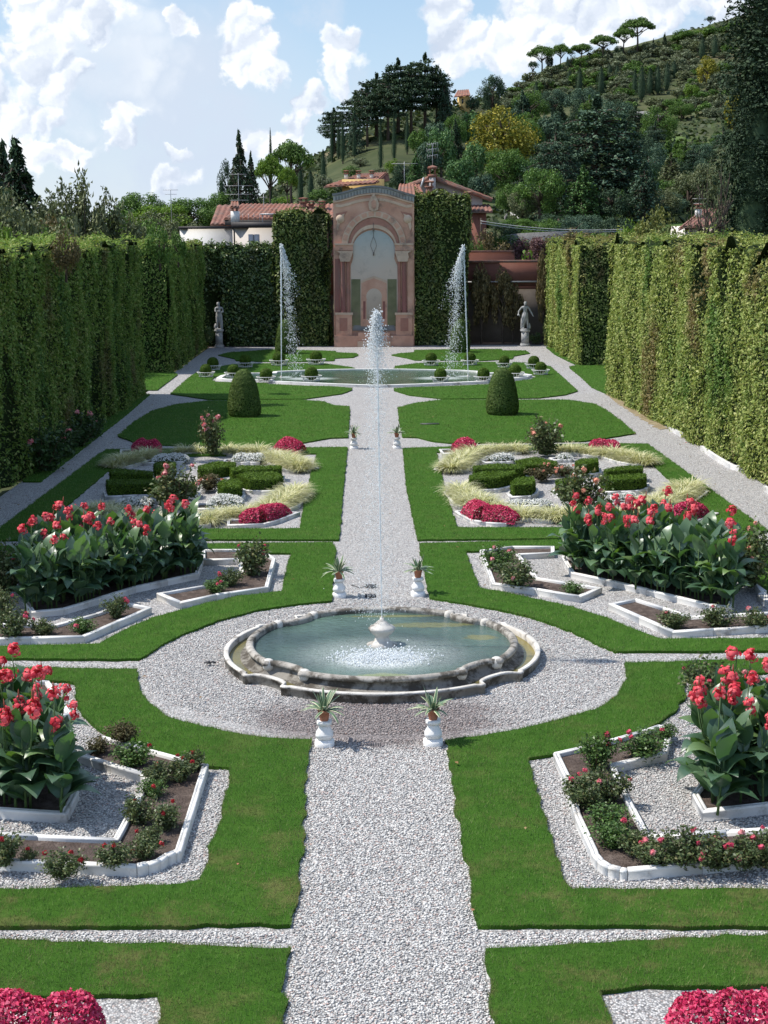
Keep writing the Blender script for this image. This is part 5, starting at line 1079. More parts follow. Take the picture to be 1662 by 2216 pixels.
# white retaining wall on the slope, stone wall below, wires
def ribbon(name, label, top, bot, Y0, Y1, mat, th=.5):
    n = len(top); P = []
    for i, (a, b) in enumerate(zip(top, bot)):
        Y = Y0 + (Y1 - Y0) * i / (n - 1); x, z = PL(*a, Y); x2, z2 = PL(*b, Y); P.append(((x, Y, z), (x2, Y, z2)))
    o = np.array(P[0][1]); V = []
    for (a, b) in P: V += [np.array(a) - o, np.array(b) - o, np.array(a) - o + (0, th, 0), np.array(b) - o + (0, th, -.3)]
    F = []
    for i in range(n - 1):
        k = 4 * i; F += [(k, k + 1, k + 5, k + 4), (k + 2, k + 6, k + 7, k + 3), (k, k + 4, k + 6, k + 2)]
    F += [(0, 2, 3, 1), (4 * n - 4, 4 * n - 3, 4 * n - 1, 4 * n - 2)]
    ob = MB().add(np.array(V), np.array(F)).build(name, M[mat], None, tuple(o)); return tag(ob, label, 'wall', 'walls on the slope')
ribbon('retaining_wall', 'bright white stepped retaining wall running down the green slope', [(1105, 459), (1112, 462), (1122, 470), (1134, 479), (1146, 487), (1153, 492)], [(1105, 470), (1112, 475), (1122, 483), (1134, 491), (1146, 501), (1153, 503)], 138, 124, 'stucco_white')
ribbon('retaining_wall', 'curved grey stone wall beside the bright white stepped wall', [(1098, 462), (1092, 468), (1093, 476), (1100, 483), (1112, 489)], [(1100, 474), (1094, 482), (1096, 492), (1102, 500), (1114, 506)], 136, 122, 'drystone')
ribbon('retaining_wall', 'rough dark stone wall under the grassy slope above the red wall', [(1080, 512), (1100, 508), (1125, 505), (1160, 503), (1230, 500)], [(1080, 540), (1100, 540), (1125, 540), (1160, 540), (1230, 540)], 112, 112, 'drystone')
def wire(pts, label):
    P = np.array([(PL(a, b, Y)[0], Y, PL(a, b, Y)[1]) for a, b, Y in pts]); o = P[0].copy(); t = np.linspace(0, 1, 24)[:, None]; Q = P[0] + (P[1] - P[0]) * t; Q[:, 2] -= (4 * t * (1 - t))[:, 0] * .25
    tag(MB().tube(Q - o, .022, 5).build('overhead_cable', M['metal'], None, tuple(o)), label, 'cable', 'overhead cables')
wire([(1040, 478, 100), (1350, 496, 100)], 'upper overhead cable above the red wall'); wire([(1040, 483, 100), (1350, 500, 100)], 'lower overhead cable above the red wall')
pole = House('cable_post', 'thin wooden post holding the overhead cables near the lower roof', 'post', 1042, 500, 100); pole.part('shaft', MB().tube([pole.pt(1041, 545, 100.1), pole.pt(1041, 472, 100.1)], .06, 8), 'bark')
pole = House('cable_post', 'thin wooden post holding the overhead cables behind the round yellow green bush', 'post', 1350, 500, 100); pole.part('shaft', MB().tube([pole.pt(1350, 545, 100.1), pole.pt(1350, 490, 100.1)], .06, 8), 'bark')
# ------------------------------------------------------------------ trees
def gm(name, stops, **k): M[name] = leafmat(name, stops, **k)
gm('dark_needles', [(0, (.020, .044, .027)), (.5, (.044, .082, .044)), (1, (.085, .136, .068))], trans=.1, rough=.7)
gm('cypress_leaf', [(0, (.013, .028, .017)), (.5, (.027, .052, .027)), (1, (.055, .09, .042))], trans=.08, rough=.75)
gm('cedar_leaf', [(0, (.031, .068, .048)), (.5, (.065, .119, .076)), (1, (.128, .196, .119))], trans=.12, rough=.7)
gm('pine_leaf', [(0, (.045, .090, .021)), (.5, (.090, .165, .033)), (1, (.150, .247, .053))], trans=.2)
gm('green_leaf', [(0, (.043, .093, .020)), (.5, (.085, .170, .034)), (1, (.162, .272, .060))], trans=.25)
gm('bright_leaf', [(0, (.068, .135, .016)), (.5, (.128, .230, .027)), (1, (.216, .324, .054))], trans=.3)
gm('yellow_leaf', [(0, (.095, .121, .016)), (.4, (.203, .209, .027)), (.8, (.338, .297, .041)), (1, (.459, .378, .054))], trans=.25)
gm('fir_leaf', [(0, (.043, .102, .036)), (.5, (.087, .181, .058)), (1, (.160, .275, .094))], trans=.18)
gm('olive_leaf', [(0, (.078, .104, .058)), (.5, (.143, .176, .098)), (1, (.234, .260, .163))], trans=.18)
gm('grey_leaf', [(0, (.070, .091, .045)), (.5, (.133, .161, .077)), (1, (.224, .245, .126))], trans=.2)
gm('lime_leaf', [(0, (.09, .115, .03)), (.5, (.17, .19, .05)), (1, (.28, .28, .09))], trans=.25)
gm('purple_leaf', [(0, (.084, .042, .048)), (.5, (.144, .072, .078)), (1, (.216, .120, .120))], trans=.2)
gm('bronze_leaf', [(0, (.078, .072, .033)), (.5, (.143, .117, .052)), (1, (.221, .169, .078))], trans=.2)
def limbs(mb, r, top, spread, n, z0=.35, rad=.03, tr=.045):
    mb.tube([(0, 0, -.02), (r.normal(0, .01), r.normal(0, .01), top * .4), (r.normal(0, .02), r.normal(0, .02), top)], [tr, tr * .75, tr * .3], 8)
    for k in range(n):
        a = 2.4 * k + r.uniform(-.4, .4); z = z0 + (top - z0) * r.uniform(0, .8); L = spread * r.uniform(.55, 1)
        mb.tube([(0, 0, z), (L * .45 * math.cos(a), L * .45 * math.sin(a), z + .10), (L * math.cos(a), L * math.sin(a), z + .2)], [rad, rad * .6, rad * .2], 5)
    return mb
def t_cypress(rs, n=1500, size=.045):
    r = np.random.default_rng(rs); z = r.random(n) ** .85; a = r.uniform(0, 2 * PI, n); pr = np.interp(z, [0, .06, .25, .6, .85, 1], [.15, .36, .5, .42, .22, .02])
    rad = pr * (.7 + .35 * r.random(n)) * (1 + (.18 if n < 5000 else .42) * nz(np.stack([np.cos(a), np.sin(a), z * (4 if n < 5000 else 9)], -1), .7, rs)); P = np.stack([rad * np.cos(a), rad * np.sin(a), .03 + z * .97], -1)
    N = np.stack([np.cos(a), np.sin(a), np.full(n, .35)], -1); cr = MB().quads(cards(P, N, size * np.ones(n), .55, .9, r, up=(0, 0, 1.0)))
    zc = np.linspace(0, 1, 10); cr.lathe([(np.interp(q, [0, .06, .25, .6, .85, 1], [.08, .2, .3, .25, .11, .005]), .04 + .91 * q) for q in zc], 9)
    return cr, MB().tube([(0, 0, -.03), (0, 0, .3)], [.10, .06], 7)
def clumps(r, C, R, n, size, asp=.55, flat=1.0, jit=1.0, up=None):
    """leaf faces over several lumpy clusters: C centres, R radii"""
    k = r.choice(len(C), n, p=R ** 2 / (R ** 2).sum()); N = unit(r.normal(size=(n, 3))); q = r.random(n) ** .35
    P = C[k] + N * (R[k] * q)[:, None] * (1, 1, flat); return cards(P, N + np.array([0, 0, .35]), size, asp, jit, r, up=up)
def t_broad(rs, n=2600, size=.06, z0=.18, k=26, cr_r=.15, sq=1.0):
    r = np.random.default_rng(rs); d = unit(r.normal(size=(k, 3))); d[:, 2] *= .9; rad = r.uniform(.45, 1, k) ** .6
    C = d * rad[:, None] * np.array([.40, .40, (1 - z0) / 2 * .8]) + np.array([0, 0, z0 + (1 - z0) * .5]); R = cr_r * r.uniform(.6, 1.25, k)
    mb = MB().quads(clumps(r, C, R, n, size, .6)); return mb, limbs(MB(), r, .7, .32, 8, .2)
def t_umbrella(rs, n=2600, size=.045, z0=.58):
    r = np.random.default_rng(rs); k = 44; a = r.uniform(0, 2 * PI, k); q = np.sqrt(r.random(k)) * .42; n = int(n * 1.5)
    C = np.stack([q * np.cos(a), q * np.sin(a), z0 + .10 + (1 - z0 - .17) * (1 - (q / .46) ** 2) * r.uniform(.55, 1, k)], -1); R = r.uniform(.08, .14, k)
    cr = MB().quads(clumps(r, C, R, n, size, .6, .6)); mb = MB(); mb.tube([(0, 0, -.02), (.02, .01, .35), (.0, .0, z0 + .12)], [.032, .026, .018], 8)
    for i in range(9):
        aa = 2 * PI * i / 9 + r.uniform(-.3, .3); mb.tube([(0, 0, z0 - .1 + .1 * r.random()), (.16 * math.cos(aa), .16 * math.sin(aa), z0 + .04), (.32 * math.cos(aa), .32 * math.sin(aa), z0 + .13)], [.014, .010, .005], 5)
    return cr, mb
def t_cedar(rs, n=5200, tiers=11, z0=.1, size=.045, shape=.65, flat=.16, tip=.06, droop=-.03, kb=8, wmax=.5):
    """tiers of flat spreading boughs"""
    r = np.random.default_rng(rs); Q = []; mb = MB().tube([(0, 0, -.02), (0, 0, .5), (0, 0, .97)], [.035, .024, .006], 8)
    per = n // (tiers * kb)
    for i in range(tiers):
        f = i / (tiers - 1); z = z0 + (.94 - z0) * f ** .9; L = wmax * (1 - f) ** shape * (.8 if i == 0 else 1) + .03
        for k in range(kb if f < .8 else 5):
            a = 2 * PI * k / kb + i * .7 + r.uniform(-.25, .25); l = L * r.uniform(.62, 1.08); zz_ = z + r.uniform(-.025, .025)
            mb.tube([(0, 0, zz_), (l * .5 * math.cos(a), l * .5 * math.sin(a), zz_ + .02), (l * .92 * math.cos(a), l * .92 * math.sin(a), zz_ + droop * l * 2)], [.009, .006, .002], 4, False)
            s = r.random(per) ** .6; wd = (.10 + .25 * s) * l * np.where(s > .85, .6, 1); y = r.normal(0, .5, per) * wd
            P = np.stack([s * l * math.cos(a) - y * math.sin(a), s * l * math.sin(a) + y * math.cos(a), zz_ + droop * l * 2 * s ** 2 + r.normal(0, flat * .12, per) - np.abs(y) * .12], -1)
            N = np.tile((0.15 * math.cos(a), .15 * math.sin(a), 1.0), (per, 1)); Q.append(cards(P, N, size, .5, .75, r, up=(math.cos(a), math.sin(a), -.2)))
    P = np.c_[r.normal(0, .012, (80, 2)), r.uniform(.85, 1, 80)]; Q.append(cards(P, P * (1, 1, 0) + (0, 0, .01), size * .8, .5, .8, r, up=(0, 0, 1.5)))
    return MB().quads(np.concatenate(Q)), mb
def t_feather(rs, n=24000):
    r = np.random.default_rng(rs); mb = MB(); Q = []
    for k in range(70):
        a = r.uniform(0, 2 * PI); sp = r.random() ** .7 * .5; tip = np.array([sp * math.cos(a), sp * math.sin(a), 1.03 - sp * .7 - abs(r.normal(0, .1))]); b = np.array([sp * .3 * math.cos(a), sp * .3 * math.sin(a), .05])
        mb.tube([b * .3, (b + tip) / 2 + r.normal(0, .02, 3), tip], [.01, .006, .002], 4, False); m = n // 70; s = r.random(m) ** .7; P = b + (tip - b) * s[:, None] + r.normal(0, .05, (m, 3)) * (1.2 - s * .8)[:, None]
        Q.append(cards(P, r.normal(size=(m, 3)), .034, .4, 1, r, up=tuple((tip - b) * 1.2)))
    return MB().quads(np.concatenate(Q)), mb
def t_bare(rs):
    r = np.random.default_rng(rs); mb = MB(); tw = []
    def grow(p, d, L, rad, lev):
        q = [p]; dd = d.copy()
        for i in range(4): dd = unit(dd + r.normal(0, .16, 3) + np.array([0, 0, .05])); q.append(q[-1] + dd * L / 4)
        mb.tube(q, np.linspace(rad, rad * .6, 5), 6 if lev < 2 else 4, False)
        if lev >= 4: tw.append(q[-1]); return
        for k in range(3 if lev < 3 else 2):
            b = q[r.integers(2, 5)]; nd = unit(dd + r.normal(0, .55, 3)); grow(b, nd, L * r.uniform(.6, .8), rad * .55, lev + 1)
    grow(np.array([0, 0, -.02]), np.array([-.15, 0, 1.0]), .36, .055, 0); C = np.array(tw); k = r.integers(0, len(C), 500)
    return MB().quads(cards(C[k] + r.normal(0, .03, (500, 3)), r.normal(size=(500, 3)), .022, .5, 1, r)), mb
def t_column(rs, n=42000):
    r = np.random.default_rng(rs); k = 260; z = r.random(k); a = r.uniform(0, 6.28, k); q = np.interp(z, [0, .1, .7, .9, 1], [.34, .40, .36, .22, .05]) * r.uniform(.7, 1.15, k)
    C = np.stack([q * np.cos(a), q * np.sin(a), (.02 + .97 * z) * 6], -1); V = clumps(r, C, r.uniform(.10, .21, k), n, .052, .5, 1.5, up=(0, 0, .5)); V[..., 2] /= 6; cr = MB().quads(V)
    zc = np.linspace(0, 1, 10); cr.lathe([(np.interp(q_, [0, .1, .7, .9, 1], [.28, .33, .3, .17, .01]), .02 + .96 * q_) for q_ in zc], 11); return cr, MB().tube([(0, 0, -.02), (0, 0, .4)], [.10, .06], 7)
_TM = {}
def tmesh(kind, mat, v):
    key = (kind, mat, v)
    if key not in _TM:
        f = {'cypress': t_cypress, 'broad': t_broad, 'umbrella': t_umbrella, 'cedar': t_cedar, 'feather': t_feather, 'bare': t_bare,
             'olive': lambda s: t_broad(s, 900, .10, .1, 16, .17), 'shrub': lambda s: t_broad(s, 1500, .07, .0, 22, .17), 'dense': lambda s: t_broad(s, 7000, .034, .1, 46, .13),
             'spruce': lambda s: t_cedar(s, 3600, 17, .06, .05, .95, .10, .03, -.22, 8, .45), 'fir': lambda s: t_cedar(s, 5200, 13, .04, .05, .8, .2, .05, -.14, 9, .5), 'wide': lambda s: t_cedar(s, 13000, 10, .05, .030, .5, .16, .05, -.05, 12, .5),
             'bigcypress': t_column, 'thin': lambda s: t_umbrella(s, 700, .05, .72), 'cedarhi': lambda s: t_cedar(s, 5600, 7, .40, .045, .32, .12, .05, .02, 9, .5)}[kind]
        cr, tk = f(400 + 17 * v + len(kind)); _TM[key] = (cr.mesh('crown', M[mat]), tk.mesh('trunk', M['bark'], True))
    return _TM[key]
rt = np.random.default_rng(77)
def tree(name, label, kind, mat, px, base, top, wpx, Y=None, group=None, v=None, cat='tree', z=None, wf=1.0):
    if Y is None: X, Y, Z = T(px, base)
    else: X = PL(px, base, Y)[0]; Z = float(terr(X, Y)) if z is None else z
    _, zt = PL(px, top, Y); h = max(zt - Z, .5); wd = wpx * Y / FPX * wf
    root = empty(name, (X, Y, Z - .05), rt.uniform(0, 6.28), label, cat, group); root.scale = (wd, wd, h)
    cr, tk = tmesh(kind, mat, int(rt.integers(0, 3)) if v is None else v); link('crown', cr, root); link('trunk', tk, root); return root
# umbrella pines and others along the ridge
for (px, b, t, w_, lb) in [(1172, 172, 96, 50, 'broad umbrella pine nearest the valley end of the ridge row'), (1213, 160, 92, 34, 'small umbrella pine second along the ridge row'), (1258, 150, 90, 42, 'umbrella pine third along the ridge row, beside a dark pointed tree'), (1305, 140, 72, 52, 'wide domed umbrella pine on a long bare trunk, fourth on the ridge'), (1378, 122, 34, 62, 'tallest umbrella pine of the ridge row'), (1350, 128, 56, 44, 'umbrella pine leaning against the tallest one on the ridge')]:
    tree('umbrella_pine', lb, 'umbrella', 'pine_leaf', px, b, t, w_, None, 'umbrella pines on the ridge', wf=1.25)
for (px, b, t, w_, kd, mt, lb) in [(1153, 200, 130, 26, 'thin', 'dark_needles', 'thin bare trunked pine at the low end of the ridge row'), (1188, 165, 112, 20, 'broad', 'cypress_leaf', 'dark bushy tree beside the broad umbrella pine'), (1228, 160, 122, 12, 'cypress', 'cypress_leaf', 'short dark cypress between two umbrella pines on the ridge'),
        (1340, 128, 97, 26, 'broad', 'dark_needles', 'small dark round tree on the ridge below the leaning pine'), (1413, 118, 82, 20, 'spruce', 'dark_needles', 'small dark tree just past the tallest umbrella pine'), (1438, 112, 69, 20, 'fir', 'dark_needles', 'dark blue conifer alone on the ridge past the pines'), (1536, 84, 33, 26, 'thin', 'dark_needles', 'tall thin pine alone against the cloud on the ridge'), (1497, 78, 57, 9, 'thin', 'dark_needles', 'tiny thin tree on the ridge against the cloud'), (1235, 150, 108, 18, 'thin', 'dark_needles', 'thin grey tree between umbrella pines on the ridge'), (1275, 145, 112, 12, 'thin', 'dark_needles', 'spindly tree behind the wide domed pine'),
        (1480, 100, 62, 60, 'broad', 'green_leaf', 'green leafy tree low on the ridge near the summit'), (1520, 90, 60, 46, 'broad', 'bright_leaf', 'bright green tree at the ridge top before the giant cypress'), (1580, 75, 50, 50, 'broad', 'green_leaf', 'round green tree at the ridge beside the giant cypress')]:
    tree('ridge_tree', lb, kd, mt, px, b, t, w_, None, 'single trees on the ridge')
for (px, b, t, w_) in [(1254, 200, 147, 11), (1300, 206, 143, 13), (1388, 219, 141, 15), (1406, 205, 146, 12), (1423, 204, 141, 13), (1443, 197, 134, 12), (1458, 170, 131, 12), (1519, 130, 80, 13), (1546, 127, 75, 13), (1232, 184, 150, 9), (1160, 230, 176, 11), (1277, 220, 186, 24), (1319, 170, 138, 10), (1373, 205, 148, 9), (1335, 172, 140, 9)]:
    tree('cypress', 'slim dark cypress standing among the olive terraces of the hill', 'cypress', 'cypress_leaf', px, b, t, w_, None, 'cypresses on the olive terraces', wf=1.8)
for (px, b, t, w_) in [(719, 352, 242, 13), (742, 352, 252, 16), (733, 345, 262, 12), (824, 372, 250, 13), (853, 348, 246, 13), (881, 332, 246, 13), (953, 296, 216, 12), (700, 398, 322, 18), (880, 300, 250, 11), (975, 300, 225, 13), (767, 340, 275, 13)]:
    tree('cypress', 'slim dark cypress on the wooded knoll below the flat topped cedars', 'cypress', 'cypress_leaf', px, b, t, w_, None, 'cypresses on the knoll')
tree('cypress', 'very thin cypress rising alone above the umbrella pines on the shaded side', 'cypress', 'cypress_leaf', 587, 400, 276, 9, None, 'cypresses above the long house')
tree('cypress', 'broad black cypress behind the tiled roof of the long house, left of its chimneys', 'cypress', 'cypress_leaf', 651, 440, 342, 20, None, 'cypresses above the long house'); tree('cypress', 'shorter broad black cypress behind the brick chimney of the long house', 'cypress', 'cypress_leaf', 673, 440, 368, 24, None, 'cypresses above the long house'); tree('cypress', 'narrow black cypress behind the twin chimneys of the long house', 'cypress', 'cypress_leaf', 586, 440, 372, 12, None, 'cypresses above the long house')
for i, (px, b, t, w_) in enumerate([(862, 292, 124, 100), (920, 290, 112, 96), (815, 300, 155, 96), (770, 318, 196, 84), (724, 335, 232, 72), (890, 296, 140, 84), (840, 305, 165, 80), (795, 320, 180, 70), (945, 288, 140, 70)]):
    tree('cedar', 'dark flat topped cedar of the grove crowning the knoll', 'cedarhi', 'dark_needles', px, b, t, w_, None, 'cedars on the knoll', wf=1.25)
tree('pine', 'blue green pine with a pointed top beside the hilltop house', 'fir', 'cedar_leaf', 962, 300, 160, 64, None, 'pines near the hilltop house'); tree('pine', 'dark rounded pine on the saddle past the hilltop house', 'dense', 'dark_needles', 1066, 262, 153, 66, None, 'pines near the hilltop house')
tree('pine', 'grey green pine in front of the knoll cedars', 'fir', 'cedar_leaf', 768, 335, 240, 60, None, 'pines near the hilltop house'); tree('pine', 'small pine close behind the hilltop house', 'broad', 'dark_needles', 1022, 250, 205, 40, None, 'pines near the hilltop house')
# massed trees on the slope
r2 = np.random.default_rng(9)
mass = [(900, 430, 330, 60), (925, 400, 300, 58), (870, 420, 345, 50), (955, 400, 270, 66), (985, 380, 255, 60), (1000, 430, 330, 70), (1030, 400, 300, 60), (1020, 330, 235, 60), (985, 330, 240, 55), (940, 340, 260, 56), (1045, 440, 370, 60), (1060, 360, 280, 60), (905, 350, 275, 44), (970, 450, 380, 60),
        (1150, 440, 330, 90), (1120, 420, 320, 70), (1105, 300, 230, 50), (1165, 400, 300, 80), (1190, 330, 240, 60), (1210, 300, 220, 60)]
for (px, b, t, w_) in mass: tree('tree', 'dark green tree in the massed wood behind the gabled house', r2.choice(['dense', 'fir', 'broad']), r2.choice(['green_leaf', 'cedar_leaf', 'dark_needles', 'fir_leaf']), px, b, t, w_ * 1.15, None, 'woodland behind the gabled house')
for (px, b, t, w_, kd, mt, lb) in [(1088, 405, 214, 185, 'dense', 'yellow_leaf', 'large round tree turning golden yellow on the wooded slope'), (1095, 440, 310, 120, 'dense', 'green_leaf', 'green tree under the golden tree'), (1285, 470, 208, 340, 'wide', 'cedar_leaf', 'huge spreading cedar dominating the slope above the red wall'), (1200, 480, 262, 190, 'wide', 'cedar_leaf', 'grey green cedar at the flank of the huge one'), (1350, 470, 262, 170, 'wide', 'cedar_leaf', 'dark cedar at the far flank of the huge one'),
        (1170, 490, 352, 130, 'dense', 'green_leaf', 'dark round tree below the grey green cedar'), (1258, 499, 358, 150, 'fir', 'fir_leaf', 'light green fir in front of the huge cedar'), (1392, 490, 345, 130, 'fir', 'cedar_leaf', 'blue green fir beside the light green fir'), (1320, 495, 400, 110, 'dense', 'dark_needles', 'dark rounded tree between the light and blue green firs'),
        (1440, 470, 380, 100, 'dense', 'green_leaf', 'bushy tree behind the bare branched tree'), (1530, 200, 118, 54, 'broad', 'yellow_leaf', 'yellowing tree high on the terraces near the giant cypress'), (1495, 225, 178, 42, 'broad', 'bright_leaf', 'bright green small tree among grey olives'), (1590, 310, 188, 56, 'broad', 'yellow_leaf', 'yellow green poplar on the slope beside the giant cypress'), (1560, 200, 150, 60, 'broad', 'olive_leaf', 'pale olive close to the giant cypress'),
        (1475, 260, 215, 60, 'dense', 'green_leaf', 'green tree at the edge of the bright meadow'), (1410, 300, 250, 46, 'fir', 'cedar_leaf', 'blue fir by the grey roofed building')]:
    tree('tree', lb, kd, mt, px, b, t, w_, None, 'single trees on the slope')
fill = [(1400, 420, 300, 90), (1450, 440, 330, 90), (1490, 470, 360, 90), (1540, 470, 340, 100), (1420, 480, 400, 90), (1580, 440, 300, 80), (1380, 380, 280, 80), (1230, 400, 270, 90), (1310, 420, 290, 100), (1140, 360, 250, 70), (1330, 330, 235, 70), (1560, 400, 290, 70), (1470, 400, 330, 60), (1130, 490, 400, 70), (1100, 470, 390, 60), (1345, 480, 410, 70)]
for (px, b, t, w_) in fill: tree('tree', 'dark tree crowded round the huge cedar on the slope above the sunlit hedge', r2.choice(['dense', 'fir', 'wide', 'dense']), r2.choice(['green_leaf', 'cedar_leaf', 'dark_needles', 'grey_leaf']), px, b, t, w_ * 1.2, None, 'woodland round the huge cedar')
for k, px in enumerate(range(-20, 390, 32)): tree('tree', 'leafy green tree in the row rising behind the shaded hedge', r2.choice(['dense', 'shrub']), r2.choice(['green_leaf', 'bright_leaf', 'grey_leaf', 'green_leaf']), px, 500, r2.uniform(430, 468), r2.uniform(70, 100), max(r2.uniform(66, 92), 15.8 * FPX / (806 - px)), 'tree row behind the shaded hedge', wf=1.6)
for k, px in enumerate(range(1108, 1600, 13)): tree('shrub', 'dark low shrub in the fringe along the crest of the hill', 'shrub', r2.choice(['green_leaf', 'dark_needles', 'olive_leaf']), px, float(np.interp(px, RX, RY)) - 1, float(np.interp(px, RX, RY)) - r2.uniform(9, 19), r2.uniform(20, 34), None, 'shrubs along the hill crest', cat='shrub')
for k, px in enumerate(range(1090, 1340, 30)): tree('shrub', 'dark bushy undergrowth shrub at the foot of the wooded slope above the red wall', 'dense', r2.choice(['cedar_leaf', 'green_leaf', 'dark_needles']), px, 505, r2.uniform(455, 476), r2.uniform(60, 90), r2.uniform(112, 120), 'shrubs at the foot of the wooded slope', cat='shrub', wf=1.3)
for k in range(46):
    px = r2.uniform(1110, 1575); lo = float(np.interp(px, [1110, 1250, 1400, 1575], [255, 245, 285, 345])); py = lo + (470 - lo) * r2.random() ** 1.1; w_ = r2.uniform(50, 84)
    if 1435 < px < 1490 and 270 < py < 345: continue
    tree('tree', 'dark tree crowded round the huge cedar on the slope above the sunlit hedge', r2.choice(['dense', 'fir', 'wide', 'dense']), r2.choice(['green_leaf', 'cedar_leaf', 'dark_needles', 'cedar_leaf']), px, py + 14, py - w_ * r2.uniform(.8, 1.15), w_ * 1.15, None, 'woodland round the huge cedar')
# olive terraces
pts = []
for k in range(900):
    px = r2.uniform(1090, 1600); lo = float(np.interp(px, RX, RY)) + 4; py = r2.uniform(lo, lo + np.interp(px, [1090, 1300, 1450, 1600], [50, 95, 150, 230]))
    if all(((px - a) / 14) ** 2 + ((py - b) / 8) ** 2 > 1 for a, b in pts): pts.append((px, py))
for (px, py) in pts[:235]:
    s = r2.uniform(24, 42); k = r2.random(); mt = 'olive_leaf' if k < .5 else ('grey_leaf' if k < .7 else 'green_leaf')
    if 1440 < px < 1580 and 270 < py < 340: continue
    if any(abs(px - cx_) < 15 and -6 < py - cb_ < 30 for cx_, cb_ in ((1254, 200), (1300, 206), (1388, 219), (1406, 205), (1423, 204), (1443, 197), (1458, 170), (1519, 130), (1546, 127), (1232, 184))): continue
    tree('olive_tree', 'small rounded olive tree planted on the hill terraces', 'olive', mt, px, py, py - s * r2.uniform(.62, .95), s * 1.15, None, 'olive trees on the terraces')
for (px, b, t, w_, mt) in [(1500, 330, 300, 40, 'olive_leaf'), (1440, 350, 310, 60, 'grey_leaf'), (1530, 400, 340, 70, 'green_leaf'), (1480, 420, 370, 60, 'grey_leaf'), (1420, 400, 350, 60, 'green_leaf'), (1560, 330, 280, 50, 'green_leaf'), (1130, 470, 440, 26, 'bright_leaf'), (1080, 455, 425, 16, 'bright_leaf'), (780, 360, 338, 44, 'olive_leaf'), (820, 385, 360, 40, 'olive_leaf'), (700, 410, 375, 40, 'olive_leaf'), (760, 385, 355, 40, 'green_leaf'), (850, 380, 340, 36, 'bright_leaf'), (740, 420, 385, 44, 'olive_leaf'), (690, 440, 405, 50, 'green_leaf'), (625, 445, 420, 60, 'bright_leaf'), (600, 445, 425, 50, 'green_leaf')]:
    tree('shrub', 'leafy shrub scattered on the lower slope among the houses', 'shrub', mt, px, b, t, w_, None, 'shrubs on the lower slope', cat='shrub')
# left of the long house
tree('umbrella_pine', 'wide bright green umbrella pine above the long house roof', 'umbrella', 'pine_leaf', 632, 445, 298, 110, 150, 'umbrella pines above the long house'); tree('umbrella_pine', 'bright green pine partly behind the black spired conifer', 'umbrella', 'bright_leaf', 585, 445, 328, 74, 140, 'umbrella pines above the long house'); tree('umbrella_pine', 'small rounded light green pine under the wide umbrella pine', 'umbrella', 'bright_leaf', 622, 445, 350, 46, 132, 'umbrella pines above the long house')
tree('conifer', 'black conifer with a drooping spire behind the tall antenna', 'spruce', 'dark_needles', 520, 460, 280, 110, 125, 'conifers on the shaded side'); tree('conifer', 'black bushy conifer beside the drooping spire', 'dense', 'dark_needles', 495, 450, 330, 54, 127, 'conifers on the shaded side'); tree('conifer', 'dark drooping conifer on the other flank of the spire', 'spruce', 'dark_needles', 545, 455, 325, 80, 128, 'conifers on the shaded side')
tree('conifer', 'dark spire conifer at the picture edge on the shaded side, taller top', 'spruce', 'dark_needles', 40, 480, 298, 360, 95, 'conifers on the shaded side'); tree('conifer', 'dark spire conifer behind another at the shaded picture edge', 'spruce', 'dark_needles', 14, 480, 306, 330, 98, 'conifers on the shaded side'); tree('conifer', 'dark conifer cut by the shaded picture edge', 'spruce', 'dark_needles', -24, 480, 330, 340, 96, 'conifers on the shaded side')
for (px, t, w_, Y, kd, mt, lb) in [(172, 362, 150, 84, 'feather', 'grey_leaf', 'tall feathery grey green bush above the shaded hedge'), (305, 404, 70, 120, 'dense', 'green_leaf', 'dark round tree on the skyline above the shaded hedge'), (412, 418, 80, 122, 'dense', 'green_leaf', 'round green tree just left of the white house'), (268, 425, 90, 98, 'dense', 'green_leaf', 'leafy green tree behind the feathery bush'), (345, 432, 90, 118, 'dense', 'bright_leaf', 'light green tree between two round dark trees'), (60, 415, 120, 70, 'dense', 'grey_leaf', 'olive brown tree under the spired conifers'), (5, 372, 90, 72, 'dense', 'grey_leaf', 'grey green tree at the shaded picture edge'), (8, 448, 46, 55, 'shrub', 'bright_leaf', 'bright yellow green shrub at the shaded picture edge above the hedge'),
        (110, 440, 100, 76, 'dense', 'bronze_leaf', 'brownish bush behind the shaded hedge top'), (215, 462, 110, 90, 'dense', 'bright_leaf', 'bright green bush spreading over the shaded hedge top'), (455, 428, 40, 124, 'dense', 'green_leaf', 'green tree beside the tiled side roof'), (480, 400, 46, 126, 'dense', 'green_leaf', 'pointed green tree left of the black conifers')]:
    tree('tree', lb, kd, mt, px, 500, t, w_, Y, 'trees behind the shaded hedge', wf=1.9)
for (px, t, w_, Y, lb) in [(140, 486, 66, 44, 'brownish tuft sprouting above the shaded hedge top'), (345, 482, 66, 58, 'tall green tuft sprouting above the end of the shaded hedge'), (385, 490, 44, 62, 'small green tuft sprouting beside the white house')]:
    x, z = PL(px, 530, Y); tree('shrub', lb, 'shrub', 'green_leaf' if px > 200 else 'bronze_leaf', px, 530, t, w_, Y, 'tufts above the shaded hedge', cat='shrub', z=5.2)
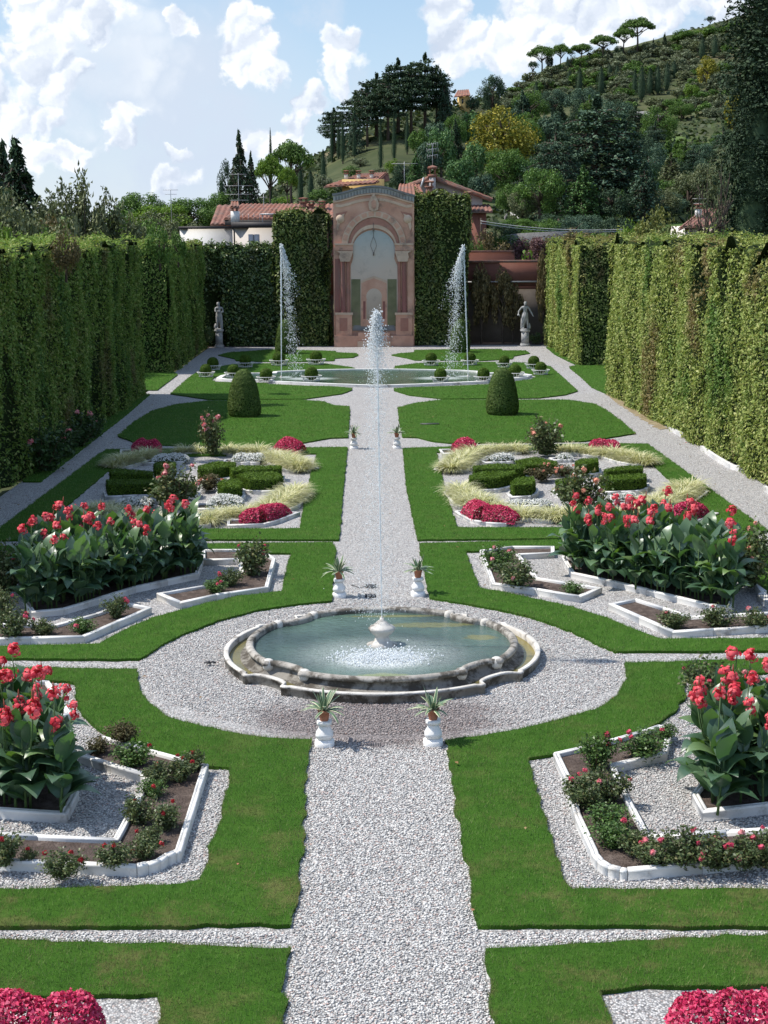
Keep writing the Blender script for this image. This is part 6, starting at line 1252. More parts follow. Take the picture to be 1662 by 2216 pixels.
# right
tree('cypress', 'giant dark cypress filling the upper corner above the sunlit hedge', 'bigcypress', 'cypress_leaf', 1668, 520, -190, 225, 72, None, 0); tree('cypress', 'second dark cypress pressed against the giant one, its lower boughs wide', 'bigcypress', 'cypress_leaf', 1630, 520, 150, 130, 71, None, 1); tree('cypress', 'low dark cypress growth at the foot of the giant cypress', 'dense', 'cypress_leaf', 1598, 520, 250, 120, 74, None, 1)
tree('bare_tree', 'bare grey branched tree with few leaves above the sunlit hedge', 'bare', 'grey_leaf', 1515, 520, 255, 190, 66, None, 1); tree('bare_tree', 'second bare thin tree leaning beside the first above the sunlit hedge', 'bare', 'grey_leaf', 1570, 520, 290, 150, 67, None, 2)
tree('shrub', 'round yellow green bush rising behind the sunlit hedge', 'dense', 'lime_leaf', 1425, 520, 420, 150, 86, None, 0, 'shrub'); tree('shrub', 'lower lime green bush in front of the round one behind the sunlit hedge', 'dense', 'bright_leaf', 1370, 520, 452, 120, 93, None, 1, 'shrub')
tree('shrub', 'bushy tuft above the browned end of the sunlit hedge', 'shrub', 'bronze_leaf', 1245, 525, 492, 70, 82, None, 1, 'shrub', 5.0)
for (px, t, w_, Y, mt, kd, lb) in [(1150, 500, 80, 108, 'purple_leaf', 'dense', 'purple leaved bush above the red wall'), (1060, 478, 80, 96, 'bronze_leaf', 'dense', 'bronze green tree over the wall beside the leafy column'), (1120, 530, 70, 93.5, 'bright_leaf', 'shrub', 'light green creeper bush on top of the red wall'), (1195, 520, 50, 90, 'bronze_leaf', 'dense', 'brownish bush where the red wall meets the sunlit hedge'), (1025, 500, 50, 94, 'green_leaf', 'dense', 'dark green tree just beside the leafy column'), (1090, 500, 90, 112, 'green_leaf', 'dense', 'green bush below the bright white stepped wall'), (1230, 488, 110, 108, 'bronze_leaf', 'dense', 'bronze green bush below the light green fir'), (1180, 490, 90, 114, 'green_leaf', 'dense', 'dark bush between the purple bush and the fir'), (1290, 490, 110, 105, 'green_leaf', 'dense', 'dark bush behind the meeting of the sunlit hedges'), (1330, 480, 80, 100, 'grey_leaf', 'dense', 'grey green bush beside the lime green bush')]:
    tree('tree', lb, kd, mt, px, 540, t, w_, Y, 'trees over the red wall', wf=1.6)
for (px, base, t, w_, lb) in [(1042, 738, 560, 60, 'slender young tree trained against the red wall nearest the leafy column'), (1088, 735, 570, 66, 'slender young tree with a forked stem in the middle of the red wall'), (1175, 735, 520, 44, 'slender young tree beside the sunlit side statue'), (1110, 738, 600, 50, 'thin sapling leaning on the grey lower wall')]:
    tree('young_tree', lb, 'broad', 'bronze_leaf', px, base, t, w_, 88.9, 'young trees before the red wall', z=0)
tree('shrub', 'low leafy plant at the foot of the sunlit side statue', 'shrub', 'laurel', 1160, 748, 715, 36, 88.2, None, 0, 'shrub', 0)
tree('shrub', 'thin shrub with bare twigs beside the shaded side statue', 'shrub', 'laurel', 447, 752, 700, 40, 87.4, None, 1, 'shrub', 0)
tag(MB().prism([(-10, 88.0), (10.4, 88.0), (10.4, 89.9), (-10, 89.9)], -.05, .03).build('soil_bed', M['soil']), kind='structure')
M['cover'] = leafmat('wood_floor', [(0, (.02, .035, .012)), (.6, (.045, .07, .022)), (1, (.08, .11, .035))], .2)
r3 = np.random.default_rng(5); P = []
for k in range(26000):
    pass
px = r3.uniform(560, 1640, 16000); q = r3.random(16000) ** 1.2; ry, rd, fy = hillprof(px); Yc = FOOT + q * (rd - FOOT); Xc = (px - 806) / FPX * Yc; Zc = terr(Xc, Yc)
keep = nz(np.stack([Xc, Yc, 0 * Xc], -1), .03, 77) > -.1; P = np.stack([Xc, Yc, Zc + .15], -1)[keep]
tag(MB().quads(cards(P, np.tile((0, -.4, 1.0), (len(P), 1)), 1.1, .7, 1, r3)).build('undergrowth', M['cover']), 'rough undergrowth and scrub covering the hillside', 'undergrowth', kind='stuff')
# ------------------------------------------------------------------ cannas
def make_cannaleaf():
    m, t, o = new_mat('canna_leaf'); g_ = t.node('ShaderNodeNewGeometry'); inf = t.node('ShaderNodeObjectInfo')
    c = t.ramp(g_.outputs['Random Per Island'], [(0, (.045, .095, .055)), (.5, (.075, .14, .08)), (.85, (.115, .19, .10)), (1, (.17, .26, .06))])
    c = t.mix(t.math('MULTIPLY', inf.outputs['Random'], .3), c, (.03, .07, .035))
    p = t.node('ShaderNodeBsdfPrincipled'); t.link(c, p.inputs['Base Color']); p.inputs['Roughness'].default_value = .38; p.inputs['Specular IOR Level'].default_value = .7
    tr = t.node('ShaderNodeBsdfTranslucent'); t.link(t.mix(1.0, c, (1.5, 1.9, .5), 'MULTIPLY'), tr.inputs[0]); mx = t.node('ShaderNodeMixShader'); mx.inputs[0].default_value = .22
    t.link(p.outputs[0], mx.inputs[1]); t.link(tr.outputs[0], mx.inputs[2]); t.link(mx.outputs[0], o.inputs[0]); return m
M['canna'] = make_cannaleaf()
def petalmat(name, stops, trans=.3, rough=.5):
    m, t, o = new_mat(name); g_ = t.node('ShaderNodeNewGeometry'); c = t.ramp(g_.outputs['Random Per Island'], stops)
    p = t.node('ShaderNodeBsdfPrincipled'); t.link(c, p.inputs['Base Color']); p.inputs['Roughness'].default_value = rough; p.inputs['Specular IOR Level'].default_value = .25
    tr = t.node('ShaderNodeBsdfTranslucent'); t.link(c, tr.inputs[0]); mx = t.node('ShaderNodeMixShader'); mx.inputs[0].default_value = trans
    t.link(p.outputs[0], mx.inputs[1]); t.link(tr.outputs[0], mx.inputs[2]); t.link(mx.outputs[0], o.inputs[0]); return m
M['coral'] = petalmat('coral_petal', [(0, (.60, .035, .06)), (.5, (.78, .085, .11)), (.85, (.86, .16, .18)), (1, (.90, .34, .38))])
M['stem'] = plain('green_stem', (.07, .12, .04), .6, .3); M['twig'] = plain('rose_twig', (.10, .075, .045), .8, .2)
def leaf_blade(r, p, az, el, L, Wd, bend, ns=8):
    u = np.array([math.cos(az), math.sin(az), 0]); side = np.array([-math.sin(az), math.cos(az), 0]); e_ = el; V = []; tw = r.uniform(-.25, .25)
    for i in range(ns):
        s = i / (ns - 1); ww = Wd * math.sin(PI * min(1, .06 + s * .94) ** .8) * (1.0 if s < .96 else .4); d = u * math.cos(e_) + np.array([0, 0, 1]) * math.sin(e_); nn = np.cross(d, side)
        sd_ = side * math.cos(tw * s) + nn * math.sin(tw * s); rip = .012 * math.sin(9 * s + az)
        for q, lf in ((-1, .13), (-.5, .06), (0, -.02), (.5, .06), (1, .13)): V.append(p + sd_ * ww * q + nn * (ww * lf * 1.0 + rip * abs(q)))
        p = p + d * L / (ns - 1); e_ -= bend / (ns - 1) * (.6 + .8 * s)
    return np.array(V), grid_faces(ns, 5)
def flower_mesh(rs, n=30, R=.078):
    r = np.random.default_rng(rs); mb = MB()
    for k in range(n):
        d = unit(r.normal(size=3) + (0, 0, .35)); c = d * R * r.uniform(.35, 1.0) * (1.05, 1.05, 1.15); t = unit(np.cross(d, r.normal(size=3))); b = np.cross(d, t); L = R * r.uniform(.45, .75); w_ = L * r.uniform(.5, .8)
        V = [c - t * L * .6 - d * L * .3, c + b * w_ - d * .1 * L, c + t * L * .7 + d * L * .25 * r.uniform(-1, 1), c - b * w_ - d * .1 * L, c + d * L * .25]; mb.add(V, np.array([(0, 1, 4), (1, 2, 4), (2, 3, 4), (3, 0, 4)]))
    return mb.mesh('flower_head', M['coral'])
FLM = [flower_mesh(i + 1) for i in range(4)]
BUD = MB().tube([(0, 0, 0), (.004, 0, .05), (0, .006, .11)], [.010, .012, .003], 6).mesh('bud', petalmat('canna_bud', [(0, (.30, .10, .06)), (1, (.45, .14, .09))]))
def make_canna(rs, heads, hf=1.08):
    r = np.random.default_rng(rs); root = empty('canna_plant', (0, 0, 0)); lv = MB(); stm = MB()
    for sidx in range(3):
        bx, by = r.normal(0, .06, 2); top = hf * r.uniform(.75, .98); lean = r.normal(0, .05, 2); stm.tube([(bx, by, 0), (bx + lean[0] * .5, by + lean[1] * .5, top * .5), (bx + lean[0], by + lean[1], top)], [.016, .013, .008], 6)
        az = r.uniform(0, 6.28)
        for k in range(7):
            f = (k + .4) / 7; z = .08 + top * f * .92; az += 2.4 + r.uniform(-.4, .4); L = r.uniform(.38, .56) * (1.08 - .3 * f); el = r.uniform(.75, 1.2) if f < .75 else r.uniform(1.05, 1.4)
            V, F = leaf_blade(r, np.array([bx + lean[0] * f, by + lean[1] * f, z]), az, el, L, L * r.uniform(.23, .31), r.uniform(1.2, 2.7) if f < .75 else r.uniform(.3, 1.0)); lv.add(V, F)
    stm.build('stem', M['stem'], root); lv.build('leaves', M['canna'], root, smooth=True)
    for k in range(heads):
        x, y = r.normal(0, .14, 2); z = hf + r.uniform(-.12, .42); st = MB().tube([(x * .3, y * .3, hf * .5), (x * .8, y * .8, z - .25), (x, y, z + .02)], [.010, .008, .006], 6).build('flower_stalk', M['stem'], root)
        for q in range(int(r.integers(1, 3))):
            fh = link('flower_head', FLM[int(r.integers(0, 4))], st, (x + r.normal(0, .03), y + r.normal(0, .03), z + .03 - q * .10)); fh.rotation_euler = (r.normal(0, .4), r.normal(0, .4), r.uniform(0, 6)); s = r.uniform(.8, 1.2) * (1 if q == 0 else .8); fh.scale = (s, s, s)
        if r.random() < .6: link('bud', BUD, st, (x, y, z + .08))
    return know(root)
CN = [make_canna(500, 1), make_canna(501, 2), make_canna(502, 0), make_canna(503, 1, .85), make_canna(504, 2, 1.0)]
def place_cannas(poly, gap, label, group, seed, s0=1.0, extra=(), p_=(.18, .08, .46, .21, .07)):
    r = np.random.default_rng(seed); C = [tuple(p) for p in extra]; P, _ = poly_area_samples(poly, [], 900, r)
    for p in P:
        if all(math.hypot(p[0] - q[0], p[1] - q[1]) > gap for q in C): C.append(tuple(p))
    for (x, y) in C:
        k = int(r.choice(5, p=p_)); src = CN[k]; s = s0 * r.uniform(.88, 1.1)
        if src.get('label') is None: o = src; o.location = (x, y, .07); o.rotation_euler = (0, 0, r.uniform(0, 6)); scale_root(o, s); tag(o, label, 'canna', group)
        else: dup(src, (x, y, .07), r.uniform(0, 6), s, label, group)
place_cannas(CB_ML, .27, 'coral flowered canna crowded in the bed beyond the fountain, shaded hedge side', 'cannas beyond the fountain on the shaded side', 1, 1.0)
place_cannas(CB_MR, .27, 'coral flowered canna crowded in the bed beyond the fountain, sunlit hedge side', 'cannas beyond the fountain on the sunlit side', 2, 1.0)
place_cannas([p for p in CB_NL], .30, 'coral flowered broad leaved canna in the nearest bed, shaded hedge side', 'nearest cannas on the shaded side', 3, 1.02, (), (.3, .28, .08, .14, .2))
place_cannas([p for p in CB_NR], .30, 'coral flowered broad leaved canna in the nearest bed, sunlit hedge side', 'nearest cannas on the sunlit side', 4, 1.02, (), (.3, .28, .08, .14, .2))

# ------------------------------------------------------------------ roses
M['rose_leaf'] = leafmat('rose_leaf', [(0, (.055, .08, .032)), (.5, (.10, .145, .055)), (.85, (.15, .19, .075)), (1, (.23, .21, .10))], .25, rough=.45, spec=.4)
M['rose_leaf_green'] = leafmat('rose_leaf_green', [(0, (.045, .095, .025)), (.5, (.085, .165, .04)), (1, (.14, .23, .06))], .25, rough=.45, spec=.4)
M['rose_dry'] = leafmat('rose_leaf_dry', [(0, (.07, .06, .03)), (.5, (.12, .10, .05)), (1, (.16, .16, .08))], .25)
M['pink'] = petalmat('pink_petal', [(0, (.70, .16, .20)), (.6, (.85, .32, .34)), (1, (.90, .50, .48))]); M['red'] = petalmat('red_petal', [(0, (.28, .012, .02)), (.6, (.45, .03, .04)), (1, (.6, .08, .08))])
M['peach'] = petalmat('peach_petal', [(0, (.80, .32, .22)), (1, (.88, .52, .40))]); M['rosepink'] = petalmat('deep_pink_petal', [(0, (.60, .05, .12)), (1, (.80, .18, .24))])
def bloom_mesh(mat, rs):
    r = np.random.default_rng(rs); N = unit(r.normal(size=(22, 3)) + (0, 0, .3)); return MB().quads(cards(N * .032 * r.uniform(.3, 1, (22, 1)), N, .04, .85, .5, r, fold=.25)).mesh('bloom', M[mat])
BL_ = {k: bloom_mesh(k, 3) for k in ('pink', 'red', 'peach', 'rosepink')}
_RB = {}
def rosemesh(mat, v, tall):
    key = (mat, v, tall)
    if key in _RB: return _RB[key]
    r = np.random.default_rng(900 + v * 7 + (50 if tall else 0)); tw = MB(); Q = []; tips = []
    for k in range(22):
        a = r.uniform(0, 6.28); sp = r.random() ** .6 * (.46 if tall else .5); z = r.uniform(.5, 1.0) * (1 - .35 * (sp / .5) ** 2); tip = np.array([sp * math.cos(a), sp * math.sin(a), z]); mid = tip * (.55, .55, .5) + r.normal(0, .03, 3)
        tw.tube([(0.03 * math.cos(a), .03 * math.sin(a), 0), mid, tip], [.014, .010, .005], 4, False); tips.append(tip); m = 70; s = r.random(m) ** (.55 if not tall else .75); P = np.where(s[:, None] < .5, mid * (s[:, None] * 2), mid + (tip - mid) * (s[:, None] * 2 - 1)) + r.normal(0, .075, (m, 3)); P[:, 2] = np.maximum(P[:, 2], .04)
        Q.append(cards(P, r.normal(size=(m, 3)) + (0, 0, .7), .085, .6, .9, r))
    _RB[key] = (MB().quads(np.concatenate(Q)).mesh('foliage', M[mat]), tw.mesh('stems', M['twig']), np.array(tips)); return _RB[key]
rr3 = np.random.default_rng(33)
def rose(label, px, base, w_, h_, mat='rose_leaf', fl=None, nfl=4, tall=False, group=None, z=.06, cat='rose bush', name='rose_bush', fs=1.0):
    x, y = G(px, base); wd = w_ * y / FPX * 1.1; hh = h_ * y / FPX * 1.06; h_ = h_ * .82; fo_, tw, tips = rosemesh(mat, int(rr3.integers(0, 4)), tall)
    root = empty(name, (x, y, z), rr3.uniform(0, 6.28), label, cat, group); f = link('foliage', fo_, root); t = link('stems', tw, root); f.scale = t.scale = (wd, wd, hh)
    for k in range(nfl if fl else 0):
        p = tips[int(rr3.integers(0, len(tips)))] * (wd, wd, hh) + rr3.normal(0, .02, 3) + (0, 0, .03); b = link('bloom', BL_[fl], root, tuple(p)); s = fs * rr3.uniform(.8, 1.3); b.scale = (s, s, s); b.rotation_euler = tuple(rr3.uniform(-.6, .6, 3))
    return root
gA, gB, gC, gD = 'roses in the nearest shaded side bed', 'roses in the nearest sunlit side bed', 'roses beyond the fountain on the shaded side', 'roses beyond the fountain on the sunlit side'
for (px, b, w_, h_, m, n) in [(262, 1622, 80, 60, 'rose_dry', 0), (290, 1668, 90, 62, 'rose_leaf_green', 2), (345, 1705, 80, 55, 'rose_leaf', 1), (390, 1700, 70, 55, 'rose_leaf', 3), (418, 1680, 64, 52, 'rose_leaf', 4), (330, 1735, 60, 45, 'rose_leaf_green', 1), (300, 1795, 78, 72, 'rose_leaf', 2), (355, 1805, 84, 66, 'rose_leaf', 3), (325, 1840, 64, 46, 'rose_leaf', 1), (250, 1890, 84, 66, 'rose_leaf', 4), (312, 1870, 72, 60, 'rose_leaf', 3), (138, 1912, 96, 72, 'rose_leaf', 5), (12, 1885, 90, 90, 'rose_leaf', 5), (215, 1640, 60, 40, 'rose_dry', 0), (62, 1880, 40, 40, 'rose_leaf', 1), (45, 1500, 60, 40, 'rose_leaf', 1)]:
    rose('small red flowered rose bush in the nearest bent bed, shaded hedge side', px, b, w_, h_, m, 'red', (n + 1) // 2, False, gA, fs=.75)
for (px, b, w_, h_, m, n) in [(1290, 1675, 92, 90, 'rose_leaf_green', 3), (1391, 1648, 104, 66, 'rose_leaf_green', 3), (1262, 1758, 110, 85, 'rose_leaf', 3), (1310, 1745, 100, 88, 'rose_leaf', 2), (1320, 1808, 96, 66, 'rose_leaf_green', 0), (1318, 1845, 96, 66, 'rose_leaf_green', 1), (1375, 1862, 90, 62, 'rose_leaf', 1), (1420, 1888, 104, 66, 'rose_leaf', 2), (1482, 1888, 116, 105, 'rose_leaf', 5), (1550, 1892, 112, 86, 'rose_leaf', 5), (1612, 1890, 104, 80, 'rose_leaf', 4), (1655, 1890, 100, 100, 'rose_leaf', 5), (1528, 1520, 110, 100, 'rose_leaf', 3), (1440, 1610, 60, 40, 'rose_leaf_green', 1), (1600, 1530, 80, 90, 'rose_leaf', 2)]:
    rose('green pink flowered rose bush in the nearest bent bed, sunlit hedge side', px, b, w_, h_, m, 'rosepink' if n % 2 else 'pink', n, False, gB, fs=.85)
for (px, b, w_, h_, m, n, lb) in [(548, 1252, 92, 84, 'rose_leaf', 3, 'tallest rose bush in the bent bed by the fountain, shaded side'), (500, 1275, 54, 44, 'rose_leaf', 2, 'small rose below the tallest one, shaded side'), (470, 1292, 64, 36, 'rose_leaf_green', 2, 'low green rose at the fountain edge of its bed, shaded side'), (252, 1345, 58, 56, 'rose_leaf', 2, 'rose below the cannas in the middle of its bed, shaded side'), (178, 1378, 60, 38, 'rose_leaf_green', 1, 'low rose in the pointed bed, shaded side'), (94, 1382, 58, 40, 'rose_leaf', 1, 'small rose near the white kerb, shaded side'), (28, 1388, 78, 72, 'rose_leaf', 3, 'leafy rose at the picture edge, shaded side'), (5, 1352, 66, 80, 'rose_leaf', 3, 'pink rose at the picture edge beneath the cannas, shaded side'), (18, 1290, 100, 118, 'rose_leaf', 1, 'large dark rose bush beside the canna row, shaded side')]:
    rose(lb, px, b, w_, h_, m, 'rosepink', n, False, gC)
for (px, b, w_, h_, m, n, lb) in [(1080, 1242, 72, 62, 'rose_leaf_green', 5, 'green rose with pink blooms at the bent bed corner, sunlit side'), (1118, 1278, 98, 66, 'rose_leaf', 1, 'broad rose in the middle of the bent bed, sunlit side'), (1238, 1293, 50, 30, 'rose_leaf_green', 0, 'tiny bright green rose at the bed tip, sunlit side'), (1459, 1368, 72, 44, 'rose_leaf', 1, 'rose beside the pointed kerb below the cannas, sunlit side'), (1553, 1365, 72, 52, 'rose_leaf', 1, 'rose in the middle of the pointed bed, sunlit side'), (1635, 1367, 64, 48, 'rose_leaf', 2, 'rose at the picture edge of the pointed bed, sunlit side'), (1622, 1275, 126, 140, 'rose_leaf', 9, 'large rose with peach blooms beside the canna row, sunlit side')]:
    rose(lb, px, b, w_, h_, m, 'peach' if n == 9 else 'pink', n, False, gD)
for (px, b, w_, h_, n, fl, lb) in [(382, 1100, 112, 92, 8, 'pink', 'tall leafy rose with pink blooms between the near wedge hedges, shaded knot garden'), (462, 988, 66, 96, 12, 'pink', 'tall slender rose topped with pink blooms at the far edge, shaded knot garden'), (1255, 1108, 112, 100, 7, 'peach', 'tall leafy rose with peach blooms between the near wedge hedges, sunlit knot garden'), (1182, 988, 92, 86, 6, 'peach', 'tall loose rose at the far edge of the sunlit knot garden')]:
    rose(lb, px, b, w_, h_, 'rose_leaf', fl, n, True, 'tall roses of the knot gardens', .05, fs=1.7)
for (px, b, w_, h_, lb) in [(1172, 1043, 64, 36, 'orange brown low flowers at the heart of the sunlit knot garden'), (1226, 1036, 54, 30, 'orange brown low flowers beside the hidden wedge, sunlit knot garden'), (455, 1064, 66, 38, 'brownish low flowers at the heart of the shaded knot garden')]:
    rose(lb, px, b, w_, h_, 'rose_dry', 'peach', 8, False, 'low flowers at the heart of the knot gardens', .04, 'flowers', 'flower_clump', .9)
M['hyd'] = leafmat('hydrangea_leaf', [(0, (.02, .05, .015)), (.5, (.04, .09, .025)), (1, (.075, .14, .04))], .2, rough=.45, spec=.4)
for (px, b, w_, h_, lb) in [(200, 950, 50, 55, 'dark leafy hydrangea farthest along the shaded hedge foot'), (172, 968, 84, 82, 'round dark hydrangea under the shaded hedge'), (140, 990, 92, 80, 'dark hydrangea spilling towards the path from the shaded hedge'), (92, 1022, 120, 118, 'largest dark hydrangea with a pink bloom at the shaded hedge foot'), (24, 1032, 110, 125, 'dark hydrangea at the picture edge under the shaded hedge')]:
    rose(lb, px, b, w_, h_, 'hyd', 'pink', 2, False, 'hydrangeas along the shaded hedge', .0, 'hydrangea', 'hydrangea', 2.6)

# ------------------------------------------------------------------ bright bedding of the knot gardens
M['magenta'] = petalmat('magenta_petal', [(0, (.36, .012, .06)), (.5, (.62, .04, .13)), (.9, (.76, .11, .21)), (1, (.86, .30, .36))], .25)
M['whitefl'] = petalmat('white_petal', [(0, (.74, .75, .71)), (1, (.90, .90, .86))], .3)
M['bed_leaf'] = leafmat('bedding_leaf', [(0, (.04, .07, .035)), (.6, (.08, .125, .06)), (1, (.14, .19, .09))], .2)
M['stripe'] = leafmat('striped_grass', [(0, (.26, .31, .12)), (.3, (.50, .50, .26)), (.7, (.72, .69, .42)), (1, (.84, .81, .60))], .3, tint=.12)
def capsule(L, wd):
    L = np.array(L); d = unit(np.gradient(L, axis=0)); n = np.stack([-d[:, 1], d[:, 0]], -1); a = L + n * wd / 2; b = L - n * wd / 2
    return [tuple(p) for p in a] + [tuple(p) for p in b[::-1]]
def short(t):
    for wd_ in ('flower ', 'partly ', 'bright ', 'curved ', 'greyish ', 'dark ', 'thin ', 'mass ', 'far ', 'drift '):
        if len(t.split()) > 16: t = t.replace(wd_, '', 1)
    return t
def bedding(label, line, wd, ht, kind, group, kerb=True, rs=0, fcover=.85):
    L = np.array(GG(line)); L = np.array([L[0] + (L[-1] - L[0]) * t for t in np.linspace(0, 1, 8)]) if len(L) == 2 else resample(L, .18, False); r = np.random.default_rng(rs + 60)
    if kerb:
        K = np.r_[[L[0] - unit(L[1] - L[0]) * wd * .45], L[1:-1], [L[-1] + unit(L[-1] - L[-2]) * wd * .45]]; bed([tuple(p) for p in resample(capsule(K[::2] if len(K) > 5 else K, wd * 1.15), .5)], short('kerbed bed under the ' + label), .06, .09, 'kerbed bedding of the knot gardens', .05)
    c = L.mean(0); name = {'m': 'magenta_flowers', 'w': 'white_flowers'}[kind]; root = empty(name, (c[0], c[1], .05), 0, label, 'flowers', group)
    ln = np.linalg.norm(L[-1] - L[0]); n = int(ln * wd * 5200 * (1.25 if kind == 'm' else .8)) + 500; k = r.random(n) * (len(L) - 1); i = k.astype(int); P = L[i] + (L[i + 1] - L[i]) * (k - i)[:, None]; d = unit(L[i + 1] - L[i]); nr = np.stack([-d[:, 1], d[:, 0]], -1)
    s = r.uniform(-1, 1, n); endf = np.clip(np.minimum(k, len(L) - 1 - k) * ln / (len(L) - 1) / (wd * .5), 0.05, 1); prof_ = np.sqrt(np.maximum(0, 1 - s * s)) * (np.sqrt(np.maximum(0, 1 - (1 - endf) ** 2)) * .75 + .25)
    q = nz(np.c_[P, 0 * s] + nr[:, :1] * 0, 1.6, rs, 3); h = ht * prof_ * (1 + .22 * q); off = s * wd / 2 * (1 + .12 * q); Pt = np.c_[P + nr * off[:, None] - c, h]; N = np.c_[nr * s[:, None] * 1.0, np.full(n, .7)]
    low = r.random(n) < .35; Pt[low, 2] *= r.random(low.sum()); Pt[:, 2] = np.maximum(Pt[:, 2] + r.normal(0, .012, n), .02)
    sz = .042 if kind == 'm' else .045; m = r.random(n) < (fcover if kind == 'm' else .8); up = ~low | (kind == 'm')
    lf = MB().quads(cards(Pt[~(m & up)] * (1, 1, .92), N[~(m & up)], sz * 1.15, .6, .9, r)); lf.build('foliage', M['bed_leaf'], root); MB().quads(cards(Pt[m & up], N[m & up], sz, .75, .95, r, fold=.25)).build('blossom_mass', M['magenta' if kind == 'm' else 'whitefl'], root); return root
gm_, gw2 = 'magenta bedding of the knot gardens', 'white bedding of the knot gardens'
for i, (line, wd, ht, lb) in enumerate([([(285, 982), (350, 980)], .75, .36, 'dark magenta flower mass at the far outer corner, shaded knot garden'), ([(596, 982), (654, 984)], .8, .42, 'magenta flower mass at the far corner by the central path, shaded knot garden'), ([(518, 1137), (560, 1136), (610, 1118)], .6, .34, 'curved magenta flower mass at the near corner, shaded knot garden'), ([(135, 1130), (190, 1138)], .6, .34, 'magenta flower mass behind the cannas, shaded knot garden'),
        ([(980, 982), (1032, 981)], .8, .42, 'magenta flower mass at the far corner by the central path, sunlit knot garden'), ([(1275, 978), (1342, 978)], .6, .32, 'thin magenta flower row at the far outer corner, sunlit knot garden'), ([(1022, 1116), (1050, 1132), (1120, 1136)], .6, .34, 'curved magenta flower mass at the near corner, sunlit knot garden'), ([(1415, 1136), (1470, 1133), (1515, 1118)], .6, .34, 'magenta flower mass partly behind the cannas, sunlit knot garden')]): bedding(lb, line, wd, ht, 'm', gm_, True, i)
for i, (line, wd, ht, lb) in enumerate([([(330, 1004), (410, 1002)], .5, .22, 'dim white flower drift at the far side, shaded knot garden'), ([(503, 1003), (575, 1003)], .55, .22, 'bright white flower drift at the far side, shaded knot garden'), ([(250, 1103), (330, 1103)], .55, .24, 'greyish white flower drift in shade at the near side, shaded knot garden'), ([(448, 1102), (528, 1101)], .6, .26, 'bright white flower drift in front of the blunt wedge, shaded knot garden'),
        ([(1060, 1003), (1113, 1001)], .5, .22, 'white flower drift at the far side, sunlit knot garden'), ([(1205, 999), (1238, 998)], .4, .16, 'sparse white flower drift behind the blunt far wedge, sunlit knot garden'), ([(1100, 1097), (1195, 1098)], .4, .12, 'sparse low white flower drift at the near side, sunlit knot garden'), ([(1318, 1092), (1378, 1090)], .55, .24, 'white flower drift beside the tall rose, sunlit knot garden')]): bedding(lb, line, wd, ht, 'w', gw2, True, 20 + i)
for (pts, lb) in [([(-60, 2290), (120, 2286), (225, 2268)], 'big glowing magenta flower mass at the nearest corner, shaded hedge side'), ([(1440, 2268), (1560, 2286), (1740, 2280)], 'big glowing magenta flower mass at the nearest corner, sunlit hedge side')]: bedding(lb, pts, .62, .48, 'm', 'magenta flower masses nearest of all', False, 41, .93)
bed([(-90, 2205), (10, 2190), (40, 2222), (300, 2330), (-90, 2400)], 'white kerbed bed under the big magenta mass nearest, shaded hedge side', group='nearest kerbed beds'); bed([(1412, 2310), (1420, 2250), (1800, 2215), (1800, 2400)], 'white kerbed bed under the big magenta mass nearest, sunlit hedge side', group='nearest kerbed beds')
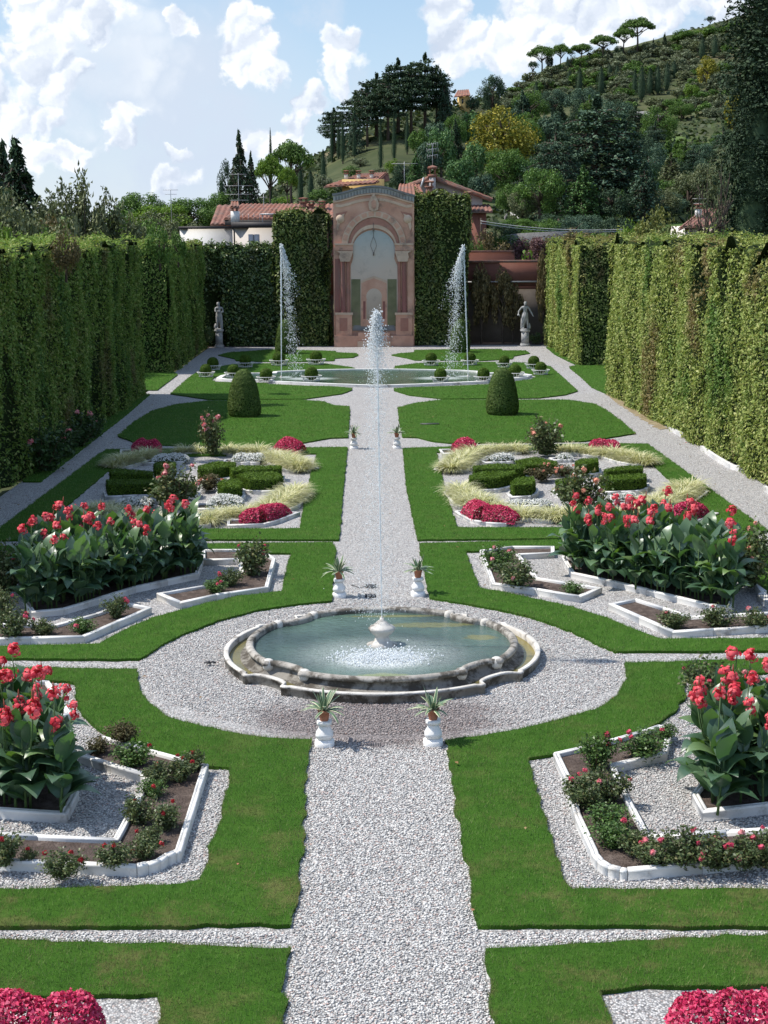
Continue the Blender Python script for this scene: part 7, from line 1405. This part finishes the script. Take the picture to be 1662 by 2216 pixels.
# ornamental striped grass: tussocks
def tussock(rs):
    r = np.random.default_rng(rs); mb = MB()
    for k in range(190):
        a = r.uniform(0, 6.28); b0 = r.random() ** .5 * .13; L = r.uniform(.28, .5); el = r.uniform(.6, 1.45); u = np.array([math.cos(a), math.sin(a), 0]); sd_ = np.array([-math.sin(a), math.cos(a), 0]); p = u * b0; V = []
        for i in range(5):
            s = i / 4; w_ = .011 * (1 - s * .85); V += [p - sd_ * w_, p + sd_ * w_]; p = p + (u * math.cos(el) + np.array([0, 0, 1]) * math.sin(el)) * L / 4; el -= r.uniform(.25, .55)
        mb.add(V, np.array([(2 * i, 2 * i + 1, 2 * i + 3, 2 * i + 2) for i in range(4)]))
    return mb.mesh('striped_grass', M['stripe'])
TS = [tussock(i) for i in range(4)]; rg = np.random.default_rng(12)
def grassline(pts, nrow, wd, label, group, s0=1.0, kerb=True):
    L = np.array(GG(pts)); Q = resample(L, .22, False)
    if kerb: bed([tuple(p) for p in resample(capsule(resample(L, .9, False), wd + .25), .5)], short('kerbed bed under the ' + label.replace('tussock of striped cream grass', 'striped grass')), .06, .09, 'kerbed bedding of the knot gardens', .05)
    for p in Q:
        for k in range(nrow):
            x, y = p + rg.normal(0, .05, 2) + np.array([0, (k - (nrow - 1) / 2) * wd / nrow]); o = link('striped_grass', TS[int(rg.integers(0, 4))], None, (x, y, .05)); s = s0 * rg.uniform(.75, 1.1); o.scale = (s, s, s * .72); o.rotation_euler = (0, 0, rg.uniform(0, 6.28)); tag(o, label, 'ornamental grass', group)
for i, (pts, nr, wd, sd_, tx) in enumerate([([(245, 1014), (300, 998), (325, 990)], 2, .7, 'shaded', 'far outer'), ([(385, 984), (430, 982)], 1, .3, 'shaded', 'far middle'), ([(495, 983), (565, 986)], 2, .6, 'shaded', 'far sunny'), ([(590, 995), (630, 1010), (655, 1021)], 2, .7, 'shaded', 'far path side'), ([(640, 1072), (610, 1100), (575, 1112)], 2, .6, 'shaded', 'near path side'), ([(565, 1113), (510, 1122), (465, 1127)], 2, .5, 'shaded', 'near middle'), ([(450, 1136), (390, 1140), (330, 1138)], 2, .5, 'shaded', 'near front'), ([(300, 1136), (265, 1122), (205, 1112)], 2, .5, 'shaded', 'near outer'),
        ([(975, 1022), (1000, 1003), (1030, 988)], 2, .7, 'sunlit', 'far path side'), ([(1045, 984), (1090, 980), (1128, 980)], 2, .5, 'sunlit', 'far middle'), ([(1218, 980), (1265, 984), (1310, 990)], 2, .55, 'sunlit', 'far outer middle'), ([(1332, 992), (1365, 1002), (1400, 1008)], 2, .7, 'sunlit', 'far outer'), ([(996, 1070), (1015, 1092), (1042, 1104)], 2, .6, 'sunlit', 'near path side'), ([(1050, 1108), (1120, 1121), (1205, 1128)], 2, .5, 'sunlit', 'near middle'), ([(1215, 1126), (1300, 1126), (1385, 1122)], 2, .4, 'sunlit', 'near front'), ([(1490, 1066), (1455, 1090), (1405, 1108)], 2, .8, 'sunlit', 'near outer')]):
    grassline(pts, nr, wd, f'tussock of striped cream grass in the {tx} drift, {sd_} knot garden', f'striped grass, {tx}, {sd_} knot garden', 1.3 if wd > .55 else 1.1, True)
